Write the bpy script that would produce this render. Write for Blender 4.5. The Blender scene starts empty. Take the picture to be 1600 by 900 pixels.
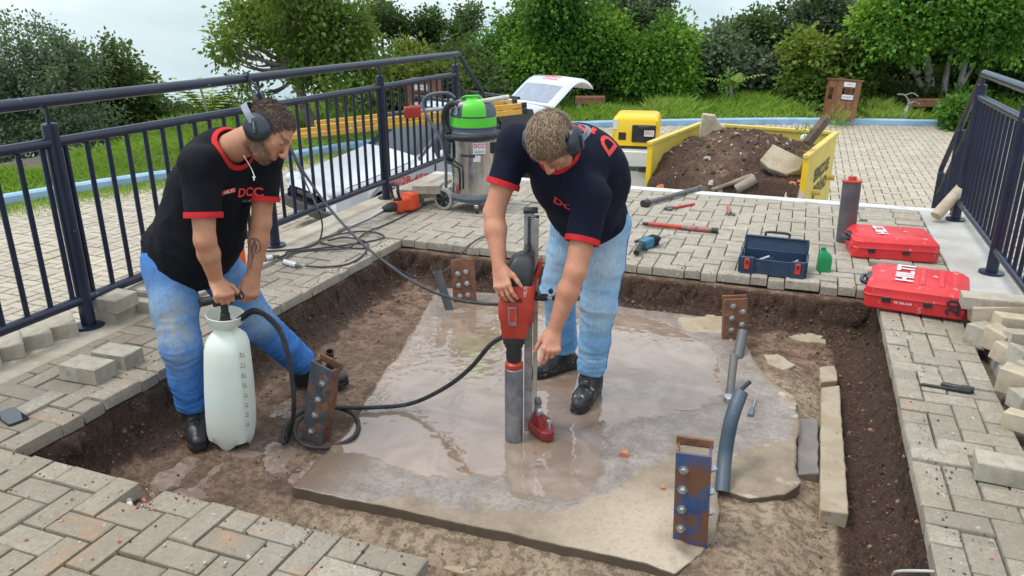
import bpy, bmesh, math, random
import numpy as np
from mathutils import Vector, Matrix
from mathutils.bvhtree import BVHTree
PI = math.pi
sc = bpy.context.scene
COL = sc.collection
random.seed(7)
rng = np.random.default_rng(7)

# ------------------------------------------------------------------ camera
EYE = 1.6            # metres above the patio paving (z = 0); y runs along the railings
F_PX = 1200.0        # focal length in pixels of the 1600 px wide photograph
PITCH = math.atan(430 / F_PX)
YAW = math.atan(475 / (F_PX / math.cos(PITCH)))
cam_data = bpy.data.cameras.new('camera')
cam = bpy.data.objects.new('camera', cam_data)
COL.objects.link(cam)
cam.location = (0, 0, EYE)
cam.rotation_euler = (PI / 2 - PITCH, 0, YAW)
cam_data.sensor_width = 36
cam_data.lens = 36 * F_PX / 1600
cam_data.clip_start = 0.05
cam_data.clip_end = 3000
sc.camera = cam

# ------------------------------------------------------------------ sky, sun, exposure
SUN_EL, SUN_AZ = math.radians(58), math.radians(160)
world = bpy.data.worlds.new('World')
sc.world = world
world.use_nodes = True
wt = world.node_tree
wt.nodes.clear()
def wn(t, **k):
    n = wt.nodes.new(t)
    for a, b in k.items(): setattr(n, a, b)
    return n
w_out = wn('ShaderNodeOutputWorld')
sky = wn('ShaderNodeTexSky', sky_type='NISHITA')
sky.sun_disc = False; sky.sun_elevation = SUN_EL; sky.sun_rotation = SUN_AZ
sky.altitude = 900; sky.dust_density = 2.0
bg_sky = wn('ShaderNodeBackground'); bg_sky.inputs['Strength'].default_value = 0.06
wt.links.new(sky.outputs[0], bg_sky.inputs['Color'])
tc = wn('ShaderNodeTexCoord')
mp = wn('ShaderNodeMapping'); mp.inputs['Scale'].default_value = (1.0, 1.0, 2.6)
wt.links.new(tc.outputs['Generated'], mp.inputs['Vector'])
nz = wn('ShaderNodeTexNoise'); nz.inputs['Scale'].default_value = 3.2; nz.inputs['Detail'].default_value = 6; nz.inputs['Roughness'].default_value = .52
nz.inputs['Distortion'].default_value = .5
wt.links.new(mp.outputs[0], nz.inputs['Vector'])
cr = wn('ShaderNodeValToRGB')
cr.color_ramp.elements[0].position = .40; cr.color_ramp.elements[0].color = (.45, .61, .69, 1)
cr.color_ramp.elements[1].position = .60; cr.color_ramp.elements[1].color = (.68, .81, .865, 1)
wt.links.new(nz.outputs['Fac'], cr.inputs['Fac'])
# overcast sky: brighter towards the zenith
sep = wn('ShaderNodeSeparateXYZ'); wt.links.new(tc.outputs['Generated'], sep.inputs[0])
mr = wn('ShaderNodeMapRange'); mr.inputs['From Min'].default_value = 0.0; mr.inputs['From Max'].default_value = 1.0
mr.inputs['To Min'].default_value = 1.02; mr.inputs['To Max'].default_value = 1.75
wt.links.new(sep.outputs['Z'], mr.inputs['Value'])
bg_cl = wn('ShaderNodeBackground')
zc = wn('ShaderNodeMix', data_type='RGBA'); zc.inputs[7].default_value = (.82, .822, .815, 1)
zr = wn('ShaderNodeMapRange'); zr.inputs['From Min'].default_value = .12; zr.inputs['From Max'].default_value = .7; zr.inputs['To Max'].default_value = .92
wt.links.new(sep.outputs['Z'], zr.inputs['Value']); wt.links.new(zr.outputs[0], zc.inputs[0]); wt.links.new(cr.outputs[0], zc.inputs[6])
wt.links.new(zc.outputs[2], bg_cl.inputs['Color']); wt.links.new(mr.outputs[0], bg_cl.inputs['Strength'])
add = wn('ShaderNodeAddShader')
wt.links.new(bg_sky.outputs[0], add.inputs[0]); wt.links.new(bg_cl.outputs[0], add.inputs[1])
wt.links.new(add.outputs[0], w_out.inputs['Surface'])
sun_data = bpy.data.lights.new('sun', 'SUN')
sun_data.energy = 1.9; sun_data.angle = math.radians(16); sun_data.color = (1, .96, .9)
sun = bpy.data.objects.new('sun', sun_data); COL.objects.link(sun)
# sun from the upper left, a little behind the camera
_d = Vector((-.42, -.25, 1.0)).normalized()
sun.rotation_euler = _d.to_track_quat('Z', 'Y').to_euler()
sky.sun_elevation = math.asin(_d.z); sky.sun_rotation = math.atan2(_d.x, _d.y)
sc.view_settings.view_transform = 'Standard'
sc.view_settings.look = 'None'
sc.view_settings.exposure = 0.0
sc.view_settings.gamma = 1.0
sc.render.film_transparent = False
sc.cycles.max_bounces = 6
sc.cycles.transparent_max_bounces = 8
sc.cycles.use_denoising = True

# ------------------------------------------------------------------ surveying helpers
_F = np.array([-math.sin(YAW) * math.cos(PITCH), math.cos(YAW) * math.cos(PITCH), -math.sin(PITCH)])
_R = np.array([math.cos(YAW), math.sin(YAW), 0.0])
_U = np.cross(_R, _F)
_C = np.array([0, 0, EYE])
def ray(x, y): return _F * F_PX + _R * (x - 800) - _U * (y - 450)
def G(x, y, z=0.0):
    """point of the level z seen at a sighting (x, y)"""
    d = ray(x, y); return _C + d * ((z - EYE) / d[2])
def Y_(x, y, Y):
    """point of the vertical plane y=Y seen at a sighting"""
    d = ray(x, y); return _C + d * (Y / d[1])

# ------------------------------------------------------------------ objects
def tag(o, label=None, cat=None, group=None, kind=None):
    if label: o['label'] = label
    if cat: o['category'] = cat
    if group: o['group'] = group
    if kind: o['kind'] = kind
    return o
def thing(name, label, cat, loc=(0, 0, 0), rz=0, group=None, rot=None):
    o = bpy.data.objects.new(name, None); COL.objects.link(o)
    o.empty_display_size = .1
    o.location = loc; o.rotation_euler = rot if rot is not None else (0, 0, rz)
    tag(o, label, cat, group)
    return o
def world_of(o):
    m = Matrix.LocRotScale(o.location, o.rotation_euler, None)
    return world_of(o.parent) @ m if o.parent else m
def link_mesh(name, me, mat=None, parent=None, local=True):
    o = bpy.data.objects.new(name, me); COL.objects.link(o)
    if mat is not None and not me.materials: me.materials.append(mat)
    if parent is not None:
        o.parent = parent
        if not local:
            me.transform(world_of(parent).inverted())
    return o
def cp(o, parent=None):
    c = o.copy(); COL.objects.link(c); c.parent = parent
    for ch in list(o.children): cp(ch, c)
    return c

class MB:
    """collects shapes, builds them as one mesh"""
    def __init__(s): s.v = []; s.f = []; s.n = 0
    def add(s, v, f):
        b = s.n
        s.v.extend([tuple(map(float, p)) for p in v]); s.f.extend([tuple(i + b for i in q) for q in f]); s.n += len(v)
        return s
    def box(s, c, d, R=None, taper=1.0):
        c = np.array(c, float); hx, hy, hz = d[0] / 2, d[1] / 2, d[2] / 2
        P = np.array([(sx * hx * (taper if sz > 0 else 1), sy * hy * (taper if sz > 0 else 1), sz * hz) for sz in (-1, 1) for sy in (-1, 1) for sx in (-1, 1)])
        if R is not None: P = P @ np.array(R).T
        return s.add(P + c, [(0, 2, 3, 1), (4, 5, 7, 6), (0, 1, 5, 4), (2, 6, 7, 3), (0, 4, 6, 2), (1, 3, 7, 5)])
    def beam(s, a, b, w, h, up=(0, 0, 1)):
        a = np.array(a, float); b = np.array(b, float); L = np.linalg.norm(b - a)
        return s.box((a + b) / 2, (w, L, h), frame(b - a, up))
    def tube(s, pts, r, n=10, caps=True, flat=None):
        pts = [np.array(p, float) for p in pts]; m = len(pts)
        rr = r if hasattr(r, '__len__') else [r] * m
        T = []
        for i in range(m):
            a = pts[max(0, i - 1)]; b = pts[min(m - 1, i + 1)]
            t = b - a; t /= max(1e-9, np.linalg.norm(t)); T.append(t)
        up = np.array([0, 0, 1.0]) if abs(T[0][2]) < .9 else np.array([1.0, 0, 0])
        x = np.cross(T[0], up); x /= np.linalg.norm(x)
        V = []
        for i in range(m):
            x = x - T[i] * (x @ T[i]); x /= max(1e-9, np.linalg.norm(x)); y = np.cross(T[i], x)
            for k in range(n):
                a = 2 * PI * k / n
                V.append(pts[i] + rr[i] * (x * math.cos(a) + y * math.sin(a) * (flat or 1)))
        Fc = [(i * n + k, i * n + (k + 1) % n, (i + 1) * n + (k + 1) % n, (i + 1) * n + k) for i in range(m - 1) for k in range(n)]
        if caps:
            Fc.append(tuple(reversed(range(n)))); Fc.append(tuple((m - 1) * n + k for k in range(n)))
        return s.add(V, Fc)
    def lathe(s, prof, c=(0, 0, 0), axis=(0, 0, 1), n=24, caps=True, sx=1, sy=1):
        """prof: list of (radius, height along axis)"""
        z = np.array(axis, float); z /= np.linalg.norm(z)
        t = np.array([1.0, 0, 0]) if abs(z[0]) < .9 else np.array([0, 1.0, 0])
        x = t - z * (t @ z); x /= np.linalg.norm(x); y = np.cross(z, x); c = np.array(c, float)
        V = [c + z * h + (x * math.cos(2 * PI * k / n) * sx + y * math.sin(2 * PI * k / n) * sy) * r for r, h in prof for k in range(n)]
        m = len(prof)
        Fc = [(i * n + k, i * n + (k + 1) % n, (i + 1) * n + (k + 1) % n, (i + 1) * n + k) for i in range(m - 1) for k in range(n)]
        if caps:
            Fc.append(tuple(reversed(range(n)))); Fc.append(tuple((m - 1) * n + k for k in range(n)))
        return s.add(V, Fc)
    def prism(s, poly, o=(0, 0, 0), X=(1, 0, 0), Y=(0, 1, 0), d=(0, 0, 1)):
        """polygon in the X,Y plane at o, extruded by vector d"""
        o = np.array(o, float); X = np.array(X, float); Y = np.array(Y, float); d = np.array(d, float)
        a = [o + X * p[0] + Y * p[1] for p in poly]; n = len(poly)
        V = a + [p + d for p in a]
        Fc = [tuple(reversed(range(n))), tuple(range(n, 2 * n))] + [(k, (k + 1) % n, n + (k + 1) % n, n + k) for k in range(n)]
        return s.add(V, Fc)
    def ell(s, c, r, R=None, n=14, m=9):
        V = []; c = np.array(c, float)
        for i in range(m + 1):
            t = PI * i / m
            for k in range(n):
                a = 2 * PI * k / n
                V.append((r[0] * math.sin(t) * math.cos(a), r[1] * math.sin(t) * math.sin(a), r[2] * math.cos(t)))
        V = np.array(V)
        if R is not None: V = V @ np.array(R).T
        Fc = [(i * n + k, (i + 1) * n + k, (i + 1) * n + (k + 1) % n, i * n + (k + 1) % n) for i in range(m) for k in range(n)]
        return s.add(V + c, Fc)
    def mesh(s, name='mesh', fix=True):
        me = bpy.data.meshes.new(name)
        me.from_pydata(s.v, [], s.f)
        if fix:
            bm = bmesh.new(); bm.from_mesh(me)
            bmesh.ops.remove_doubles(bm, verts=bm.verts, dist=1e-6)
            bmesh.ops.dissolve_degenerate(bm, edges=bm.edges, dist=1e-6)
            bmesh.ops.recalc_face_normals(bm, faces=bm.faces)
            bm.to_mesh(me); bm.free()
        me.update()
        return me
    def build(s, name, mat, parent=None, local=False, smooth=35, bevel=0, seg=2, fix=True):
        me = s.mesh(name, fix)
        o = link_mesh(name, me, mat, parent, local)
        if smooth:
            me.shade_smooth()
            me.set_sharp_from_angle(angle=math.radians(smooth))
        if bevel:
            b = o.modifiers.new('bevel', 'BEVEL'); b.width = bevel; b.segments = seg; b.limit_method = 'ANGLE'; b.angle_limit = math.radians(40)
            b.harden_normals = False
        return o
def nrm(v):
    v = np.array(v, float); return v / max(1e-12, np.linalg.norm(v))
def frame(fwd, up=(0, 0, 1)):
    """3x3 with columns x (right), y (forward), z (up)"""
    y = nrm(fwd); x = np.cross(y, np.array(up, float))
    if np.linalg.norm(x) < 1e-6: x = np.cross(y, (0, 1, 0))
    x = nrm(x); z = np.cross(x, y)
    return np.array([x, y, z]).T
def rotz(a):
    c, s = math.cos(a), math.sin(a); return np.array([[c, -s, 0], [s, c, 0], [0, 0, 1]])
def euler(x, y, z):
    return np.array(Matrix.LocRotScale(None, __import__('mathutils').Euler((x, y, z)), None).to_3x3())
def spline(pts, n=8):
    """Catmull-Rom through points"""
    P = [np.array(p, float) for p in pts]; P = [2 * P[0] - P[1]] + P + [2 * P[-1] - P[-2]]
    out = []
    for i in range(1, len(P) - 2):
        for k in range(n):
            t = k / n
            out.append(.5 * ((2 * P[i]) + (-P[i - 1] + P[i + 1]) * t + (2 * P[i - 1] - 5 * P[i] + 4 * P[i + 1] - P[i + 2]) * t * t + (-P[i - 1] + 3 * P[i] - 3 * P[i + 1] + P[i + 2]) * t ** 3))
    out.append(P[-2]); return out
def np_mesh(name, V, Fq, mat, parent=None, attrs=None, smooth=True, cols=None):
    """fast mesh from numpy arrays (all faces of one size)"""
    me = bpy.data.meshes.new(name)
    V = np.ascontiguousarray(V, np.float32); Fq = np.ascontiguousarray(Fq, np.int32)
    k = Fq.shape[1]
    me.vertices.add(len(V)); me.vertices.foreach_set('co', V.ravel())
    me.loops.add(Fq.size); me.loops.foreach_set('vertex_index', Fq.ravel())
    me.polygons.add(len(Fq)); me.polygons.foreach_set('loop_start', np.arange(0, Fq.size, k, dtype=np.int32))
    me.update(calc_edges=True)
    me.polygons.foreach_set('use_smooth', np.full(len(Fq), bool(smooth)))
    for an, arr in (attrs or {}).items():
        arr = np.ascontiguousarray(arr, np.float32)
        if arr.ndim == 1:
            a = me.attributes.new(an, 'FLOAT', 'POINT'); a.data.foreach_set('value', arr)
        else:
            a = me.attributes.new(an, 'FLOAT_COLOR', 'POINT')
            a.data.foreach_set('color', np.hstack([arr, np.ones((len(arr), 1), np.float32)]).ravel())
    o = link_mesh(name, me, mat, parent, parent is None)
    if parent is not None: pass
    return o

# ------------------------------------------------------------------ noise
def vnoise(P, scale, seed=0):
    """smooth value noise, 0..1, P (n,3)"""
    P = np.asarray(P, np.float64) * scale
    I = np.floor(P).astype(np.int64); f = P - I; f = f * f * (3 - 2 * f)
    def h(i, j, k):
        n = (i * 374761393 + j * 668265263 + k * 2147483647 + seed * 1274126177) & 0xffffffff
        n = ((n ^ (n >> 13)) * 1274126177) & 0xffffffff
        return ((n ^ (n >> 16)) & 0xffff) / 65535.0
    x, y, z = I[..., 0], I[..., 1], I[..., 2]; u, v, w = f[..., 0], f[..., 1], f[..., 2]
    r = 0
    for a in (0, 1):
        for b in (0, 1):
            for c in (0, 1):
                r = r + h(x + a, y + b, z + c) * (u if a else 1 - u) * (v if b else 1 - v) * (w if c else 1 - w)
    return r
def fbm(P, scale, seed=0, o=4):
    r = 0; a = .5; t = 0
    for i in range(o):
        r = r + a * vnoise(P, scale * 2 ** i, seed + i * 17); t += a; a *= .5
    return r / t
def sstep(a, b, x):
    t = np.clip((x - a) / (b - a), 0, 1); return t * t * (3 - 2 * t)

# ------------------------------------------------------------------ materials
class M_:
    pass
def new_mat(name):
    m = bpy.data.materials.new(name); m.use_nodes = True
    nt = m.node_tree; nt.nodes.clear()
    out = nt.nodes.new('ShaderNodeOutputMaterial'); p = nt.nodes.new('ShaderNodeBsdfPrincipled')
    nt.links.new(p.outputs[0], out.inputs['Surface'])
    def N(t, **k):
        n = nt.nodes.new(t)
        for a, b in k.items(): setattr(n, a, b)
        return n
    L = nt.links.new
    return m, nt, p, N, L
def mixc(N, L, fac, a, b, mode='MIX'):
    n = N('ShaderNodeMix', data_type='RGBA', blend_type=mode)
    for s, v in ((0, fac), (6, a), (7, b)):
        if hasattr(v, 'is_linked') or hasattr(v, 'links'): L(v, n.inputs[s])
        elif s == 0: n.inputs[0].default_value = v
        else: n.inputs[s].default_value = (*v[:3], 1)
    return n.outputs[2]
def noise_(N, L, vec, scale, detail=4, rough=.55, dist=0):
    n = N('ShaderNodeTexNoise'); n.inputs['Scale'].default_value = scale; n.inputs['Detail'].default_value = detail
    n.inputs['Roughness'].default_value = rough; n.inputs['Distortion'].default_value = dist
    if vec is not None: L(vec, n.inputs['Vector'])
    return n.outputs['Fac']
def ramp_(N, L, fac, stops):
    r = N('ShaderNodeValToRGB')
    e = r.color_ramp.elements
    while len(e) < len(stops): e.new(.5)
    for i, (p, c) in enumerate(stops):
        e[i].position = p; e[i].color = (c, c, c, 1) if not hasattr(c, '__len__') else (*c[:3], 1)
    L(fac, r.inputs['Fac']); return r.outputs['Color']
def math_(N, L, op, a, b=0.0, clamp=False):
    n = N('ShaderNodeMath', operation=op); n.use_clamp = clamp
    for i, v in enumerate((a, b)):
        if hasattr(v, 'links'): L(v, n.inputs[i])
        else: n.inputs[i].default_value = v
    return n.outputs[0]
def bump_(N, L, p, h, strength=.3, dist=.01):
    b = N('ShaderNodeBump'); b.inputs['Strength'].default_value = strength; b.inputs['Distance'].default_value = dist
    L(h, b.inputs['Height']); L(b.outputs[0], p.inputs['Normal'])
def attr_(N, name, col=False):
    a = N('ShaderNodeAttribute', attribute_name=name); return a.outputs['Color' if col else 'Fac']
def mat(name, c, rough=.6, metal=0.0, c2=None, scale=12, lo=.4, hi=.65, bump=0, bscale=60, c3=None, scale3=40, lo3=.6, hi3=.7, coat=0, spec=.5, coords='Object', rvar=0.0, trans=0, sss=0):
    """painted / worn surface: base colour, patches of a second, specks of a third"""
    m, nt, p, N, L = new_mat(name)
    t = N('ShaderNodeTexCoord').outputs[coords]
    if c2 is None: c2 = tuple(min(1, x * .8) for x in c)
    col = mixc(N, L, ramp_(N, L, noise_(N, L, t, scale), [(lo, 0), (hi, 1)]), c, c2)
    if c3 is not None:
        col = mixc(N, L, ramp_(N, L, noise_(N, L, t, scale3, 6, .7), [(lo3, 0), (hi3, 1)]), col, c3)
    L(col, p.inputs['Base Color'])
    if rvar:
        L(ramp_(N, L, noise_(N, L, t, scale * 2.3), [(.3, rough - rvar), (.7, rough + rvar)]), p.inputs['Roughness'])
    else: p.inputs['Roughness'].default_value = rough
    p.inputs['Metallic'].default_value = metal
    p.inputs['Coat Weight'].default_value = coat
    p.inputs['Specular IOR Level'].default_value = spec
    if trans: p.inputs['Transmission Weight'].default_value = trans
    if sss:
        p.inputs['Subsurface Weight'].default_value = sss; p.inputs['Subsurface Radius'].default_value = (.02, .008, .004)
    if bump: bump_(N, L, p, noise_(N, L, t, bscale, 5, .6), bump, .004)
    return m
# ------------------------------------------------------------------ LOT, PATIO, PIT
LOT = -1.0
U = .105                                   # paver module
PX0, PX1 = -2.715, .58                     # pit sides
PY0, PY1 = 1.76, 4.86                      # pit near and far edge
def paver_mat():
    m, nt, p, N, L = new_mat('concrete_paver')
    oi = N('ShaderNodeObjectInfo').outputs['Random']
    at = attr_(N, 'rnd')
    r = math_(N, L, 'FRACT', math_(N, L, 'ADD', oi, at))
    geo = N('ShaderNodeNewGeometry'); pos = geo.outputs['Position']
    col = ramp_(N, L, r, [(0, (.25, .222, .18)), (.3, (.37, .33, .27)), (.6, (.295, .268, .215)), (.8, (.44, .405, .335)), (1, (.355, .29, .225))])
    big = ramp_(N, L, noise_(N, L, pos, 1.3, 4, .6), [(.38, 0), (.66, 1)])
    # mossy, dirty paving next to the camera, paler paving at the far end
    sp = N('ShaderNodeSeparateXYZ'); L(pos, sp.inputs[0])
    far = N('ShaderNodeMapRange'); far.inputs['From Min'].default_value = 2.2; far.inputs['From Max'].default_value = 5.2; L(sp.outputs['Y'], far.inputs['Value'])
    dirty = math_(N, L, 'SUBTRACT', 1.0, far.outputs[0])
    mo = math_(N, L, 'MULTIPLY', big, math_(N, L, 'ADD', math_(N, L, 'MULTIPLY', dirty, .55), .12))
    col = mixc(N, L, mo, col, (.25, .205, .135))
    pale = mixc(N, L, math_(N, L, 'MULTIPLY', far.outputs[0], .36), col, (.56, .52, .435))
    fine = noise_(N, L, pos, 70, 6, .7)
    col = mixc(N, L, ramp_(N, L, fine, [(.38, .5), (.58, 0)]), pale, (.16, .14, .11))
    med = noise_(N, L, pos, 14, 6, .65)
    col = mixc(N, L, ramp_(N, L, med, [(.42, .38), (.62, 0)]), col, (.20, .175, .135))
    spots = ramp_(N, L, noise_(N, L, pos, 31, 3, .5), [(.685, 0), (.73, .55)])
    col = mixc(N, L, spots, col, (.6, .58, .52))
    rust = math_(N, L, 'MULTIPLY', ramp_(N, L, noise_(N, L, pos, 4.2, 5, .6), [(.60, 0), (.70, .5)]), dirty)
    col = mixc(N, L, rust, col, (.42, .22, .10))
    L(col, p.inputs['Base Color'])
    p.inputs['Roughness'].default_value = .82
    h = math_(N, L, 'ADD', math_(N, L, 'MULTIPLY', med, 1.2), math_(N, L, 'MULTIPLY', fine, .8))
    bump_(N, L, p, h, .55, .006)
    return m
M_PAVER = paver_mat()
M_BLOCK = mat('loose_paver_concrete', (.42, .385, .315), .85, c2=(.30, .262, .20), scale=9, c3=(.24, .2, .14), scale3=26, lo3=.56, hi3=.72, bump=.5, bscale=55)
M_CONC = mat('border_concrete', (.47, .46, .43), .8, c2=(.36, .345, .31), scale=3, c3=(.58, .57, .54), scale3=20, bump=.35, bscale=50)
M_CONC_WARM = mat('cement_border', (.45, .41, .34), .85, c2=(.33, .29, .22), scale=3.5, c3=(.55, .52, .46), scale3=18, bump=.45, bscale=50)
M_KERBW = mat('white_washed_kerb', (.66, .68, .70), .7, c2=(.5, .5, .48), scale=6, bump=.2)
M_KERBB = mat('light_blue_kerb', (.33, .50, .66), .7, c2=(.25, .40, .55), scale=2.5, c3=(.42, .45, .42), scale3=9, lo3=.6, hi3=.75, bump=.2)
def sand_mat():
    m, nt, p, N, L = new_mat('joint_sand')
    pos = N('ShaderNodeNewGeometry').outputs['Position']
    n = noise_(N, L, pos, 90, 4, .7)
    L(mixc(N, L, ramp_(N, L, n, [(.35, 0), (.65, 1)]), (.05, .04, .028), (.16, .13, .095)), p.inputs['Base Color'])
    p.inputs['Roughness'].default_value = .95
    return m
M_SAND = sand_mat()

def paver_geo(w, h, t=.055, c=.006):
    """one paver with chamfered top edge, base at -t, top at 0; w along x, h along y"""
    def ring(dx, z): return [(-w / 2 + dx, -h / 2 + dx, z), (w / 2 - dx, -h / 2 + dx, z), (w / 2 - dx, h / 2 - dx, z), (-w / 2 + dx, h / 2 - dx, z)]
    V = ring(0, -t) + ring(0, -c) + ring(c * .35, -c * .3) + ring(c * 1.3, 0)
    Fc = []
    for r in range(3):
        for k in range(4): Fc.append((r * 4 + k, r * 4 + (k + 1) % 4, r * 4 + 4 + (k + 1) % 4, r * 4 + 4 + k))
    Fc.append((12, 13, 14, 15))
    return np.array(V, float), Fc
def herringbone(x0, x1, y0, y1, u, keep, ox=0, oy=0, inter=False):
    """yield (cx, cy, w, h) of pavers; keep(cx, cy) tells whether a unit cell carries paving"""
    i0, i1 = int(math.floor((x0 - ox) / u)), int(math.ceil((x1 - ox) / u))
    j0, j1 = int(math.floor((y0 - oy) / u)), int(math.ceil((y1 - oy) / u))
    for j in range(j0, j1):
        for i in range(i0, i1):
            c = (i - j) % 4
            a = (ox + (i + .5) * u, oy + (j + .5) * u)
            if c == 0: b = (a[0] + u, a[1]); w, h = 2 * u, u
            elif c == 3: b = (a[0], a[1] + u); w, h = u, 2 * u
            else: continue
            ka, kb = keep(*a), keep(*b)
            if ka and kb: yield ((a[0] + b[0]) / 2, (a[1] + b[1]) / 2, w, h)
            elif ka: yield (a[0], a[1], u, u)
            elif kb: yield (b[0], b[1], u, u)
def shared_pavers():
    lib = {}
    for k, (w, h) in dict(xx=(2 * U, U), yy=(U, 2 * U), one=(U, U)).items():
        lib[k] = []
        for q in range(3):
            V, Fc = paver_geo(w - .0075, h - .0075)
            V[:, :2] += rng.normal(0, .0011, (len(V), 2)); V[:, 2] += rng.normal(0, .0005, len(V))
            m_ = MB().add(V, Fc).mesh('paver', False); m_.materials.append(M_PAVER)
            m_.shade_smooth(); m_.set_sharp_from_angle(angle=math.radians(50))
            lib[k].append(m_)
    return lib
PAVER_LIB = shared_pavers()
_chamf = {}
def place_pavers(name, items, parent, ztop, near=300, visible=None, tilt=.012, zj=.003, gap=.006):
    """the pavers that show largest are objects of their own, the others one mesh"""
    V3 = []
    for it in items:
        p = np.array([it[0], it[1], ztop]) - _C
        d = p @ _F
        px, py = 800 + F_PX * (p @ _R) / d, 450 - F_PX * (p @ _U) / d
        vis = d > 0 and -60 < px < 1660 and -60 < py < 960 and (visible is None or visible(px, py, it))
        V3.append((0 if vis else 1, np.linalg.norm(p) / math.sqrt(it[2] * it[3]) * .15 if vis else 1e3 + abs(d)))
    order = sorted(range(len(items)), key=lambda i: V3[i])
    rest_v, rest_f, rnd = [], [], []; n = 0
    for rank, i in enumerate(order):
        cx, cy, w, h = items[i]
        rx, ry, rz = rng.normal(0, tilt), rng.normal(0, tilt), rng.normal(0, .006)
        dz = rng.normal(0, zj)
        if rank < near and V3[i][0] == 0:
            key = 'xx' if w > h * 1.2 else ('yy' if h > w * 1.2 else 'one')
            o = bpy.data.objects.new(name, random.choice(PAVER_LIB[key])); COL.objects.link(o); o.parent = parent
            o.location = (cx, cy, ztop + dz); o.rotation_euler = (rx, ry, rz)
        else:
            if V3[i][0] and V3[i][1] > 1e3 + 26: continue
            V, Fc = paver_geo(w - gap, h - gap)
            R = euler(rx, ry, rz)
            rest_v.append(V @ R.T + (cx, cy, ztop + dz)); rnd.append(np.full(len(V), rng.random()))
            rest_f.append(np.array([f for f in Fc]) + n); n += len(V)
    if rest_v:
        o = np_mesh(name, np.vstack(rest_v), np.vstack(rest_f), M_PAVER, None, dict(rnd=np.concatenate(rnd)), smooth=False)
        o.parent = parent; tag(o, kind='stuff')
        o['label'] = 'the remaining small pavers seen farther away'
# --- the raised patio: a ring of base slab round the pit, top 6.5 cm below the paving
patio = bpy.data.objects.new('patio', None); COL.objects.link(patio); tag(patio, kind='structure')
X0, X1, Y0, Y1 = -3.62, 1.46, -1.2, 7.36
def in_pit(x, y):
    if PX0 < x < PX1 and PY0 < y < PY1: return True
    return -.93 < x < PX1 and .9 < y <= PY0 + .01
# bedding and soil as one height field
def soil_height(X, Y):
    P = np.stack([X, Y, np.zeros_like(X)], -1)
    edge = .028 * (fbm(P, 5, 3) - .5) * 2 + .016 * (fbm(P, 19, 9) - .5) * 2
    # distance inside the pit outline
    d1 = np.minimum(np.minimum(X - PX0, PX1 - X), np.minimum(Y - PY0, PY1 - Y))
    d2 = np.minimum(np.minimum(X + .93, PX1 - X), np.minimum(Y - .9, 3.0 - Y))
    d = np.maximum(d1, d2) + edge
    wall = sstep(-.022, .05, d)
    floor = -.292 + .022 * (fbm(P, 3.1, 5) - .5) + .016 * (fbm(P, 14, 6) - .5) + .007 * (fbm(P, 45, 8, 3) - .5)
    toe = (1 - sstep(.0, .17, d)) * (.055 + .06 * (fbm(P, 6, 21) - .5)) 
    # deeper trench on the right side, shallow bench on the left
    trench = -.07 * sstep(.52, .30, PX1 - X) * sstep(.02, .12, PX1 - X) * sstep(4.6, 4.1, Y)
    front = -.055 * sstep(2.25, 2.0, Y) * sstep(-2.0, -1.4, X) * sstep(.1, -.3, X)
    floor = floor + toe + trench + front + .022 * sstep(-.32, -.15, X) * sstep(.40, .34, X) * sstep(4.4, 3.9, Y)
    crumbs = .022 * np.maximum(0, fbm(P, 24, 31, 3) - .52) * 4 * (1 - sstep(.05, .45, d))
    h = -.068 * (1 - wall) + (floor + crumbs) * wall
    rough = (wall * (1 - wall)) * 4
    h = h + rough * .05 * (fbm(P, 28, 41) - .5)
    return h, d, wall
nx, ny = 330, 520
xs = np.linspace(PX0 - .30, PX1 + .32, nx); ys = np.linspace(.55, PY1 + .30, ny)
Xg, Yg = np.meshgrid(xs, ys)
Hh, Dd, Ww = soil_height(Xg, Yg)
# push the wall faces sideways so they are ragged
Pn = np.stack([Xg, Yg, Hh], -1)
rg = (Ww * (1 - Ww)) * 4
Xj = Xg + rg * .045 * (fbm(Pn, 17, 51) - .5) * 2; Yj = Yg + rg * .045 * (fbm(Pn, 17, 61) - .5) * 2
idx = np.arange(nx * ny).reshape(ny, nx)
Fq = np.stack([idx[:-1, :-1], idx[:-1, 1:], idx[1:, 1:], idx[1:, :-1]], -1).reshape(-1, 4)
P2 = np.stack([Xg, Yg, 0 * Xg], -1)
# moisture of the soil: dark loose soil at the walls, damp mud at the left, puddles, dry in the right corner
n1 = fbm(P2, 2.2, 71); n2 = fbm(P2, 7, 72)
def blob(cx, cy, rx, ry, a=0.0, nn=.35, sd=77):
    c_, s_ = math.cos(a), math.sin(a); u = (Xg - cx) * c_ + (Yg - cy) * s_; v = -(Xg - cx) * s_ + (Yg - cy) * c_
    return 1 - np.sqrt((u / rx) ** 2 + (v / ry) ** 2) + (fbm(P2, 9, sd) - .5) * nn * 2.6 + (fbm(P2, 34, sd + 3) - .5) * .7
wet = sstep(-1.2, -1.8, Xg + .6 * (n1 - .5)) * sstep(4.9, 3.4, Yg) * (.45 + .55 * sstep(.4, .6, n2))
pud = np.zeros_like(Xg)
for (gx, gy, rx, ry, an) in ((*G(272, 745, -.3)[:2], .07, .17, .2), (*G(335, 740, -.3)[:2], .025, .12, .1), (*G(690, 0 + 640, -.3)[:2], .01, .01, 0), (*G(432, 715, -.3)[:2], .09, .13, .9), (*G(463, 650, -.3)[:2], .10, .05, .4), (*G(505, 740, -.3)[:2], .14, .16, .4), (*G(385, 712, -.3)[:2], .10, .05, .3), (*G(440, 640, -.3)[:2], .05, .10, .2), (*G(300, 775, -.3)[:2], .12, .04, .1)):
    pud = np.maximum(pud, sstep(.0, .3, blob(gx, gy, rx, ry, an)))
loose = np.clip((1 - sstep(.06, .24, Dd + .22 * (n2 - .5))) + sstep(.33, .2, PX1 - Xg) * .8, 0, 1) * sstep(-.05, .02, Dd)
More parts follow.
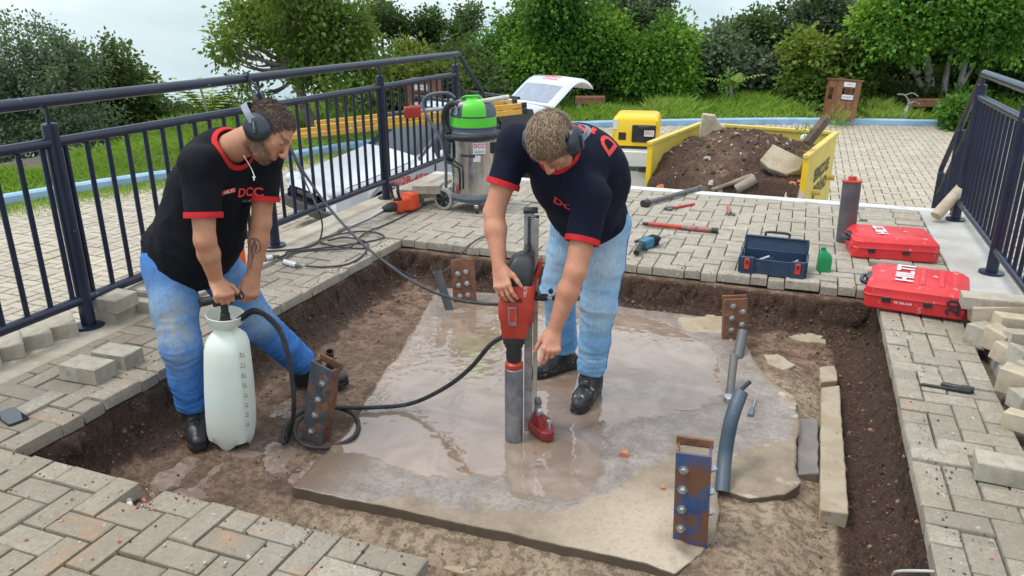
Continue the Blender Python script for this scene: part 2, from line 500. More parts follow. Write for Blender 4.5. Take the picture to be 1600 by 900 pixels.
dry = sstep(-.2, .05, Xg + .5 * (n1 - .5)) * sstep(4.6, 3.6, Yg) * .8 + sstep(2.4, 2.05, Yg + .2 * (n1 - .5)) * sstep(-2.0, -1.3, Xg)
dry = np.clip(dry, 0, 1) * (1 - loose)
def soil_mat():
    m, nt, p, N, L = new_mat('excavated_soil')
    pos = N('ShaderNodeNewGeometry').outputs['Position']
    f1 = noise_(N, L, pos, 9, 7, .7); f2 = noise_(N, L, pos, 55, 6, .7); f3 = noise_(N, L, pos, 160, 3, .6)
    base = mixc(N, L, ramp_(N, L, f1, [(.40, 0), (.60, 1)]), (.14, .082, .052), (.35, .235, .16))
    wetc = mixc(N, L, ramp_(N, L, f1, [(.36, 0), (.6, 1)]), (.125, .076, .05), (.27, .18, .125))
    dryc = mixc(N, L, ramp_(N, L, f1, [(.32, 0), (.6, 1)]), (.29, .205, .13), (.50, .395, .275))
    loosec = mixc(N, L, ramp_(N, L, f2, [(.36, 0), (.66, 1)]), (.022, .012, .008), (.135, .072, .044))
    a_wet, a_dry, a_loose, a_pud = attr_(N, 'wet'), attr_(N, 'dry'), attr_(N, 'loose'), attr_(N, 'pud')
    def soft(a, lo=.4, hi=.6):
        s_ = math_(N, L, 'ADD', a, math_(N, L, 'MULTIPLY', math_(N, L, 'SUBTRACT', f2, .5), .7))
        return ramp_(N, L, s_, [(lo, 0), (hi, 1)])
    c = mixc(N, L, soft(a_wet, .25, .7), base, wetc)
    c = mixc(N, L, soft(a_dry, .08, .5), c, dryc)
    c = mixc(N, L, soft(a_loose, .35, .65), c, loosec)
    c = mixc(N, L, ramp_(N, L, f3, [(.3, .45), (.5, 0)]), c, (.05, .035, .025))
    c = mixc(N, L, ramp_(N, L, noise_(N, L, pos, 27, 5, .7), [(.44, .55), (.52, 0)]), c, (.075, .042, .027))
    peb = ramp_(N, L, noise_(N, L, pos, 85, 1, .4), [(.70, 0), (.74, .6)])
    c = mixc(N, L, peb, c, (.42, .36, .28))
    c = mixc(N, L, soft(a_pud, .45, .55), c, (.20, .15, .12))
    L(c, p.inputs['Base Color'])
    ro = math_(N, L, 'SUBTRACT', .92, math_(N, L, 'MULTIPLY', a_wet, .62))
    pr = soft(a_pud, .48, .56)
    ro2 = mixc(N, L, pr, ro, (.03, .03, .03)); L(ro2, p.inputs['Roughness'])
    h = math_(N, L, 'ADD', f2, math_(N, L, 'MULTIPLY', f3, .5))
    h = math_(N, L, 'MULTIPLY', h, math_(N, L, 'SUBTRACT', 1.0, pr))
    bump_(N, L, p, h, 1.0, .02)
    return m
M_SOIL = soil_mat()
flat = np.where(pud > .5, 1, 0)
Hp = Hh * (1 - pud * .0)
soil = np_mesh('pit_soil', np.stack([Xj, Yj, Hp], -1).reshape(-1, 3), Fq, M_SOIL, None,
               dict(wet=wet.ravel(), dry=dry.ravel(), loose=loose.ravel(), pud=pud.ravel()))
tag(soil, kind='structure')
def soil_z(x, y):
    return float(soil_height(np.array([[float(x)]]), np.array([[float(y)]]))[0][0, 0])
# bedding under the paving away from the pit
b = MB()
def sheet(mb, x0, x1, y0, y1, z): mb.add([(x0, y0, z), (x1, y0, z), (x1, y1, z), (x0, y1, z)], [(0, 1, 2, 3)])
bx0, bx1, by0, by1 = xs[0], xs[-1], ys[0], ys[-1]
for r in ((X0 + .02, bx0 + .02, Y0, Y1 - .02), (bx1 - .02, X1 - .02, Y0, Y1 - .02), (bx0, bx1, by1 - .02, Y1 - .02), (bx0, bx1, Y0, by0 + .02)):
    sheet(b, *r, -.072)
b.build('bedding_sand', M_SAND, patio, smooth=0, fix=False)
# retaining walls of the patio
b = MB()
b.box(((X0 + .06), (Y0 + Y1) / 2, (LOT - .3 - .09) / 2), (.12, Y1 - Y0, 1.0 + .3 - .09))
b.box(((X1 - .06), (Y0 + Y1) / 2, (LOT - .3 - .09) / 2), (.12, Y1 - Y0, 1.0 + .3 - .09))
b.box(((X0 + X1) / 2, Y1 - .06, (LOT - .3 - .09) / 2), (X1 - X0 - .24, .12, 1.0 + .3 - .09))
b.build('retaining_wall', M_CONC, patio, smooth=0)
XL, XR = -3.30, 1.03
b = MB(); b.box(((X0 + XL) / 2, (Y0 + Y1) / 2 - .05, -.045), (XL - X0, Y1 - Y0 - .1, .09)); b.build('left_border', M_CONC_WARM, patio, bevel=.008)
b = MB(); b.box(((X1 + XR) / 2, (Y0 + Y1) / 2 - .05, -.045), (X1 - XR, Y1 - Y0 - .1, .09)); b.build('right_border', M_CONC, patio, bevel=.008)
b = MB(); b.box(((X0 + X1) / 2, Y1 - .05, -.04), (X1 - X0, .12, .09)); b.build('edge_kerb', M_KERBW, patio, bevel=.01)
ox, oy = PX0, PY0
def keep_patio(x, y):
    return (XL + .02 < x or (y < 3.28 and X0 + .03 < x)) and x < XR - .02 and Y0 < y < Y1 - .13 and not in_pit(x, y)
items = list(herringbone(X0, XR, Y0, Y1, U, keep_patio, ox, oy))
# a few are missing at the pit edges
def gone(it):
    x, y = it[0], it[1]
    return (abs(x - G(210, 782)[0]) < .1 and abs(y - G(210, 782)[1]) < .055)
items = [i for i in items if not gone(i)]
items = [i for i in items if not (i[0] > .60 and i[1] > 5.02)]
for r_ in range(21):
    y_ = 5.075 + r_ * U
    off_ = (0, .012)[r_ % 2]
    items += [(.70 + off_, y_, 2 * U, U), (.91 + off_, y_, 2 * U, U)]
place_pavers('paver', items, patio, 0.0, near=295)
# --- lower lot
lot = bpy.data.objects.new('lower_pavement', None); COL.objects.link(lot); tag(lot, kind='structure')
KERB = [(-13.5, -6), (-12.2, 0), (-11.3, 4.4), (-10.6, 7.3), (-9.95, 9.2), (-9.2, 10.8), (-8.45, 13.3), (-7.4, 15.2), (-5.7, 17.4), (-3.5, 18.9), (-.2, 20.5), (3.6, 21.4), (8, 22.0), (14, 22.2), (22, 22)]
kp = np.array(spline([(x, y, 0) for x, y in KERB], 6))[:, :2]
def kerb_side(x, y):
    """signed distance to kerb, positive inside the lot"""
    p = np.array([x, y]); a = kp[:-1]; bb = kp[1:]; ab = bb - a
    t = np.clip(((p - a) * ab).sum(1) / (ab * ab).sum(1), 0, 1); q = a + ab * t[:, None]
    dd = np.linalg.norm(q - p, axis=1); k = dd.argmin()
    cr_ = ab[k][0] * (p - a[k])[1] - ab[k][1] * (p - a[k])[0]
    return dd[k] * (1 if cr_ < 0 else -1)
b = MB(); b.add([(-14, -8, LOT - .06), (24, -8, LOT - .06), (24, 23, LOT - .06), (-14, 23, LOT - .06)], [(0, 1, 2, 3)]); b.build('bedding_sand', M_SAND, lot, smooth=0, fix=False)
UL = .125
def vis_lot(px, py, it):
    return not (px > 1470) and not (X0 < it[0] < X1 and it[1] < Y1)
_ks = {}
def keep_lot(x, y):
    if X0 - .02 < x < X1 + .02 and y < Y1 + .02: return False
    if x > 12 or y < 2: return False
    k = (round(x * 2), round(y * 2))
    if k not in _ks: _ks[k] = kerb_side(k[0] / 2, k[1] / 2)
    s = _ks[k]
    if s > 1: return True
    if s < -1: return False
    return kerb_side(x, y) > .02
litems = list(herringbone(-11.6, 12, 2.5, 23.2, UL, keep_lot, .03, .04))
_save = (U, PAVER_LIB)
def lib_for(u):
    lib = {}
    for k, (w, h) in dict(xx=(2 * u, u), yy=(u, 2 * u), one=(u, u)).items():
        V, Fc = paver_geo(w - .012, h - .012, .05, .007)
        m_ = MB().add(V, Fc).mesh('paver', False); m_.materials.append(M_LOT); lib[k] = [m_]
    return lib
def lot_mat():
    m, nt, p, N, L = new_mat('lot_paver')
    r = math_(N, L, 'FRACT', math_(N, L, 'ADD', N('ShaderNodeObjectInfo').outputs['Random'], attr_(N, 'rnd')))
    pos = N('ShaderNodeNewGeometry').outputs['Position']
    col = ramp_(N, L, r, [(0, (.41, .36, .285)), (.5, (.48, .43, .345)), (1, (.55, .495, .40))])
    col = mixc(N, L, ramp_(N, L, noise_(N, L, pos, .6, 4, .6), [(.35, .5), (.65, 0)]), col, (.36, .32, .25))
    col = mixc(N, L, ramp_(N, L, noise_(N, L, pos, 40, 5, .7), [(.38, .5), (.6, 0)]), col, (.25, .22, .17))
    L(col, p.inputs['Base Color']); p.inputs['Roughness'].default_value = .85
    bump_(N, L, p, noise_(N, L, pos, 50, 4, .6), .3, .005)
    return m
M_LOT = lot_mat()
PAVER_LIB = lib_for(UL); _mp = M_PAVER; M_PAVER = M_LOT
place_pavers('paver', litems, lot, LOT, near=295, visible=vis_lot, tilt=.006, zj=.002, gap=.014)
M_PAVER = _mp; PAVER_LIB = _save[1]
# kerb of the lot: separate kerb stones run together, painted light blue
kb = MB()
tn = np.gradient(kp, axis=0); tn /= np.linalg.norm(tn, axis=1)[:, None]; nr = np.stack([-tn[:, 1], tn[:, 0]], 1)
prof = [(-.0, -.25), (-.0, .12), (.03, .15), (.13, .15), (.16, .12), (.16, -.25)]
V = [(kp[i][0] + nr[i][0] * o_, kp[i][1] + nr[i][1] * o_, LOT + h_) for i in range(len(kp)) for o_, h_ in prof]
k_ = len(prof)
Fc = [(i * k_ + j, (i + 1) * k_ + j, (i + 1) * k_ + j + 1, i * k_ + j + 1) for i in range(len(kp) - 1) for j in range(k_ - 1)]
kb.add(V, Fc); tag(kb.build('kerb', M_KERBB, smooth=30), kind='structure')
# --- grass bank outside the kerb, falling away into the mist
offs = [.15, .6, 1.2, 2, 3, 4.5, 6, 8, 10, 13, 17, 22, 30, 50, 90, 180, 400]
def bank_z(s, k=99.0):
    s0 = 1.3 + 5.3 * min(1, max(0, (k - 22) / 22))
    return LOT + .08 + .16 * (1 - math.exp(-s / 1.5)) - (max(0, s - s0) * .42)
kpx = np.vstack([kp]); V = []; 
for i in range(len(kp)):
    for s in offs: V.append((kp[i][0] + nr[i][0] * s, kp[i][1] + nr[i][1] * s, bank_z(s, i) + (.05 * math.sin(i * .7 + s) if 1 < s < 12 else 0)))
k_ = len(offs)
Fc = [(i * k_ + j, (i + 1) * k_ + j, (i + 1) * k_ + j + 1, i * k_ + j + 1) for i in range(len(kp) - 1) for j in range(k_ - 1)]
M_BANK = mat('bank_soil', (.075, .085, .03), .95, c2=(.10, .12, .04), scale=3, c3=(.12, .09, .05), scale3=9, bump=.6, bscale=20)
bk = MB().add(V, Fc).build('grass_bank', M_BANK, smooth=60); tag(bk, kind='structure')
# lower terrain under everything, out to the horizon
b = MB(); b.add([(-1500, -1500, -900), (1500, -1500, -900), (1500, 1500, -900), (-1500, 1500, -900)], [(0, 1, 2, 3)])
tag(b.build('valley_floor', M_BANK, smooth=0), kind='structure')
b = MB(); b.add([(-14, -300, LOT - .09), (300, -300, LOT - .09), (300, 22.5, LOT - .09), (-14, 22.5, LOT - .09)], [(0, 1, 2, 3)])
tag(b.build('ground', M_LOT, smooth=0), kind='structure')
# ------------------------------------------------------------------ old concrete foundation slab in the pit, with its water film
SZ = -.245
def polysd(X, Y, poly):
    """signed distance to polygon, positive inside"""
    P = np.array(poly, float); n = len(P); d = np.full(X.shape, 1e9); ins = np.zeros(X.shape, bool)
    for i in range(n):
        a, b_ = P[i], P[(i + 1) % n]; e = b_ - a
        wx, wy = X - a[0], Y - a[1]; t = np.clip((wx * e[0] + wy * e[1]) / (e @ e), 0, 1)
        d = np.minimum(d, (wx - e[0] * t) ** 2 + (wy - e[1] * t) ** 2)
        c = ((a[1] > Y) != (b_[1] > Y)) & (X < (b_[0] - a[0]) * (Y - a[1]) / (b_[1] - a[1] + 1e-12) + a[0]); ins ^= c
    return np.where(ins, 1, -1) * np.sqrt(d)
def wp(pts, z=SZ): return [tuple(G(x, y, z)[:2]) for x, y in pts]
SLAB = [(-1.80, 2.225), (-.235, 2.275), (-.19, 2.36), (-.13, 2.55), (-.14, 2.82), (-.02, 2.80), (.12, 2.87), (.155, 3.0), (.15, 3.74), (.02, 3.92), (-.10, 4.2), (-.24, 4.74), (-1.2, 4.74), (-2.3, 4.66), (-2.12, 4.0), (-1.95, 3.2), (-1.84, 2.7)]
xs2 = np.arange(-2.42, .27, .0095); ys2 = np.arange(2.14, 4.86, .0095)
A, B = np.meshgrid(xs2, ys2); PP = np.stack([A, B, 0 * A], -1)
sd = polysd(A, B, SLAB) + .014 * (fbm(PP, 9, 5) - .5) + .03 * (fbm(PP, 4, 7) - .5) * sstep(-.5, .0, A) 
sd = np.where(B > 2.4, sd + .05 * (fbm(PP, 6, 9) - .5), sd)
top = SZ + .006 * (fbm(PP, 3, 91) - .5) + .003 * (fbm(PP, 30, 92, 3) - .5)
# spalled front right corner
top = top - .03 * sstep(.10, .0, sd) * sstep(-.36, -.2, A) * sstep(2.7, 2.4, B) * (.4 + fbm(PP, 12, 93))
Z = np.where(sd > 0, top, top - .12 * sstep(0, .012, -sd) )
pool_p = wp([(548, 590), (590, 540), (640, 498), (690, 462), (730, 470), (800, 465), (960, 484), (1010, 492), (1072, 520), (1125, 560), (1135, 615), (1080, 640), (1010, 655), (940, 672), (938, 700), (930, 760), (900, 782), (850, 786), (800, 782), (785, 752), (742, 745), (700, 758), (650, 752), (612, 722), (560, 705), (505, 700), (520, 650)])
damp_p = wp([(440, 640), (500, 590), (560, 520), (640, 470), (680, 440), (960, 465), (1050, 480), (1150, 520), (1200, 600), (1240, 640), (1242, 690), (1160, 700), (1125, 740), (1095, 690), (1050, 680), (1045, 720), (1000, 735), (985, 742), (960, 765), (905, 792), (850, 803), (800, 802), (762, 800), (745, 775), (735, 802), (690, 795), (640, 772), (600, 790), (540, 782), (455, 765)])
pool = polysd(A, B, pool_p) + .055 * (fbm(PP, 8, 101) - .5) * 2 + .018 * (fbm(PP, 40, 102) - .5) * 2
damp = polysd(A, B, damp_p) + .035 * (fbm(PP, 7, 103) - .5) * 2 + .02 * (fbm(PP, 30, 104) - .5) * 2
# islands of bare damp concrete in the film
isl = fbm(PP, 4.5, 111) - .5
pool = pool + .10 * (fbm(PP, 3.2, 113) - .5) - sstep(.06, .16, isl) * .22 * sstep(-1.25, -1.45, A) * sstep(3.0, 3.3, B)
pale = sstep(-.9, -.3, A) * sstep(2.9, 2.5, B) * sstep(.47, .60, fbm(PP, 3.2, 121)) + sstep(.55, .62, fbm(PP, 8, 122)) * sstep(-.1, .0, A)
mud = sstep(-1.45, -1.75, A + .3 * (fbm(PP, 3, 131) - .5)) * sstep(3.2, 2.6, B)
gy_, gx_ = np.gradient(sd, .0095)
gl_ = np.hypot(gx_, gy_) + 1e-6
out_ = sd < 0
nb_ = np.zeros_like(out_)
for dy_ in (-1, 0, 1):
    for dx_ in (-1, 0, 1): nb_ |= np.roll(np.roll(out_, dy_, 0), dx_, 1)
sn_ = out_ | nb_
A = np.where(sn_, A - sd * gx_ / gl_ ** 2, A); B = np.where(sn_, B - sd * gy_ / gl_ ** 2, B)
Z = np.where(out_, top - .12, top); keepv = sd > -.0135
ii = np.arange(A.size).reshape(A.shape)
q = np.stack([ii[:-1, :-1], ii[:-1, 1:], ii[1:, 1:], ii[1:, :-1]], -1).reshape(-1, 4)
kq = keepv.ravel()[q].all(1); q = q[kq]
used, inv = np.unique(q, return_inverse=True); q = inv.reshape(-1, 4)
def slab_mat():
    m, nt, p, N, L = new_mat('wet_foundation_concrete')
    pos = N('ShaderNodeNewGeometry').outputs['Position']
    a_pool, a_damp, a_pale, a_mud = attr_(N, 'pool'), attr_(N, 'damp'), attr_(N, 'pale'), attr_(N, 'mud')
    f = noise_(N, L, pos, 60, 6, .7); g = noise_(N, L, pos, 8, 6, .65); h = noise_(N, L, pos, 200, 2, .5)
    def edge(a, lo, hi, k=.016):
        s_ = math_(N, L, 'ADD', a, math_(N, L, 'MULTIPLY', math_(N, L, 'SUBTRACT', f, .5), k)); 
        mr_ = N('ShaderNodeMapRange'); mr_.inputs['From Min'].default_value = lo; mr_.inputs['From Max'].default_value = hi; L(s_, mr_.inputs['Value']); return mr_.outputs[0]
    dryc = mixc(N, L, ramp_(N, L, g, [(.35, 0), (.62, 1)]), (.205, .165, .12), (.30, .245, .18))
    dryc = mixc(N, L, a_pale, dryc, (.47, .405, .31))
    dryc = mixc(N, L, ramp_(N, L, f, [(.33, .35), (.5, 0)]), dryc, (.17, .125, .08))
    dampc = mixc(N, L, ramp_(N, L, g, [(.38, 0), (.62, 1)]), (.215, .18, .155), (.325, .28, .245))
    dampc = mixc(N, L, ramp_(N, L, f, [(.36, .5), (.52, 0)]), dampc, (.10, .08, .066))
    dampc = mixc(N, L, a_mud, dampc, (.15, .105, .075))
    poolc = mixc(N, L, ramp_(N, L, noise_(N, L, pos, 4.5, 5, .6, 1.2), [(.35, 0), (.65, 1)]), (.22, .155, .11), (.32, .245, .19))
    poolc = mixc(N, L, math_(N, L, 'MULTIPLY', a_mud, .7), poolc, (.2, .14, .1))
    e_d = edge(a_damp, -.004, .012); e_p = edge(a_pool, 0.0, .02)
    c = mixc(N, L, e_d, dryc, dampc); c = mixc(N, L, e_p, c, poolc)
    c = mixc(N, L, ramp_(N, L, h, [(.24, .5), (.34, 0)]), c, (.08, .06, .05))
    # bare side faces of the slab
    side = ramp_(N, L, attr_(N, 'side'), [(.0, 0), (.06, 1)])
    c = mixc(N, L, side, c, mixc(N, L, g, (.07, .05, .035), (.17, .13, .09)))
    L(c, p.inputs['Base Color'])
    r1 = mixc(N, L, e_d, (.88,) * 3, (.34,) * 3); r2 = mixc(N, L, e_p, r1, (.035,) * 3); r3 = mixc(N, L, side, r2, (.9,) * 3); L(r3, p.inputs['Roughness'])
    spc = mixc(N, L, e_p, (.5,) * 3, (1.0,) * 3); L(spc, p.inputs['Specular IOR Level'])
    ior = mixc(N, L, e_p, (1.45,) * 3, (1.62,) * 3); L(ior, p.inputs['IOR'])
    rip = noise_(N, L, pos, 9, 3, .5, .6)
    hgt = mixc(N, L, e_p, math_(N, L, 'ADD', f, math_(N, L, 'MULTIPLY', g, 1.5)), math_(N, L, 'MULTIPLY', rip, .35))
    bump_(N, L, p, hgt, .45, .006)
    return m
M_SLAB = slab_mat()
slab = np_mesh('foundation_slab', np.stack([A, B, Z], -1).reshape(-1, 3)[used], q, M_SLAB, None,
               dict(pool=pool.ravel()[used], damp=damp.ravel()[used], pale=pale.ravel()[used], mud=mud.ravel()[used], side=out_.ravel()[used].astype(float)))
_fs = ~(out_.ravel()[used][q].any(1)); slab.data.polygons.foreach_set('use_smooth', _fs); slab.data.update()
tag(slab, kind='structure')
# channel between slab and strip footing, strip footing of separate pale patches
M_STRIP = mat('strip_footing_concrete', (.33, .265, .18), .85, c2=(.38, .325, .24), scale=7, lo=.42, hi=.56, c3=(.22, .17, .12), scale3=18, lo3=.56, hi3=.68, bump=.5, bscale=45)
M_CHAN = mat('wet_channel_mortar', (.15, .125, .11), .3, c2=(.22, .18, .15), scale=8, c3=(.14, .11, .09), scale3=30, bump=.4, bscale=50)
def slab_block(name, poly, z0, z1, m, jag=.006, sdv=0, bevel=.006, **k):
    r_ = np.random.default_rng(sdv + 5); out = []
    for i in range(len(poly)):
        a, b_ = np.array(poly[i]), np.array(poly[(i + 1) % len(poly)]); n_ = max(2, int(np.linalg.norm(b_ - a) / .04))
        for j in range(n_):
            t = j / n_; p_ = a + (b_ - a) * t
            out.append((p_[0] + r_.normal(0, jag), p_[1] + r_.normal(0, jag)))
    o = MB().prism(out, (0, 0, z0), (1, 0, 0), (0, 1, 0), (0, 0, z1 - z0)).build(name, m, bevel=bevel, seg=2, **k)
    return tag(o, kind='structure')
slab_block('channel_mortar', wp([(1246, 655), (1278, 655), (1280, 740), (1244, 742)], -.29), -.36, -.287, M_CHAN, .003, sdv=1)
slab_block('strip_footing', wp([(1283, 606), (1312, 602), (1326, 803), (1281, 797)], -.28), -.36, -.277, M_STRIP, .0015, sdv=2)
slab_block('strip_footing', wp([(1281, 572), (1306, 570), (1309, 594), (1283, 596)], -.28), -.36, -.283, M_STRIP, .003, sdv=3)
slab_block('concrete_patch', wp([(1060, 505), (1120, 500), (1160, 520), (1120, 530), (1070, 527)], -.28), -.33, -.243, M_STRIP, .012, sdv=4)
slab_block('concrete_patch', wp([(1235, 527), (1262, 520), (1296, 528), (1290, 537), (1250, 534)], -.28), -.33, -.272, M_STRIP, .008, sdv=5)
slab_block('concrete_patch', wp([(1192, 556), (1215, 553), (1240, 570), (1225, 580), (1205, 572)], -.28), -.33, -.274, M_STRIP, .01, sdv=6)
slab_block('concrete_patch', wp([(690, 893), (700, 885), (745, 890), (752, 897), (720, 902)], -.34), -.39, -.325, M_STRIP, .006, sdv=7)
# pebbles, crumbs of soil and brick bits scattered over the pit: stuff
def scatter(name, n, areaf, size, m, label, sd_=1, zf=None):
    r_ = np.random.default_rng(sd_); V, Fc, rr = [], [], []; k = 0
    base = MB().ell((0, 0, 0), (1, 1, .7), n=5, m=3); bv = np.array(base.v); bf = [f for f in base.f]
    q4 = np.array(bf)
    for _ in range(n):
        x, y = areaf(r_)
        z = zf(x, y) if zf else soil_z(x, y)
        s_ = size * (.4 + r_.random() ** 3 * 1.8)
        R = euler(*r_.uniform(0, 6.3, 3))
        v = (bv * s_ * r_.uniform(.6, 1.3, 3)) @ R.T + r_.normal(0, s_ * .12, bv.shape) + (x, y, z + s_ * .3)
        V.append(v); Fc.append(q4 + k); k += len(v); rr.append(np.full(len(v), r_.random()))
    o = np_mesh(name, np.vstack(V), np.vstack(Fc), m, None, dict(rnd=np.concatenate(rr)), smooth=False)
    return tag(o, label, 'debris', kind='stuff')
def rnd_mat(name, stops, rough=.9, extra=None):
    m, nt, p, N, L = new_mat(name)
    c = ramp_(N, L, attr_(N, 'rnd'), stops)
    L(c, p.inputs['Base Color']); p.inputs['Roughness'].default_value = rough
    return m
M_CRUMB = rnd_mat('soil_crumbs', [(0, (.05, .03, .02)), (.6, (.13, .08, .055)), (.88, (.17, .115, .08)), (.96, (.26, .22, .18)), (1, (.36, .16, .09))])
M_CHIP = rnd_mat('stone_chips', [(0, (.3, .28, .25)), (.5, (.45, .43, .4)), (.8, (.55, .54, .5)), (.86, (.5, .17, .08)), (1, (.6, .25, .14))])
def area_wall(r_):
    t = r_.random()
    w = abs(r_.normal(0, .09)) + .01
    if t < .3: return PX0 + w, r_.uniform(PY0, PY1)
    if t < .62: return PX1 - w - (r_.random() < .5) * r_.uniform(0, .25), r_.uniform(1.2, PY1)
    if t < .92: return r_.uniform(PX0, PX1), PY1 - w
    return r_.uniform(-.9, PX1), r_.uniform(1.3, 2.1)
scatter('pit_pebbles', 1500, lambda r_: (r_.uniform(PX0 + .1, -1.6), r_.uniform(PY0 + .05, PY1 - .1)) if r_.random() < .45 else ((r_.uniform(.2, PX1 - .05), r_.uniform(1.5, PY1 - .2)) if r_.random() < .6 else (r_.uniform(-1.6, .2), r_.uniform(PY0 + .05, 2.15))), .0035, M_CRUMB, 'small pebbles and grit on the muddy pit floor', 6)
scatter('soil_crumbs', 1900, area_wall, .0065, M_CRUMB, 'loose crumbs of dark soil along the foot of the pit walls', 3)
def area_patio(r_):
    while 1:
        if r_.random() < .6: x, y = r_.uniform(-2.6, -.95), r_.uniform(1.1, 1.74)
        else: x, y = r_.uniform(.62, 1.3), r_.uniform(1.9, 4.2)
        return x, y
scatter('stone_chips', 420, area_patio, .0035, M_CHIP, 'pale stone chips and brick crumbs on the paving beside the pit', 4, lambda x, y: .0)
def area_rim(r_):
    e = abs(r_.normal(0, .10)); t_ = r_.random()
    if t_ < .3: return PX0 - e, r_.uniform(PY0, PY1)
    if t_ < .6: return PX1 + e, r_.uniform(1.9, PY1)
    if t_ < .8: return r_.uniform(PX0, PX1), PY1 + e
    return r_.uniform(PX0, -.95), PY0 - e
scatter('spilled_soil', 1500, area_rim, .0028, M_CRUMB, 'crumbs of soil spilled on the paving round the pit', 14, lambda x, y: .0)
_gc = G(212, 786)
scatter('gravel_patch', 260, lambda r_: (_gc[0] + r_.normal(0, .06), _gc[1] + r_.normal(0, .03)), .006, M_CHIP, 'grey gravel filling the gap of a missing paver at the near pit edge', 5, lambda x, y: -.035)
# ------------------------------------------------------------------ railings
M_RAIL = mat('dark_blue_grey_paint', (.006, .011, .032), .36, c2=(.010, .017, .044), scale=5, c3=(.34, .37, .40), scale3=19, lo3=.675, hi3=.69, bump=.06, bscale=90, coat=.1)
def railing(name, label, x, y0, yend, posts, slope_end, top=1.19, mid=.99, low=.16, side=1, bal=.131):
    r = thing(name, label, 'railing', (x, posts[0], 0))
    top_ = MB().tube([(x, y0, top), (x, yend, top)], .030, 12); top_.build('top_rail', M_RAIL, r)
    MB().tube([(x, y0, mid), (x, yend, mid)], .027, 12).build('middle_rail', M_RAIL, r)
    MB().tube([(x, y0, low), (x, yend, low)], .026, 12).build('bottom_rail', M_RAIL, r)
    # handrail and lower rails running down beside the steps
    (ys, zs) = slope_end
    MB().tube([(x, yend, top), (x, yend + .04, top - .01), (x, ys, zs), (x, ys + .02, zs - .08)], .024, 12).build('sloping_handrail', M_RAIL, r)
    dz = (zs - top) / (ys - yend)
    MB().tube([(x, yend, mid - .1), (x, ys, mid - .1 + dz * (ys - yend))], .018, 10).build('sloping_rail', M_RAIL, r)
    MB().tube([(x, yend, low), (x, ys, low + dz * (ys - yend))], .018, 10).build('sloping_rail', M_RAIL, r)
    for p in posts:
        b = MB(); b.lathe([(.037, .012), (.037, mid + .09), (.031, mid + .095), (.012, mid + .1)], (x, p, 0), n=14)
        b.tube([(x, p, mid + .09), (x, p, top)], .010, 8)
        b.build('post', M_RAIL, r)
        MB().lathe([(.075, 0.002), (.075, .014), (.06, .016)], (x, p, 0), n=20).build('base_flange', M_RAIL, r)
    # posts on the steps
    n = 2
    for k in range(1, n + 1):
        y = yend + (ys - yend) * k / n - .03; z = top + dz * (y - yend)
        b = MB(); b.lathe([(.030, LOT), (.030, z - .06), (.024, z - .055), (.01, z - .05)], (x, y, 0), n=12)
        b.tube([(x, y, z - .06), (x, y, z)], .009, 8); b.build('post', M_RAIL, r)
    me = None; y = y0 + bal * .5
    while y < yend - .03:
        if min(abs(y - p) for p in posts) > .045:
            if me is None:
                o = MB().lathe([(.0135, low - 0), (.0135, mid)], (0, 0, 0), n=8).build('baluster', M_RAIL, r, local=True); me = o.data
            else:
                o = link_mesh('baluster', me, None, r)
            o.location = (0, y - posts[0], 0)
        y += bal
    y = yend + bal * .6
    me = None
    while y < ys - .05:
        z1 = mid - .1 + dz * (y - yend); z0 = low + dz * (y - yend)
        if me is None: me = MB().lathe([(.0135, 0), (.0135, mid - .1 - low)], n=8).build('baluster', M_RAIL, r, local=True); o = me; me = o.data
        else: o = link_mesh('baluster', me, None, r)
        o.location = (0, y - posts[0], z0)
        y += bal
    return r
railing('railing', 'long dark blue railing on the left border, behind the man with the sprayer', -3.49, -.6, 7.72, [-.45, 1.17, 2.807, 4.43, 6.07, 7.66], (8.95, .33))
railing('railing', 'short dark blue railing on the right border, beside the red cases', 1.27, .8, 7.0, [.9, 2.45, 3.99, 5.54, 7.0], (8.08, .23), top=1.16, mid=.985)
# steps down from the patio
M_STEP = M_CONC
steps = bpy.data.objects.new('steps', None); COL.objects.link(steps); tag(steps, kind='structure')
for k in range(5):
    MB().box(((X0 + X1) / 2, Y1 + .15 + .3 * k, (LOT - .05 - .17 * (k + 1)) / 2), (X1 - X0 - .1, .3, -.17 * (k + 1) - LOT + .05)).build('step', M_STEP, steps, bevel=.008)
# ------------------------------------------------------------------ vegetation
def leaf_mat(name, stops, trans=.35, rough=.5):
    m = bpy.data.materials.new(name); m.use_nodes = True; nt = m.node_tree; nt.nodes.clear()
    def N(t, **k):
        n = nt.nodes.new(t)
        for a, b in k.items(): setattr(n, a, b)
        return n
    L = nt.links.new
    out = N('ShaderNodeOutputMaterial'); p = N('ShaderNodeBsdfPrincipled'); tr = N('ShaderNodeBsdfTranslucent'); mx = N('ShaderNodeMixShader')
    c = ramp_(N, L, attr_(N, 'rnd'), stops)
    L(c, p.inputs['Base Color']); p.inputs['Roughness'].default_value = rough; p.inputs['Specular IOR Level'].default_value = .35
    L(mixc(N, L, .5, c, (.25, .34, .04)), tr.inputs['Color']); mx.inputs[0].default_value = trans
    L(p.outputs[0], mx.inputs[1]); L(tr.outputs[0], mx.inputs[2]); L(mx.outputs[0], out.inputs['Surface'])
    return m
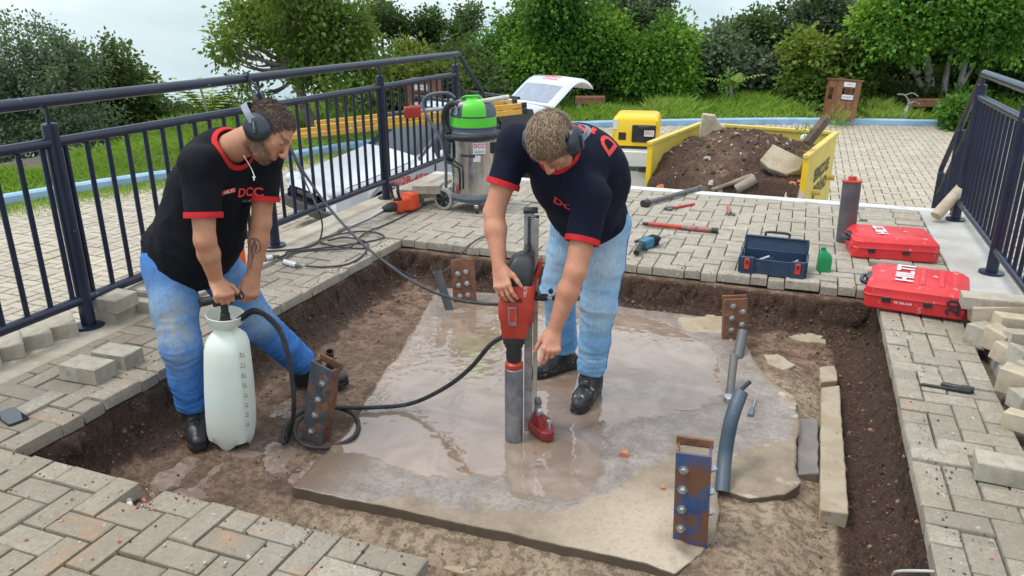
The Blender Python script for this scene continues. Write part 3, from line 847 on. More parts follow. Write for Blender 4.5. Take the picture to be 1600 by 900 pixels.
M_LF = dict(
    grey=leaf_mat('hazed_green_leaves', [(0, (.06, .10, .065)), (.6, (.12, .175, .11)), (1, (.20, .26, .16))]),  # faint mist is put into the leaf colour, greying the far trees
    dark=leaf_mat('dark_green_leaves', [(0, (.022, .05, .016)), (.6, (.05, .105, .03)), (1, (.10, .17, .04))]),
    mid=leaf_mat('mid_green_leaves', [(0, (.04, .085, .018)), (.5, (.12, .21, .03)), (.82, (.25, .33, .05)), (.95, (.25, .24, .03)), (1, (.4, .28, .04))]),
    fresh=leaf_mat('fresh_green_leaves', [(0, (.02, .07, .012)), (.45, (.075, .21, .026)), (.8, (.18, .38, .04)), (1, (.38, .54, .065))]),
    yellow=leaf_mat('yellow_green_leaves', [(0, (.06, .10, .02)), (.5, (.12, .18, .03)), (1, (.25, .28, .05))]),
    palm=leaf_mat('palm_leaves', [(0, (.12, .2, .03)), (.5, (.2, .3, .04)), (1, (.32, .36, .06))]))
M_BARK = mat('grey_bark', (.16, .14, .115), .9, c2=(.09, .08, .06), scale=7, c3=(.26, .26, .22), scale3=14, bump=.6, bscale=25)
M_BARKL = mat('pale_lichen_bark', (.34, .33, .29), .9, c2=(.17, .16, .13), scale=5, c3=(.10, .13, .05), scale3=6, lo3=.55, hi3=.7, bump=.5, bscale=25)
def leaves(cs, n, size, seed, asp=.42, spread=1.0, hole=.0, droop=.35):
    """cs: (centre, radius); leaves gathered in twig clusters all through the blobs"""
    r_ = np.random.default_rng(seed)
    vol = np.array([rr ** 2 for _, rr in cs]); vol /= vol.sum()
    per = 16; nc = max(4, n // per)
    bi = r_.choice(len(cs), nc, p=vol)
    C_ = np.array([c for c, _ in cs])[bi]; Rr = np.array([rr for _, rr in cs])[bi]
    d = r_.normal(0, 1, (nc, 3)); d /= np.linalg.norm(d, axis=1)[:, None]
    rad = r_.random(nc) ** .42; rad = np.where(r_.random(nc) < .10, r_.uniform(1.0, 1.32, nc), rad)
    cc = C_ + d * (Rr * rad)[:, None] * np.array([1, 1, .85])
    lump = fbm(cc, .9, seed, 3)
    cc = cc + d * ((lump - .5) * 1.1 * Rr * .85)[:, None]
    if hole: 
        k = vnoise(cc, 1.3, seed + 5) > hole; cc = cc[k]; d = d[k]; Rr = Rr[k]
    tone = np.clip(.22 + .45 * r_.random(len(cc)) + 1.7 * (fbm(cc, .8, seed + 31, 3) - .5), 0, 1)
    m = len(cc) * per
    ci = np.repeat(np.arange(len(cc)), per)
    ax = r_.normal(0, 1, (m, 3)) + d[ci] * .8; ax[:, 2] -= droop; ax /= np.linalg.norm(ax, axis=1)[:, None]
    cr_ = size * 2.1 * spread
    base = cc[ci] + ax * (r_.random(m)[:, None] * cr_) + r_.normal(0, cr_ * .35, (m, 3))
    s_ = size * r_.uniform(.65, 1.3, m)
    nr_ = r_.normal(0, 1, (m, 3)); nr_[:, 2] += 1.2
    sd_ = np.cross(ax, nr_); sd_ /= np.linalg.norm(sd_, axis=1)[:, None]
    up_ = np.cross(sd_, ax)
    w = (s_ * asp)[:, None]; s3 = s_[:, None]
    V = np.stack([base, base + ax * s3 * .5 + sd_ * w + up_ * w * .25, base + ax * s3 - up_ * s3 * .12, base + ax * s3 * .5 - sd_ * w + up_ * w * .25], 1).reshape(-1, 3)
    Fq = np.arange(m * 4).reshape(-1, 4)
    rn = np.clip(tone[ci] * .72 + r_.random(m) * .28, 0, 1)
    return V, Fq, np.repeat(rn, 4)
def tree(name, label, cat, Y, blobs, kind, base=None, n=9000, size=.11, trunk=.12, group=None, bark=None, limbs=True, hole=0, extra_trunks=(), lean=None, asp=.42, spread=1.0, **kw):
    """blobs are (sighting x, y, radius) taken at distance Y; the tree is rooted on the ground below its crown"""
    cs = []; r_ = random.Random(sum(b[0] for b in blobs))
    for (x, y, r) in blobs:
        c = Y_(x, y, Y + r_.uniform(-.8, .8)); dist = np.linalg.norm(c - _C)
        cs.append((c, r * dist / F_PX))
    ctr = np.mean([c for c, _ in cs], 0)
    if base is None: bx, by = ctr[0], ctr[1]
    else: q_ = Y_(base[0], base[1], Y); bx, by = q_[0], q_[1]
    s = -kerb_side(bx, by); gz = max(bank_z(max(0, s)), -6) - .1
    t = thing(name, label, cat, (bx, by, gz), group=group)
    V, Fq, rn = leaves(cs, n, size, int(blobs[0][0] * 7 + blobs[0][1]), asp, spread, hole, **kw)
    o = np_mesh('crown', V - np.array([bx, by, gz]), Fq, M_LF[kind], None, dict(rnd=rn), smooth=False); o.parent = t
    b = MB()
    fork = np.array([bx, by, gz]) * .45 + ctr * .55 if lean is None else Y_(*lean, Y)
    p0 = np.array([bx, by, gz])
    pth = spline([p0, p0 * .5 + fork * .5 + np.array([r_.uniform(-.1, .1), 0, 0]), fork], 5)
    b.tube(pth, [trunk * (1.15 - .5 * i / (len(pth) - 1)) for i in range(len(pth))], 9)
    for c, rr in cs:
        e = c + np.array([0, 0, rr * .3]); mid = fork * .5 + e * .5 + np.array([r_.uniform(-.15, .15), r_.uniform(-.15, .15), -.1])
        pp = spline([fork, mid, e], 4); b.tube(pp, [trunk * (.55 - .47 * i / (len(pp) - 1)) for i in range(len(pp))], 6)
        for _ in range(3 if limbs else 0):
            u = c + np.array([r_.uniform(-1, 1), r_.uniform(-1, 1), r_.uniform(-.4, 1)]) * rr * .75
            pp = spline([mid, mid * .5 + u * .5 + np.array([0, 0, -.05]), u], 3); b.tube(pp, [trunk * (.28 - .24 * i / (len(pp) - 1)) for i in range(len(pp))], 5)
    b.build('trunk', bark or M_BARK, t, smooth=60, fix=False)
    for (pts, rad) in extra_trunks:
        w = [Y_(x, y, Y) for x, y in pts]
        MB().tube(spline(w, 4), [rad * (1.1 - .4 * i / (4 * (len(w) - 1))) for i in range(4 * (len(w) - 1) + 1)], 9).build('trunk', bark or M_BARK, t, smooth=60)
    return t
tree('tree', 'large grey green tree at the left edge of the photo, against the clouds', 'tree', 12, [(50, 105, 58), (105, 120, 52), (8, 135, 62), (60, 165, 66), (118, 165, 48), (20, 200, 60), (100, 205, 50), (75, 80, 35)], 'grey', n=36000, size=.085, trunk=.16, asp=.3, hole=.32)
tree('tree', 'dark green tree just right of the grey green tree, behind the left railing', 'tree', 15, [(175, 105, 30), (165, 135, 38), (205, 140, 30), (150, 170, 42), (205, 180, 40), (225, 160, 22)], 'dark', n=18000, size=.10, hole=.3)
tree('bush', 'wide dark bush between the tree trunks and the young palm on the left bank', 'bush', 15.5, [(240, 195, 36), (275, 185, 30), (210, 210, 30), (255, 215, 34)], 'dark', n=12000, size=.09, trunk=.05, limbs=False)
tree('bush', 'dark bush right of the young palm, under the big leafy tree', 'bush', 16, [(345, 190, 34), (380, 200, 30), (310, 205, 30), (405, 185, 26), (350, 170, 20)], 'dark', n=12000, size=.09, trunk=.05, limbs=False, hole=.2)
tree('tree', 'big leafy tree with yellow leaves and a leaning trunk, above the left man', 'tree', 13.5, [(400, 35, 42), (455, 15, 52), (515, 50, 48), (365, 62, 28), (430, 75, 42), (495, 95, 42), (548, 80, 30), (382, 105, 20), (350, 72, 16), (540, 30, 26), (575, 105, 22), (450, -30, 50), (405, 90, 26), (410, 150, 12), (520, 140, 24)], 'mid', base=(498, 205), lean=(462, 105), n=24000, size=.11, trunk=.12, bark=M_BARK, hole=.42, asp=.30)
tree('bush', 'yellow green bush behind the railing, left of the wooden bin', 'bush', 16.5, [(590, 150, 34), (560, 170, 34), (620, 125, 26), (545, 195, 30), (600, 190, 36)], 'yellow', n=14000, size=.11, trunk=.05, hole=.25)
tree('bush', 'tall bright green bush with a pointed top, behind the railing top rail', 'bush', 17, [(640, 92, 22), (625, 115, 24), (650, 135, 32), (690, 130, 26), (660, 170, 36)], 'yellow', n=15000, size=.11, trunk=.06, hole=.22)
tree('bush', 'dark green bush behind the green vacuum cleaner', 'bush', 18.5, [(700, 105, 34), (740, 150, 44), (700, 165, 40), (655, 150, 40), (740, 110, 30), (610, 165, 40)], 'dark', n=18000, size=.11, trunk=.07)
tree('tree', 'slender tree with a rounded open crown against the sky, left of two thinner ones', 'tree', 23, [(590, 28, 26), (568, 45, 20), (615, 42, 22), (560, 60, 16), (600, 12, 16), (530, 80, 24)], 'dark', base=(603, 170), lean=(600, 100), n=9000, size=.10, trunk=.09, hole=.32, group='slender trees against the sky')
tree('tree', 'middle one of the slender trees against the sky, with a narrow crown', 'tree', 24, [(668, 34, 18), (660, 52, 15), (680, 46, 14), (668, 72, 16)], 'dark', n=5000, size=.10, trunk=.07, hole=.3, group='slender trees against the sky')
tree('tree', 'right one of the slender trees against the sky, with wispy forked branches', 'tree', 24.5, [(728, 36, 18), (748, 22, 12), (712, 50, 15), (705, 78, 16), (735, 66, 14), (752, 44, 9)], 'dark', n=5200, size=.10, trunk=.07, hole=.36, group='slender trees against the sky')
tree('tree', 'broad fresh green tree above the generator and the man drilling', 'tree', 21, [(850, 30, 50), (805, 70, 46), (900, 60, 52), (945, 45, 40), (780, 115, 42), (850, 105, 55), (925, 110, 50), (765, 95, 26), (870, -10, 50), (800, 150, 40), (965, 90, 36)], 'fresh', base=(893, 175), lean=(900, 130), n=56000, size=.125, trunk=.13, bark=M_BARKL, asp=.34)
tree('tree', 'fresh green tree with pointed leaf tufts, right of the broad one above the generator', 'tree', 22, [(1040, 85, 36), (1000, 110, 42), (1065, 105, 24), (1050, 60, 24), (1010, 150, 36), (975, 135, 36), (1060, 135, 22), (1075, 80, 16)], 'fresh', n=24000, size=.13, trunk=.10, asp=.34)
tree('tree', 'tall grey green tree standing behind the fresh green trees in the middle', 'tree', 23, [(985, 15, 40), (1010, 35, 34), (965, 30, 36), (1020, 10, 26), (995, -20, 40)], 'grey', n=16000, size=.10, trunk=.14, hole=.15)
DG = 'dark trees of the wood edge behind the dumpster'
tree('tree', 'dark tree of the wood edge behind the sapling with its stake', 'tree', 23.5, [(1120, 85, 36), (1150, 60, 26), (1165, 105, 40), (1110, 125, 36), (1140, 150, 36)], 'grey', n=16000, size=.12, trunk=.12, group=DG, hole=.15)
tree('tree', 'dark tree of the wood edge, left behind the tilted wooden bin', 'tree', 24.5, [(1210, 60, 36), (1240, 100, 42), (1195, 130, 40), (1180, 80, 28), (1235, 150, 36), (1180, 45, 22)], 'dark', n=20000, size=.12, trunk=.12, group=DG)
tree('tree', 'tallest tree of the wood edge, with a pale open top against the sky', 'tree', 25, [(1290, 0, 30), (1275, 45, 34), (1325, 55, 36), (1300, 85, 40), (1260, 20, 20), (1330, 15, 18)], 'grey', n=16000, size=.12, trunk=.14, group=DG, hole=.2)
tree('bush', 'lighter green bush low in the wood edge behind the tilted wooden bin', 'bush', 22.5, [(1260, 80, 26), (1300, 105, 30), (1320, 130, 34), (1265, 135, 34), (1340, 90, 24)], 'mid', n=15000, size=.13, trunk=.07)
tree('tree', 'bright green tree with several pale trunks at the right, behind the low bench', 'tree', 23, [(1400, 20, 38), (1455, 8, 46), (1520, 25, 46), (1575, 35, 42), (1395, 52, 26), (1470, 45, 38), (1540, 55, 36), (1368, 34, 24), (1425, 66, 18), (1600, 60, 30), (1500, -25, 60), (1590, -10, 50), (1500, 66, 22)], 'fresh', base=(1447, 172), lean=(1447, 80), n=50000, size=.13, trunk=.13, bark=M_BARKL, asp=.36,
     extra_trunks=((((1443, 145), (1425, 105), (1400, 75)), .07), (((1472, 168), (1478, 120), (1488, 75)), .08), (((1492, 168), (1505, 110), (1515, 70)), .08), (((1485, 175), (1500, 140), (1525, 95)), .05)))
tree('tree', 'dark tree in the wood behind the low bench', 'tree', 27, [(1380, 120, 50), (1430, 130, 50), (1480, 110, 45), (1400, 80, 40)], 'dark', n=16000, size=.14, trunk=.14)
tree('tree', 'dark tree in the wood behind the right railing', 'tree', 26, [(1540, 120, 50), (1590, 110, 55), (1560, 165, 45), (1630, 150, 60), (1500, 150, 36)], 'dark', n=18000, size=.14, trunk=.14)
tree('bush', 'bright green shrub right of the low bench', 'bush', 21.3, [(1510, 160, 17), (1503, 175, 17), (1520, 178, 15), (1495, 180, 12)], 'fresh', n=5000, size=.10, trunk=.03, limbs=False)
tree('bush', 'dark undergrowth bush behind the yellow generator', 'bush', 21, [(880, 160, 34), (930, 165, 34), (980, 160, 34), (1020, 168, 28), (835, 160, 30)], 'dark', n=14000, size=.13, trunk=.05, limbs=False)
tree('bush', 'dark undergrowth bush behind the sapling', 'bush', 24, [(1080, 150, 32), (1130, 158, 28), (1180, 155, 28), (1060, 165, 26)], 'dark', n=9000, size=.13, trunk=.05, limbs=False)
tree('bush', 'dark undergrowth bush behind the bare patch right of the tilted wooden bin', 'bush', 23.5, [(1350, 150, 28), (1390, 158, 28), (1230, 160, 28), (1290, 160, 30), (1430, 160, 24)], 'dark', n=9000, size=.13, trunk=.05, limbs=False)
# young palm / banana like plants
def fronds(parent, c, n, ln, seed, up=.9, m=None, wid=.09):
    r_ = np.random.default_rng(seed); c = np.array(c)
    for k in range(n):
        a = 2 * PI * k / n + r_.uniform(-.3, .3); e = up * r_.uniform(.6, 1.1); V, Fc = [], []; q = 0
        st = []
        for i in range(12):
            t = i / 11; rr = ln * t * math.cos(e - .9 * t * t); zz = ln * (math.sin(e) * t - .55 * t * t * (1.3 - up))
            st.append(c + (rr * math.cos(a), rr * math.sin(a), zz))
        sd_ = np.array([-math.sin(a), math.cos(a), 0])
        b = MB().tube(st, [.012 * (1.1 - i / 11) for i in range(12)], 5)
        for i in range(1, 12):
            for sg in (-1, 1):
                w = wid * 2.2 * math.sin(PI * (i / 12) ** .7) + .05
                tip = st[i] + sd_ * sg * w + (st[i] - st[i - 1]) * .9 - np.array([0, 0, .3 * w]); 
                b.add([st[i] - (st[i] - st[i - 1]) * .35, tip, st[i] + (st[i] - st[i - 1]) * .1 + np.array([0, 0, .01])], [(0, 1, 2)])
        o = b.build('frond', m or M_PALM, parent, smooth=0, fix=False)
M_PALM = mat('palm_frond', (.17, .27, .035), .5, c2=(.27, .33, .05), scale=2)
pp_ = Y_(322, 178, 14.0)
t = thing('palm', 'young palm with yellow green fronds behind the left railing', 'palm', (pp_[0], pp_[1], bank_z(4) - .1))
fronds(t, pp_ + (0, 0, -.1), 13, 1.05, 3, up=1.15)
MB().tube([(pp_[0], pp_[1], bank_z(4) - .1), pp_ + (0, 0, -.1)], [.07, .04], 8).build('trunk', M_BARK, t)
pp_ = Y_(1143, 128, 21.3)
t = thing('sapling', 'thin sapling with a tuft of light green leaves behind the dumpster', 'sapling', (pp_[0], pp_[1], bank_z(.8)))
MB().tube(spline([(pp_[0] + .1, pp_[1], bank_z(.8)), (pp_[0] + .02, pp_[1], pp_[2] - .6), pp_], 5), .045, 8).build('trunk', M_BARKL, t)
V, Fq, rn = leaves([(pp_ + (-.05, 0, .05), .17)], 220, .10, 5, asp=.25)
o = np_mesh('crown', V - np.array(t.location), Fq, M_LF['fresh'], None, dict(rnd=rn), smooth=False); o.parent = t
fronds(t, pp_ + (.05, 0, -.1), 4, .75, 8, up=.75)
pp_ = Y_(1138, 105, 21.25)
t = thing('stake', 'grey stake standing beside the thin sapling', 'stake', (pp_[0], pp_[1], bank_z(.8)))
MB().tube([(pp_[0] + .03, pp_[1], bank_z(.8) - .1), pp_], .022, 8).build('pole', M_BARKL, t)
pp_ = Y_(317, 145, 13.5)
t = thing('pole', 'thin leaning pole beside the young palm on the left bank', 'pole', (pp_[0], pp_[1], bank_z(3)))
MB().tube([(pp_[0] + .15, pp_[1], bank_z(3) - .1), pp_ + (-.05, 0, .1)], .022, 8).build('shaft', M_BARKL, t)
# --- grass: nobody could count it
def grass(name, label, segs, n, h0, h1, wid, seed, smax=6, smin=.16, col='g', k0=0, k1=None):
    r_ = np.random.default_rng(seed)
    ks = r_.uniform(segs[0], segs[1], n); i = np.floor(ks).astype(int); f = (ks - i)[:, None]
    b0 = kp[i] * (1 - f) + kp[np.minimum(i + 1, len(kp) - 1)] * f; nn = nr[i] * (1 - f) + nr[np.minimum(i + 1, len(kp) - 1)] * f
    s = smin + (smax - smin) * r_.random(n) ** 1.15
    xy = b0 + nn * s[:, None]
    z = LOT + .08 + .16 * (1 - np.exp(-s / 1.5)) - np.maximum(0, s - (1.3 + 5.3 * np.clip((ks - 22) / 22, 0, 1))) * .42
    near_bin = np.hypot(xy[:, 0] - .85, xy[:, 1] - 21.2) < .75
    P3 = np.stack([xy[:, 0], xy[:, 1], z * 0], -1)
    tuft = fbm(P3, .9, seed + 3, 3)
    h = np.where(near_bin, .35, 1.0) * (h0 + (h1 - h0) * sstep(.4, .66, tuft)) * r_.uniform(.5, 1.35, n) * (.55 + .45 * sstep(.1, 1.2, s))
    a = r_.uniform(0, 2 * PI, n); ln = r_.normal(0, .34, (n, 2)) * h[:, None]
    w = wid * r_.uniform(.6, 1.4, n)
    d = np.stack([np.cos(a) * w, np.sin(a) * w], -1)
    B0 = np.stack([xy[:, 0], xy[:, 1], z], -1)
    V = np.stack([B0 + np.c_[-d, 0 * h], B0 + np.c_[d, 0 * h], B0 + np.c_[d * .7 + ln * .4, h * .6], B0 + np.c_[ln * 1.3, h]], 1)
    V2 = V.reshape(-1, 3); Fq = np.arange(n * 4).reshape(-1, 4)
    rn = np.clip(.5 * fbm(P3, .5, seed + 9, 3) * 1.6 - .15 + .4 * r_.random(n), 0, 1)
    return tag(np_mesh(name, V2, Fq, M_GRASS, None, dict(rnd=np.repeat(rn, 4)), smooth=False), label, 'grass', kind='stuff')
M_GRASS = leaf_mat('grass_blades', [(0, (.12, .24, .03)), (.4, (.25, .42, .05)), (.75, (.38, .55, .09)), (.92, (.5, .55, .18)), (1, (.42, .38, .2))], trans=.4, rough=.6)
nk = len(kp)
grass('grass', 'green meadow grass on the left bank beyond the blue kerb', (10, 44), 90000, .08, .18, .007, 11, smax=6)
grass('tall_grass', 'taller pale grass along the foot of the trees', (12, nk - 8), 26000, .12, .32, .008, 12, smin=2.0, smax=5.0)
grass('grass', 'tall green grass on the bank behind the dumpster and the bins', (44, nk - 6), 75000, .14, .34, .010, 13, smax=4.5)
def grass_in(name, label, n, seed):
    """weeds in the gutter on the lot side of the kerb"""
    r_ = np.random.default_rng(seed); V = []; 
    for _ in range(n):
        k = r_.uniform(16, 40); i = int(k); p_ = kp[i] + (kp[i + 1] - kp[i]) * (k - i) - nr[i] * abs(r_.normal(0, .35)); h = r_.uniform(.02, .07); a = r_.uniform(0, 6.28); w = .007
        d = np.array([math.cos(a), math.sin(a), 0]) * w; b0 = np.array([p_[0], p_[1], LOT]); V += [b0 - d, b0 + d, b0 + (r_.normal(0, .02), r_.normal(0, .02), h)]
    V = np.array(V)
    return tag(np_mesh(name, V, np.arange(len(V)).reshape(-1, 3), M_GRASS, None, dict(rnd=np.repeat(r_.random(n), 3)), smooth=False), label, 'weeds', kind='stuff')
grass_in('gutter_weeds', 'low weeds growing over the paving along the left blue kerb', 12000, 5)
pp_ = G(1310, 198, LOT)
V, Fq, rn = leaves([(pp_ + (0, -.1, .05), .13)], 200, .13, 9, asp=.08, droop=-1)
o = np_mesh('grass_tuft', V, Fq, M_GRASS, None, dict(rnd=rn), smooth=False); tag(o, 'grass tuft growing out of the kerb at the foot of the tilted wooden bin', 'grass tuft', kind='stuff')
# ------------------------------------------------------------------ modelling by distance fields: one continuous surface
class SDF:
    def __init__(s, lo, hi, vox):
        s.lo = np.array(lo, float); s.vx = vox
        s.n = np.ceil((np.array(hi, float) - s.lo) / vox).astype(int) + 1
        s.f = np.full(s.n, .12, np.float32)
    def sub(s, lo, hi):
        a = np.clip(np.floor((np.array(lo) - s.lo) / s.vx).astype(int), 0, s.n - 1); b = np.clip(np.ceil((np.array(hi) - s.lo) / s.vx).astype(int) + 1, 1, s.n)
        if (b <= a).any(): return None, None
        sl = tuple(slice(x, y) for x, y in zip(a, b))
        g = np.meshgrid(*[s.lo[i] + s.vx * np.arange(a[i], b[i]) for i in range(3)], indexing='ij')
        return sl, np.stack(g, -1).astype(np.float32)
    def op(s, sl, d, k, mode):
        f = s.f[sl]
        if mode == 'add':
            h = np.clip(.5 + .5 * (f - d) / k, 0, 1); s.f[sl] = f * (1 - h) + d * h - k * h * (1 - h)
        else:
            d = -d; h = np.clip(.5 - .5 * (f - d) / k, 0, 1); s.f[sl] = f * (1 - h) + d * h + k * h * (1 - h)
    def cap(s, a, b, ra, rb=None, k=.02, side=None, fl=1.0, mode='add', m=.05):
        """tapered capsule; squeezed by fl along the unit vector side"""
        rb = ra if rb is None else rb; a = np.array(a, float); b = np.array(b, float); R = max(ra, rb) * max(1, fl) + m
        sl, P = s.sub(np.minimum(a, b) - R, np.maximum(a, b) + R)
        if sl is None: return s
        ab = b - a; L2 = ab @ ab + 1e-12
        w = P - a.astype(np.float32); t = np.clip((w @ ab.astype(np.float32)) / L2, 0, 1)
        w = w - t[..., None] * ab.astype(np.float32)
        if side is not None:
            sd_ = nrm(side).astype(np.float32); c = w @ sd_; w = w + (c * (1 / fl - 1))[..., None] * sd_
        d = np.sqrt((w * w).sum(-1)) - (ra + (rb - ra) * t)
        if side is not None and fl < 1: d = d * (.5 + .5 * fl)
        s.op(sl, d, k, mode); return s
    def ell(s, c, r, R=None, k=.02, mode='add', m=.04):
        c = np.array(c, float); r = np.array(r, float); R = np.eye(3) if R is None else np.array(R)
        e = max(r) + m
        sl, P = s.sub(c - e, c + e)
        if sl is None: return s
        w = (P - c.astype(np.float32)) @ R.astype(np.float32)
        q = np.sqrt(((w / r) ** 2).sum(-1)); q2 = np.sqrt(((w / r ** 2) ** 2).sum(-1)) + 1e-9
        d = (q * (q - 1) / q2).astype(np.float32)
        d = np.where(q < .3, -min(r) * .7, d)
        s.op(sl, d, k, mode); return s
    def chain(s, pts, rs, k=.02, side=None, fl=1.0):
        for i in range(len(pts) - 1): s.cap(pts[i], pts[i + 1], rs[i], rs[i + 1], k, side, fl)
        return s
    def cut(s, p, n, c=None, R=.2, k=.004):
        """remove what lies on the side n of the plane through p, inside a box round c"""
        c = np.array(p if c is None else c, float); n = nrm(n); p = np.array(p, float)
        sl, P = s.sub(c - R, c + R)
        if sl is None: return s
        d = -((P - p.astype(np.float32)) @ n.astype(np.float32))
        s.op(sl, d, k, 'sub'); return s
    def warp(s, fn, amp):
        """push the surface in and out by a noise function of position"""
        m = np.abs(s.f) < .03
        idx = np.argwhere(m); P = s.lo + idx * s.vx
        s.f[m] += (amp * fn(P)).astype(np.float32); return s
    def mesh(s):
        f = s.f; ins = f < 0
        n = f.shape
        c = np.zeros((n[0] - 1, n[1] - 1, n[2] - 1), np.uint8)
        off = [(i, j, k) for i in (0, 1) for j in (0, 1) for k in (0, 1)]
        for i, j, k in off: c += ins[i:n[0] - 1 + i, j:n[1] - 1 + j, k:n[2] - 1 + k]
        act = (c > 0) & (c < 8); cells = np.argwhere(act)
        vid = np.full(act.shape, -1, np.int32); vid[act] = np.arange(len(cells))
        acc = np.zeros((len(cells), 3)); cnt = np.zeros(len(cells))
        vals = {o: f[cells[:, 0] + o[0], cells[:, 1] + o[1], cells[:, 2] + o[2]].astype(float) for o in off}
        for o in off:
            for ax in range(3):
                if o[ax]: continue
                o2 = list(o); o2[ax] = 1; o2 = tuple(o2)
                a, b = vals[o], vals[o2]; m = (a < 0) != (b < 0)
                t = np.where(m, a / np.where(m, a - b, 1), 0)
                p = np.tile(np.array(o, float), (len(cells), 1)); p[:, ax] += t
                acc += p * m[:, None]; cnt += m
        V = s.lo + (cells + acc / cnt[:, None]) * s.vx
        Q = []
        for ax in range(3):
            sa = [slice(1, n[0] - 1), slice(1, n[1] - 1), slice(1, n[2] - 1)]; sa[ax] = slice(0, n[ax] - 1); sb = list(sa); sb[ax] = slice(1, n[ax])
            A = ins[tuple(sa)]; B = ins[tuple(sb)]
            e = np.argwhere(A != B)
            if not len(e): continue
            fl = A[e[:, 0], e[:, 1], e[:, 2]]
            e = e + np.array([1 if i != ax else 0 for i in range(3)])
            u, v = [i for i in range(3) if i != ax]
            def at(du, dv):
                q = e.copy(); q[:, u] -= du; q[:, v] -= dv; return vid[q[:, 0], q[:, 1], q[:, 2]]
            q = np.stack([at(1, 1), at(0, 1), at(0, 0), at(1, 0)], -1)
            fl = fl if ax != 1 else ~fl
            q = np.where(fl[:, None], q, q[:, ::-1]); Q.append(q)
        Q = np.vstack(Q); Q = Q[(Q >= 0).all(1)]
        return V, Q
def relax(V, Q, it=2, w=.5):
    e = np.vstack([Q[:, [0, 1]], Q[:, [1, 2]], Q[:, [2, 3]], Q[:, [3, 0]]]); e = np.vstack([e, e[:, ::-1]])
    for _ in range(it):
        s_ = np.zeros_like(V); np.add.at(s_, e[:, 0], V[e[:, 1]]); c = np.bincount(e[:, 0], minlength=len(V))[:, None]
        V = V * (1 - w) + w * s_ / np.maximum(c, 1)
    return V
def keep_big(V, Q, frac=.02):
    return V, Q
def sdf_obj(name, s, m, parent, it=2, attrs=None, w=.5):
    V, Q = s.mesh(); V = relax(V, Q, it, w)
    A = attrs(V) if attrs else None
    Vl = V - np.array(parent.location)
    o = np_mesh(name, Vl, Q, m, None, A); o.parent = parent
    return o, V, Q
def bvh(V, Q): return BVHTree.FromPolygons([tuple(p) for p in V], [tuple(map(int, q)) for q in Q])
def folds(seed, f1=11, f2=26):
    def fn(P):
        a = fbm(P, f1, seed, 2); r = 1 - np.abs(2 * fbm(P + .05 * (a[:, None] - .5), f2 * .55, seed + 3, 2) - 1) * 2.2
        return -(a - .5) * 1.2 - np.clip(r, -1, 1) * .55
    return fn
def stretch_folds(axis, seed, fa=6, fb=24):
    """folds running round a limb: noise squeezed along its axis"""
    ax = nrm(axis)
    def fn(P):
        t = P @ ax; Q = (P - t[:, None] * ax) * fa + (t * fb)[:, None] * ax
        n = fbm(Q + .9 * fbm(P, 9, seed + 1, 2)[:, None], 1.0, seed, 3)
        rd = 1 - np.abs(2 * fbm(Q * 1.25 + 5 + .9 * fbm(P, 7, seed + 4, 2)[:, None], 1.0, seed + 8, 2) - 1) * 3.2
        return -(n - .5) * 1.4 - np.clip(rd, -.4, 1) * .75
    return fn

# ------------------------------------------------------------------ people
def skin_mat(name, c, c2):
    m, nt, p, N, L = new_mat(name)
    pos = N('ShaderNodeNewGeometry').outputs['Position']
    col = mixc(N, L, ramp_(N, L, noise_(N, L, pos, 22, 4, .6), [(.35, 0), (.68, 1)]), c, c2)
    col = mixc(N, L, ramp_(N, L, noise_(N, L, pos, 240, 3, .6), [(.50, 0), (.66, .5)]), col, (c[0] * .62, c[1] * .48, c[2] * .42))
    col = mixc(N, L, ramp_(N, L, noise_(N, L, pos, 9, 5, .65), [(.42, 0), (.66, .55)]), col, (c[0] * 1.02, c[1] * .72, c[2] * .68))
    col = mixc(N, L, attr_(N, 'beard'), col, (.085, .05, .032))
    col = mixc(N, L, attr_(N, 'red'), col, (.62, .22, .16))
    col = mixc(N, L, attr_(N, 'dark'), col, (.06, .035, .03))
    col = mixc(N, L, attr_(N, 'eye'), col, (.55, .5, .46))
    L(col, p.inputs['Base Color']); p.inputs['Roughness'].default_value = .6
    p.inputs['Subsurface Weight'].default_value = .06; p.inputs['Subsurface Radius'].default_value = (.012, .004, .002); p.inputs['Subsurface Scale'].default_value = .6
    bump_(N, L, p, noise_(N, L, pos, 120, 5, .65), .3, .003)
    return m
def cloth_mat(name, c, c2, rough=.9, weave=900, bump=.2, fade=None, dirt=None):
    m, nt, p, N, L = new_mat(name)
    pos = N('ShaderNodeNewGeometry').outputs['Position']
    col = mixc(N, L, ramp_(N, L, noise_(N, L, pos, 16, 4, .6), [(.35, 0), (.65, 1)]), c, c2)
    if fade is not None:
        f = math_(N, L, 'MULTIPLY', attr_(N, 'fade'), ramp_(N, L, noise_(N, L, pos, 9, 5, .65), [(.25, .35), (.6, 1)]))
        col = mixc(N, L, f, col, fade)
        st = N('ShaderNodeMapping'); st.inputs['Scale'].default_value = (1, 1, .18); L(pos, st.inputs['Vector'])
        col = mixc(N, L, ramp_(N, L, noise_(N, L, st.outputs[0], 150, 3, .7), [(.35, .35), (.6, 0)]), col, tuple(x * .55 for x in c))
    if dirt is not None:
        col = mixc(N, L, math_(N, L, 'MULTIPLY', attr_(N, 'dirt'), ramp_(N, L, noise_(N, L, pos, 14, 5, .7), [(.35, 0), (.6, 1)])), col, dirt)
    L(col, p.inputs['Base Color']); p.inputs['Roughness'].default_value = rough; p.inputs['Specular IOR Level'].default_value = .25
    p.inputs['Sheen Weight'].default_value = 0.0
    bump_(N, L, p, math_(N, L, 'ADD', noise_(N, L, pos, 340, 2, .5), math_(N, L, 'MULTIPLY', noise_(N, L, pos, 34, 4, .6, .8), 2.5)), bump * 1.6, .004)
    return m
M_SKIN1 = skin_mat('tanned_skin', (.47, .235, .135), (.55, .285, .17))
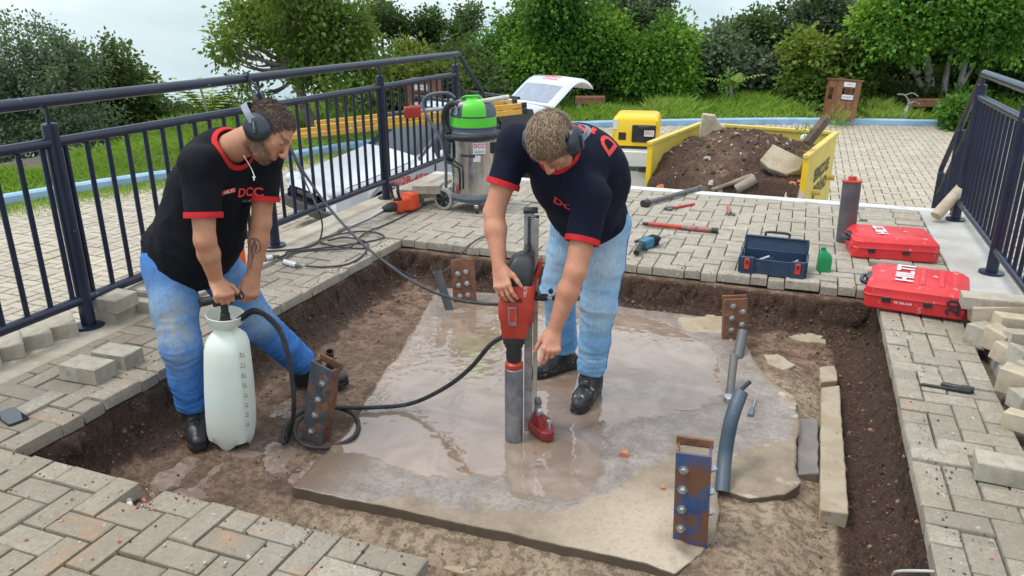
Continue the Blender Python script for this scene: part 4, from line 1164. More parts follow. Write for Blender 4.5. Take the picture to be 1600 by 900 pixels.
M_SKIN2 = skin_mat('fair_freckled_skin', (.52, .255, .155), (.60, .305, .195))
M_SHIRT1 = cloth_mat('black_shirt_cotton', (.004, .0045, .008), (.007, .008, .012))
M_SHIRT2 = cloth_mat('navy_black_shirt_cotton', (.0045, .007, .019), (.007, .010, .026))
M_TRIM = cloth_mat('red_ribbing', (.62, .03, .035), (.50, .022, .028))
M_JEAN1 = cloth_mat('blue_denim', (.045, .17, .50), (.07, .23, .58), fade=(.26, .42, .58), dirt=(.36, .34, .27))
M_JEAN2 = cloth_mat('light_blue_denim', (.13, .34, .62), (.19, .42, .68), fade=(.48, .62, .72), dirt=(.42, .42, .38))
M_BOOT = mat('black_boot_leather', (.012, .013, .016), .42, c2=(.03, .03, .034), scale=14, c3=(.30, .30, .30), scale3=34, lo3=.66, hi3=.72, bump=.2)
M_BOOT2 = mat('splashed_boot_leather', (.012, .013, .016), .45, c2=(.03, .03, .034), scale=14, c3=(.5, .5, .5), scale3=38, lo3=.61, hi3=.66, bump=.2)
M_SOLE = mat('boot_sole_rubber', (.016, .016, .016), .7, c3=(.2, .16, .12), scale3=12)
M_MUFF = mat('dark_plastic', (.018, .024, .036), .35, c2=(.03, .038, .052), scale=9)
M_BAND = mat('grey_headband_plastic', (.20, .235, .28), .4, c2=(.14, .17, .2))
M_WHITEP = mat('white_print', (.72, .73, .74), .7)
M_REDP = mat('red_print', (.72, .05, .04), .7)

def hand(s, w, fwd, pn, thumb, curls, spread=.10, L=1.0, th=(.5, .3), hand_k=.008, finger_dirs=None):
    """w wrist, fwd towards the knuckles, pn palm normal (out of the palm), thumb: unit side on which the thumb sits; adds to field s"""
    fwd = nrm(fwd); pn = nrm(np.array(pn) - fwd * (np.array(pn) @ fwd)); sd_ = np.cross(fwd, pn); sd_ = sd_ * np.sign(sd_ @ np.array(thumb) + 1e-9)
    w = np.array(w, float); kn = w + fwd * .088 * L
    s.cap(w, w + fwd * .03 * L, .026 * L, .028 * L, .015, pn, .75)
    for q, o_ in enumerate((.030, .010, -.011, -.030)):
        a = w + fwd * .018 * L + sd_ * o_ * .6 * L; b_ = kn + sd_ * o_ * L - fwd * (.004 if q in (0, 3) else 0)
        s.cap(a, b_, .0165 * L, .0125 * L, .012, pn, .95)
    s.ell(w + fwd * .03 * L + sd_ * .024 * L + pn * .008, (.02 * L, .028 * L, .016 * L), np.array([sd_, fwd, pn]).T, .012)
    tips = []
    for q, (o_, ln) in enumerate(zip((.030, .010, -.011, -.030), (.076, .085, .079, .062))):
        c = curls[q]; p = kn + sd_ * o_ * L; d = nrm(fwd + sd_ * spread * (1.5 - q) * .8)
        rr = [.0100, .0092, .0084, .0074]; s.ell(p - pn * .002, (.0115 * L,) * 3, None, .006)
        for j, fr in enumerate((.46, .30, .24)):
            a_ = c[j] if hasattr(c, '__len__') else c * (1.0, 1.15, .8)[j]
            ax_ = nrm(np.cross(pn, d)); d = d * math.cos(a_) + np.cross(nrm(np.cross(d, pn)), d) * math.sin(a_)
            d = nrm(d); nx_ = p + d * ln * fr * L
            s.cap(p, nx_, rr[j] * L, rr[j + 1] * L, .004); p = nx_
            pn_ = None
            # turn palm normal with the finger
            q_ = pn; pn2 = nrm(np.cross(np.cross(d, pn), d)) if abs(d @ pn) < .98 else pn
        tips.append(p)
    p = w + fwd * .022 * L + sd_ * .022 * L + pn * .006
    d = nrm(sd_ * math.cos(th[0]) + fwd * math.sin(th[0]) + pn * th[1])
    p2 = p + d * .040 * L; s.cap(p, p2, .016 * L, .0125 * L, .01)
    d2 = nrm(d * .6 + fwd * .75 + pn * th[1] * .6); p3 = p2 + d2 * .032 * L; s.cap(p2, p3, .0115 * L, .0105 * L, .004)
    p4 = p3 + nrm(d2 * .8 + fwd * .2 + pn * .25) * .026 * L; s.cap(p3, p4, .0103 * L, .0085 * L, .004)
    return tips
def hand2(s, w, fwd, pn, thumb, curls, spread=.1, L=1.0, th=(.5, .3)):
    """as hand(), finger bends computed in each finger's own plane"""
    fwd = nrm(fwd); pn = nrm(np.array(pn) - fwd * (np.array(pn) @ fwd)); sd_ = np.cross(fwd, pn); sd_ = sd_ * (1 if sd_ @ np.array(thumb) > 0 else -1)
    w = np.array(w, float); kn = w + fwd * .088 * L
    s.cap(w, w + fwd * .03 * L, .026 * L, .028 * L, .015, pn, .75)
    for q, o_ in enumerate((.031, .0105, -.0105, -.030)):
        a = w + fwd * .018 * L + sd_ * o_ * .6 * L; b_ = kn + sd_ * o_ * L - fwd * (.004, 0, .003, .010)[q] * L
        s.cap(a, b_, .0165 * L, .0125 * L, .010, pn, .95)
    s.ell(w + fwd * .03 * L + sd_ * .024 * L + pn * .008, (.02 * L, .028 * L, .016 * L), np.array([sd_, fwd, pn]).T, .012)
    tips = []
    for q, (o_, ln) in enumerate(zip((.031, .0105, -.0105, -.030), (.074, .084, .078, .061))):
        base = kn + sd_ * o_ * L - fwd * (.004, 0, .003, .010)[q] * L
        f0 = nrm(fwd + sd_ * spread * (1.5 - q)); n0 = nrm(pn - f0 * (pn @ f0)); a_ = 0; p = base
        s.ell(p - pn * .003, (.0118 * L,) * 3, None, .006)
        for j, fr in enumerate((.46, .30, .24)):
            c = curls[q]; a_ += c[j] if hasattr(c, '__len__') else c * (1.0, 1.15, .8)[j]
            d = f0 * math.cos(a_) + n0 * math.sin(a_)
            nx_ = p + d * ln * fr * L
            s.cap(p, nx_, (.0102, .0093, .0085)[j] * L, (.0093, .0085, .0074)[j] * L, .0035); p = nx_
        tips.append(p)
    p = w + fwd * .022 * L + sd_ * .022 * L + pn * .006
    d = nrm(sd_ * math.cos(th[0]) + fwd * math.sin(th[0]) + pn * th[1])
    p2 = p + d * .040 * L; s.cap(p, p2, .016 * L, .0125 * L, .01)
    d2 = nrm(d * .6 + fwd * .75 + pn * th[1] * .6); p3 = p2 + d2 * .032 * L; s.cap(p2, p3, .0115 * L, .0105 * L, .004)
    p4 = p3 + nrm(d2 * .8 + fwd * .2 + pn * .25) * .026 * L; s.cap(p3, p4, .0103 * L, .0085 * L, .004)
    return tips
def head(s, c, f, u, k=.012):
    """c centre of the head, f where the face points, u crown direction"""
    f = nrm(f); u = nrm(np.array(u) - f * (np.array(u) @ f)); l = np.cross(u, f); R = np.array([l, f, u]).T
    def q(a, b_, c_): return np.array(c) + l * a + f * b_ + u * c_
    s.ell(q(0, -.012, .028), (.076, .098, .086), R, k); s.ell(q(0, .030, -.035), (.062, .062, .075), R, .03)
    s.cap(q(-.028, .052, -.088), q(.028, .052, -.088), .022, .022, .025); s.cap(q(0, .068, -.098), q(0, .072, -.094), .017, .017, .02)
    for e in (-1, 1):
        s.cap(q(.058 * e, -.005, -.055), q(.032 * e, .05, -.092), .016, .016, .02)      # jaw
        s.ell(q(.046 * e, .062, -.018), (.020, .020, .018), R, .02)                       # cheek bone
        s.ell(q(.031 * e, .093, .006), (.018, .013, .011), R, .010, 'sub')               # eye socket
        s.ell(q(.031 * e, .079, .004), (.0135, .0125, .012), R, .004)                    # eye with lid
        s.cap(q(.014 * e, .093, .024), q(.045 * e, .082, .026), .008, .006, .010)        # brow ridge
        s.ell(q(.012 * e, .106, -.036), (.009, .010, .008), R, .006)                     # nostril wings
        s.ell(q(.079 * e, -.008, -.006), (.010, .019, .031), R, .006)                    # ear
        s.ell(q(.088 * e, -.004, -.004), (.006, .010, .018), R, .004, 'sub')
    s.cap(q(0, .094, .014), q(0, .117, -.030), .008, .012, .010)                          # nose
    s.cap(q(-.020, .088, -.059), q(.020, .088, -.059), .0065, .0065, .006); s.cap(q(-.015, .089, -.068), q(.015, .089, -.068), .0075, .0075, .006)
    s.cap(q(-.022, .098, -.0635), q(.022, .098, -.0635), .002, .002, .003, mode='sub')
    return q, R
def hair_shell(name, parent, V, q, R, c, cover, m, seed, n=5200, ln=.022, wid=.0016, flow=(0, 1, -.2), tone=(0, 1), lift=.25, off=.004):
    """V: samples of head skin; cover(a,b,c) -> 0..1 in head coordinates. thousands of short locks, following the comb direction"""
    r_ = np.random.default_rng(seed)
    loc = (V - np.array(c)) @ R
    cv = cover(loc[:, 0], loc[:, 1], loc[:, 2])
    ids = np.where(cv > .02)[0]
    if not len(ids): return
    pr = cv[ids]; ids = r_.choice(ids, n, p=pr / pr.sum())
    P = V[ids] + r_.normal(0, .0018, (n, 3)); ctr = np.array(c) + R @ np.array([0, -.01, .0])
    nn = P - ctr; nn /= np.linalg.norm(nn, axis=1)[:, None]
    fl_ = np.array(flow) if not callable(flow) else flow(loc[ids])
    d = (fl_ @ R.T) + r_.normal(0, .38, (n, 3)); d = d - nn * (d * nn).sum(1)[:, None]; d /= np.linalg.norm(d, axis=1)[:, None]
    clump = (fbm(P, 38, seed, 2) - .5)[:, None]
    d = d + np.cross(nn, d) * clump * 2.6; d /= np.linalg.norm(d, axis=1)[:, None]
    sd_ = np.cross(d, nn); w = wid * r_.uniform(.6, 1.4, (n, 1)); l_ = (ln * r_.uniform(.6, 1.3, n) * (.45 + .55 * cv[ids]))[:, None]
    B0 = P + nn * off; up_ = nn * (lift + .5 * clump)
    p1 = B0 + d * l_ * .5 + up_ * l_ * .45; p2 = B0 + d * l_ + up_ * l_ * .25
    A = np.stack([B0 - sd_ * w, B0 + sd_ * w, p1 + sd_ * w * .8, p1 - sd_ * w * .8, p2], 1)
    Vv = A.reshape(-1, 3); k = np.arange(n)[:, None] * 5
    F1 = k + np.array([0, 1, 2, 3]); F2 = k + np.array([3, 2, 4, 4])
    T = np.vstack([k + np.array([0, 1, 2]), k + np.array([0, 2, 3]), k + np.array([3, 2, 4])])
    rn = np.repeat(np.clip(tone[0] + (tone[1] - tone[0]) * (r_.random(n) * .6 + .4 * vnoise(P, 45, seed + 7)), 0, 1), 5)
    o = np_mesh(name, Vv - np.array(parent.location), T, m, None, dict(rnd=rn), smooth=False); o.parent = parent
    return o
def snap_text(txt, size, bvh_, origin, X, Y, m, parent, name='lettering', off=.0025, depth=.35, bold=.0, align='CENTER', shear=0.0, sub=2, sp=1.0):
    """flat print: letters laid on a curved surface"""
    X = nrm(X); Y = nrm(Y); N_ = np.cross(X, Y)
    cu = bpy.data.curves.new('print', 'FONT'); cu.body = txt; cu.size = size; cu.align_x = align; cu.align_y = 'CENTER'; cu.offset = bold; cu.shear = shear; cu.space_character = sp
    cu.resolution_u = 3
    to = bpy.data.objects.new('tmp', cu); COL.objects.link(to)
    dg = bpy.context.evaluated_depsgraph_get(); me = bpy.data.meshes.new_from_object(to.evaluated_get(dg))
    bpy.data.objects.remove(to); bpy.data.curves.remove(cu)
    bm = bmesh.new(); bm.from_mesh(me); bmesh.ops.triangulate(bm, faces=bm.faces)
    if bvh_ is not None:
        for _ in range(sub):
            el = [e for e in bm.edges if e.calc_length() > size * .12]
            if el: bmesh.ops.subdivide_edges(bm, edges=el, cuts=1); bmesh.ops.triangulate(bm, faces=bm.faces)
    for v in bm.verts:
        p = np.array(origin) + X * v.co.x + Y * v.co.y
        if bvh_ is not None:
            h = bvh_.ray_cast(Vector(p + N_ * depth), Vector(-N_), depth * 2.2)
            if h[0] is not None: p = np.array(h[0]) + np.array(h[1]) * off * (1 if np.array(h[1]) @ N_ > 0 else -1)
            else:
                h = bvh_.find_nearest(Vector(p)); p = np.array(h[0]) + N_ * off
        else: p = p + N_ * off
        v.co = Vector(p)
    bm.to_mesh(me); bm.free()
    o = link_mesh(name, me, m, parent, False)
    return o
def band(name, pts, r_out, w, t, m, parent, n=28):
    """ring round an axis: used for cuffs. pts=(centre, axis)"""
    c, ax = pts
    return MB().lathe([(r_out - t, -w / 2), (r_out, -w / 2), (r_out + .001, 0), (r_out, w / 2), (r_out - t, w / 2), (r_out - t, -w / 2)], c, ax, n=n, caps=False).build(name, m, parent, smooth=60)
def boot(s, ankle, toe_dir, lean=(0, 0, 1), L=1.0, zf=None):
    """ankle joint, horizontal toe direction; sole at zf"""
    a = np.array(ankle, float); t = nrm((toe_dir[0], toe_dir[1], 0)); zf = a[2] - .095 if zf is None else zf
    heel = np.array([a[0], a[1], zf]) - t * .045; b0 = np.array([a[0], a[1], zf]) + t * .12 * L; toe = np.array([a[0], a[1], zf]) + t * .185 * L
    up = np.array([0, 0, 1.0]); s.cap(a - up * .01, a + np.array(lean) * .07, .052, .055, .02)
    s.cap(heel + up * .05, a - up * .015, .043, .05, .03)
    s.cap(a - up * .03 + t * .02, b0 + up * .043, .050, .043, .03, np.cross(t, up), 1.0)
    s.cap(b0 + up * .04, toe + up * .034, .046, .034, .03)
    s.cap(heel + up * .03, b0 + up * .03, .043, .046, .02)
    s.cut(np.array([a[0], a[1], zf + .012]), (0, 0, -1), a, .3, .004)
def sole(name, ankle, toe_dir, zf, m, parent, L=1.0):
    a = np.array(ankle, float); t = nrm((toe_dir[0], toe_dir[1], 0)); sdv = np.array([-t[1], t[0], 0])
    pr = [(-.092, 0), (-.085, .030), (-.05, .043), (.0, .039), (.07, .045), (.12, .050), (.17, .046), (.205, .032), (.222, .0)]
    poly = [(x * L if x > 0 else x, y) for x, y in pr] + [(x * L if x > 0 else x, -y) for x, y in reversed(pr[1:-1])]
    return MB().prism(poly, (a[0], a[1], zf), t, sdv, (0, 0, .022)).build(name, m, parent, bevel=.004)
def laces(parent, ankle, toe_dir, zf, m):
    t = nrm((toe_dir[0], toe_dir[1], 0)); sdv = np.array([-t[1], t[0], 0]); a = np.array(ankle)
    for i in range(5):
        f_ = i / 4; c = a + t * (.058 + .06 * f_ - .02 * (1 - f_)) + np.array([0, 0, .055 * (1 - f_) - .018 * f_ + .0])
        b = MB().tube([c - sdv * .026 - (0, 0, .010), c + t * .004 + (0, 0, .004), c + sdv * .026 - (0, 0, .010)], .0028, 6); b.build('lace', m, parent)
BUILD_PEOPLE = True
# ------------------------------------------------------------------ the two workers
_T = -_F                      # towards the camera stand point
def v_(r, u, t): return nrm(_R * r + _U * u + _T * t)
def snap_lines(lines, width, bvh_, origin, X, Y, m, parent, name='tattoo', off=.0012, depth=.15):
    X = nrm(X); Y = nrm(Y); N_ = np.cross(X, Y); V, Fc, k = [], [], 0
    for ln in lines:
        pts = np.array(spline([(x, y, 0) for x, y in ln], 5))[:, :2]; tg = np.gradient(pts, axis=0); tg /= np.linalg.norm(tg, axis=1)[:, None] + 1e-9
        n2 = np.stack([-tg[:, 1], tg[:, 0]], 1) * width / 2
        for i in range(len(pts)):
            for q in (pts[i] - n2[i], pts[i] + n2[i]):
                p = np.array(origin) + X * q[0] + Y * q[1]
                h = bvh_.ray_cast(Vector(p + N_ * depth), Vector(-N_), depth * 2)
                if h[0] is not None: p = np.array(h[0]) + N_ * off
                V.append(p)
        for i in range(len(pts) - 1): Fc.append((k + 2 * i, k + 2 * i + 1, k + 2 * i + 3, k + 2 * i + 2))
        k += 2 * len(pts)
    return MB().add(V, Fc).build(name, m, parent, fix=False)
def print_on(txt, size, px, py, bv, X, m, parent, Yup=None, depth=.05, **k):
    h = bv.ray_cast(Vector(_C), Vector(nrm(ray(px, py))), 9)
    if not h[0]: return
    n_ = np.array(h[1]); n_ = n_ if n_ @ _T > 0 else -n_; n_ = nrm(n_ + _T * .35)
    X_ = nrm(np.array(X) - n_ * (np.array(X) @ n_)); return snap_text(txt, size, bv, np.array(h[0]), X_, np.cross(n_, X_), m, parent, depth=depth, **k)
def collar(parent, ctr, ax, fwd, rx, ry, bv, m, w=.011):
    """ribbed neck band laid on the shirt"""
    ax = nrm(ax); X = nrm(np.array(fwd) - ax * (np.array(fwd) @ ax)); Y = np.cross(ax, X); P, Pn = [], []
    for k in range(41):
        a = 2 * PI * k / 40; rad = X * math.cos(a) * ry + Y * math.sin(a) * rx
        h = bv.ray_cast(Vector(np.array(ctr) + rad + ax * .12), Vector(-ax), .30)
        if h[0] is None: h = bv.find_nearest(Vector(np.array(ctr) + rad))
        n = nrm(np.array(h[1]) * (1 if np.array(h[1]) @ ax > 0 else -1) * .5 + nrm(rad) * .6 + ax * .3); q = np.array(h[0])
        P.append(q); Pn.append(n)
    for _ in range(3):
        A_ = np.array(P[:-1]); A_ = A_ * .5 + .25 * (np.roll(A_, 1, 0) + np.roll(A_, -1, 0)); P = list(A_) + [A_[0]]
    P = np.array(P); P[-1] = P[0]
    b = MB(); tg = np.roll(P[:-1], -1, 0) - np.roll(P[:-1], 1, 0); tg /= np.linalg.norm(tg, axis=1)[:, None]
    V = []
    for i in range(40):
        n = Pn[i]; sdd = nrm(np.cross(tg[i], n))
        for a, c in ((-w, -.002), (-w, .0035), (0, .005), (w, .0035), (w, -.002)): V.append(P[i] + sdd * a + n * c)
    Fc = [(i * 5 + j, i * 5 + j + 1, ((i + 1) % 40) * 5 + j + 1, ((i + 1) % 40) * 5 + j) for i in range(40) for j in range(4)]
    return b.add(V, Fc).build('collar', m, parent, smooth=70)
def earmuffs(parent, c, R, band_pts, m_cup, m_band):
    def q(a, b_, d): return np.array(c) + R @ np.array([a, b_, d])
    mf = bpy.data.objects.new('ear_defenders', None); COL.objects.link(mf); mf.parent = parent
    for e in (-1, 1):
        b = MB(); b.lathe([(.030, 0), (.047, .004), (.050, .012), (.047, .022), (.040, .034), (.026, .041), (.001, .043)], (0, 0, 0), (e, 0, 0), n=22, sx=1.22, sy=.9)
        V = np.array(b.v)
        sq = np.maximum(np.abs(V[:, 1]) / .05, np.abs(V[:, 2]) / .06)
        b.v = [tuple(q(.084 * e + v[0], -.008 + v[1] * 1.0, -.008 + v[2] * 1.12)) for v in V]
        b.build('ear_cup', m_cup, mf, local=False, smooth=45)
        b = MB(); b.lathe([(.036, 0), (.050, .002), (.051, .011), (.036, .013)], (0, 0, 0), (e, 0, 0), n=22); b.v = [tuple(q(.074 * e + v[0], -.008 + v[1] * .92, -.008 + v[2] * 1.15)) for v in b.v]
        b.build('cushion', M_SOLE, mf, smooth=45)
        b = MB(); b.beam(q(.128 * e, -.03, .012), q(.130 * e, .015, -.028), .016, .008, R @ np.array([e, 0, 0])); b.build('yoke', m_cup, mf, bevel=.003)
        b = MB(); b.beam(q(.133 * e, -.018, .002), q(.134 * e, .005, -.018), .004, .006, R @ np.array([e, 0, 0])); b.build('slot', m_band, mf, bevel=.001)
    P = [q(*p) for p in band_pts]; P = spline(P, 8); V = []
    up_ = R @ np.array([0, .25, 1.0])
    n = len(P)
    for i in range(n):
        t = nrm(P[min(n - 1, i + 1)] - P[max(0, i - 1)]); w_ = nrm(up_ - t * (up_ @ t)); o_ = np.cross(t, w_)
        for a, c_ in ((-.013, -.002), (.013, -.002), (.013, .002), (-.013, .002)): V.append(P[i] + w_ * a + o_ * c_)
    Fc = [(i * 4 + j, i * 4 + (j + 1) % 4, (i + 1) * 4 + (j + 1) % 4, (i + 1) * 4 + j) for i in range(n - 1) for j in range(4)] + [(3, 2, 1, 0), (4 * n - 4, 4 * n - 3, 4 * n - 2, 4 * n - 1)]
    MB().add(V, Fc).build('headband', m_band, mf, smooth=50)
    return mf
def person(key, label, J, FW, hd, skin, hairm, shirtm, jeanm, bootm, cfg):
    J = {k: np.array(v, float) for k, v in J.items()}
    root = thing('person', label, 'person', (J['pel'][0], J['pel'][1], cfg['zf']))
    pel, scn = J['pel'], J['sc']; sp = nrm(scn - pel); lat = nrm(J['shL'] - J['shR']); nF = nrm(np.cross(sp, lat)); nF = nF if nF @ FW > 0 else -nF
    lat = nrm(np.cross(nF, sp)) * (1 if np.cross(nF, sp) @ lat > 0 else -1)
    hl = nrm(J['hL'] - J['hR'])
    lo = np.min(list(J.values()), 0) - .30; hi = np.max(list(J.values()), 0) + .28; lo[2] = cfg['zf'] - .03
    k_ = cfg['bulk']
    # ---- skin: one continuous body
    s = SDF(lo, hi, .0046)
    hc, (q, R) = J['head'], head(s, J['head'], hd[0], hd[1])
    nb = scn + sp * .02
    s.cap(q(0, -.025, -.055), nb, .056 * cfg.get('neck', 1), .064 * cfg.get('neck', 1), .02); s.cap(nb, scn - sp * .08, .066, .08, .03)
    s.chain([J['pel'], pel * .55 + scn * .45, pel * .2 + scn * .8], [.105, .10, .12], .04, nF, .8)
    for e in 'RL':
        sh, el, wr = J['sh' + e], J['el' + e], J['wr' + e]
        s.cap(scn - sp * .05, sh, .075, .055, .03); m1 = sh * .55 + el * .45
        s.chain([sh, m1, el], [.055, .053 * k_, .043 * k_], .02)
        m2 = el * .68 + wr * .32; s.chain([el, m2, wr], [.0425 * k_, .0445 * k_, .0285], .02)
        s.cap(J['h' + e], J['k' + e], .075, .055, .03); s.cap(J['k' + e], J['a' + e], .052, .04, .02)
        s.cap(J['a' + e] + (0, 0, .02), J['a' + e] + nrm(J['t' + e]) * .08 - (0, 0, .05), .036, .03, .02)
        h = cfg['hand' + e]; hand2(s, wr, **h)
    def sk_attr(V):
        L_ = (V - hc) @ R; a, b_, c = L_[:, 0], L_[:, 1], L_[:, 2]; nh = (np.linalg.norm(L_, axis=1) < .17)
        low = sstep(.004, -.014, c + .014 + .40 * np.maximum(0, b_)) * sstep(-.04, -.01, b_) * sstep(-.125, -.10, c)
        mouth = np.exp(-((b_ - .095) / .02) ** 2 - ((c + .0635) / .008) ** 2 - (a / .024) ** 4)
        bd = np.where(nh, low, 0) * (1 - mouth * .7) * cfg['beard'] * (.7 + .3 * vnoise(V, 260, 3))
        chk = np.exp(-(((np.abs(a) - .045) / .02) ** 2 + ((c + .02) / .02) ** 2)) * sstep(.03, .06, b_) * .35 + np.exp(-((c + .03) / .018) ** 2 - ((b_ - .115) / .02) ** 2 - (a / .02) ** 2) * .22
        ear = sstep(.072, .08, np.abs(a)) * sstep(.04, .03, np.abs(c)) * .35 * nh
        kn = 0
        for e in 'RL':
            h = cfg['hand' + e]; kp_ = J['wr' + e] + nrm(h['fwd']) * .095; d = np.linalg.norm(V - kp_, axis=1); kn = kn + .28 * np.exp(-(d / .035) ** 2)
        brow = np.exp(-((c - .028 + .15 * np.abs(np.abs(a) - .03)) / .0055) ** 2) * sstep(.012, .018, np.abs(a)) * sstep(.055, .045, np.abs(a)) * sstep(.05, .07, b_) * nh
        lash = np.exp(-((c + .001) / .0035) ** 2 - ((np.abs(a) - .031) / .013) ** 2) * sstep(.07, .08, b_) * nh
        return dict(beard=np.clip(bd, 0, 1), red=np.clip(chk * nh + ear + kn + mouth * .5 * nh, 0, .7), dark=np.clip(brow * .85 + lash * .8, 0, .9), eye=0 * a)
    body, V, Q = sdf_obj('body', s, skin, root, 2, sk_attr, .45)
    if cfg.get('tattoo'):
        el, wr = J['elL'], J['wrL']; yy = nrm(el - wr); c0 = wr * .45 + el * .55; X = nrm(np.cross(yy, _T)); X = X if X @ _R > 0 else -X
        circ = [(.026 * math.cos(a), .034 * math.sin(a) + .012) for a in np.linspace(-1.2, 4.6, 14)]
        lines = [circ, [(0, .04), (-.004, .02), (-.006, -.01), (-.003, -.05)], [(0, .04), (.006, .02), (.006, -.01), (-.003, -.05)], [(-.01, .0), (-.008, -.02), (-.003, -.05), (-.004, -.075), (-.008, -.095)], [(-.018, .035), (0, .044), (.018, .035)], [(-.012, .022), (-.01, .0), (-.006, -.02)], [(.012, .022), (.01, .0), (.004, -.02)], [(0, .036), (0, .01)]]
        snap_lines(lines, .0034, bvh(V, Q), c0, X, yy, mat('tattoo_ink', (.09, .075, .075), .6), root)
    # ---- hair
    hs = SDF(hc - .17, hc + .17, .004)
    hs.ell(q(0, -.012, .028), (.0795, .1015, .0895), R, .01)
    for (p, n_) in cfg['haircuts']: hs.cut(q(*p), R @ np.array(n_, float), hc, .17, .01)
    hs.warp(lambda P: fbm(P, 60, 4, 2) - .5, .006)
    ho, HV, HQ = sdf_obj('hair', hs, hairm, root, 1, lambda V: dict(rnd=np.full(len(V), .25)), .3)
    hair_shell('hair_locks', ho, HV + 0, q, R, hc, lambda a, b_, c: np.ones_like(a), hairm, 5, **cfg['locks']).location = -np.array(root.location) * 0
    ho2 = ho.children[0]; 
    ho2.data.transform(Matrix.Translation(-Vector(root.location)))
    tag(ho2, kind='stuff')
    earmuffs(root, hc, R, cfg['band'], M_MUFF, M_BAND)
    if cfg['beard'] > .5:
        nearv = V[np.linalg.norm(V - hc, axis=1) < .16]
        bo = hair_shell('beard', root, nearv, q, R, hc, lambda a, b_, c: sstep(.004, -.014, c + .014 + .40 * np.maximum(0, b_)) * sstep(-.03, .0, b_) * sstep(-.125, -.105, c) * (1 - np.exp(-((c + .0635) / .007) ** 2 - (a / .022) ** 4) * sstep(.08, .09, b_)), hairm, 15, n=3000, ln=.008, wid=.0007, flow=(0, .3, -1), tone=(.0, .5), lift=.35, off=-.001)
        tag(bo, kind='stuff')
    # ---- shirt
    ss = SDF(lo, hi, .0052)
    B = cfg['shirt']       # radii at hem, belly, chest, yoke
    hem = pel - sp * cfg['hem']; belly = pel * .72 + scn * .28 + nF * cfg.get('belly', 0); chest = pel * .30 + scn * .70; yoke = scn - sp * .02
    ss.chain([hem - sp * .05, belly, chest], [B[0], B[1], B[2]], .05, nF, cfg['fl'])
    ss.cap(chest, yoke, B[2], B[3], .06, nF, cfg['fl'])
    for bo_, br_ in cfg.get('bumps', ()): ss.ell(pel * (1 - bo_[0]) + scn * bo_[0] + nF * bo_[1] + lat * bo_[2], br_, np.array([lat, nF, sp]).T, .06)
    ss.cap(yoke - sp * .01, nb + sp * .02, .085, .070, .04)
    cuffs = []
    for e in 'RL':
        sh, el = J['sh' + e], J['el' + e]; d = nrm(el - sh); ce = sh + d * cfg['slv']
        ss.cap(scn - sp * .055, sh, .095, .074, .045); ss.cap(sh, ce + d * .03, .073, cfg['cuff'], .035)
        cuffs.append((ce, d))
    ax_ = nrm(q(0, -.02, -.06) - nb)
    ss.cap(nb - ax_ * .03, nb + ax_ * .12, .068, .074, .010, mode='sub')
    fw = folds(cfg['seed'], 7, 15); sf = stretch_folds(sp + lat * .35, cfg['seed'] + 5, 3, 16)
    def shirt_w(P): 
        t = (P - pel) @ sp / np.linalg.norm(scn - pel); return fw(P) * .8 + sf(P) * sstep(.9, .1, t) * .8
    ss.warp(shirt_w, cfg['wr'])
    for ce, d in cuffs:
        ss.cut(ce, d, ce + d * .06, .085, .003)
    ss.cut(hem, -sp, hem - sp * .13, .26, .004)
    ss.cap(hem - sp * .08, hem + sp * .02, B[0] - .018, B[0] - .018, .004, nF, cfg['fl'], 'sub')
    sho, SV, SQ = sdf_obj('shirt', ss, shirtm, root, 2, None, .5); sb = bvh(SV, SQ)
    for ce, d in cuffs: band('sleeve_trim', (ce - d * .008, d), cfg['cuff'] + .0075, .024, .014, M_TRIM, root)
    collar(root, nb + ax_ * .02, ax_, nF, .084, .086, sb, M_TRIM)
    # ---- jeans
    js = SDF(lo, np.array([hi[0], hi[1], pel[2] + .25]), .0056)
    w0 = pel + sp * .06; JR = cfg['jeans']
    js.cap(w0, pel - (0, 0, .03), JR[0] * .93, JR[0], .04, nF, .80)
    for e in 'RL':
        h, kn, an = J['h' + e], J['k' + e], J['a' + e]; hemp = an + nrm(kn - an) * .045
        js.chain([h, h * .5 + kn * .5, kn], [JR[1], JR[1] * .93, JR[2]], .03); js.chain([kn, kn * .45 + hemp * .55, hemp - nrm(kn - an) * .03], [JR[2], JR[3] * 1.04, JR[3]], .02)
        js.ell(h - nF * cfg.get('butt', .03) + (0, 0, -.01), (.095, .095, .10), None, .05)
    legs = [(J['h' + e], J['k' + e], J['a' + e]) for e in 'RL']
    def jw(P):
        r = 0
        for (h, kn, an) in legs:
            for a, b_, amp, fb in ((h, kn, .6, 20), (kn, an, 1.25, 30)):
                d = b_ - a; t = np.clip((P - a) @ d / (d @ d), -.1, 1.1); dist = np.linalg.norm(P - a - t[:, None] * d, axis=1); w = sstep(.13, .09, dist) * ((t > -.1) & (t < 1.1))
                r = r + w * amp * (.45 + .8 * np.abs(t - .35)) * stretch_folds(d, 31 + int(fb), 5, fb)(P)
        return r * .6 + folds(77, 8, 18)(P) * .6
    js.warp(jw, .0125)
    for e in 'RL':
        kn, an = J['k' + e], J['a' + e]; d = nrm(an - kn); hp = an - d * .03; js.cut(hp, d, hp + d * .07, .10, .003)
        js.cap(hp - d * .02, hp + d * .05, JR[3] - .010, JR[3] - .006, .003, mode='sub')
    def jattr(V):
        fd = np.zeros(len(V)); dt = np.zeros(len(V))
        for (c, r, a) in cfg['fades']: fd = np.maximum(fd, a * np.exp(-(np.linalg.norm(V - np.array(c), axis=1) / r) ** 2))
        for (c, r, a) in cfg['dirt']: dt = np.maximum(dt, a * np.exp(-(np.linalg.norm(V - np.array(c), axis=1) / r) ** 2))
        return dict(fade=fd, dirt=dt)
    jo, JV, JQ = sdf_obj('jeans', js, jeanm, root, 2, jattr, .45); jb = bvh(JV, JQ)
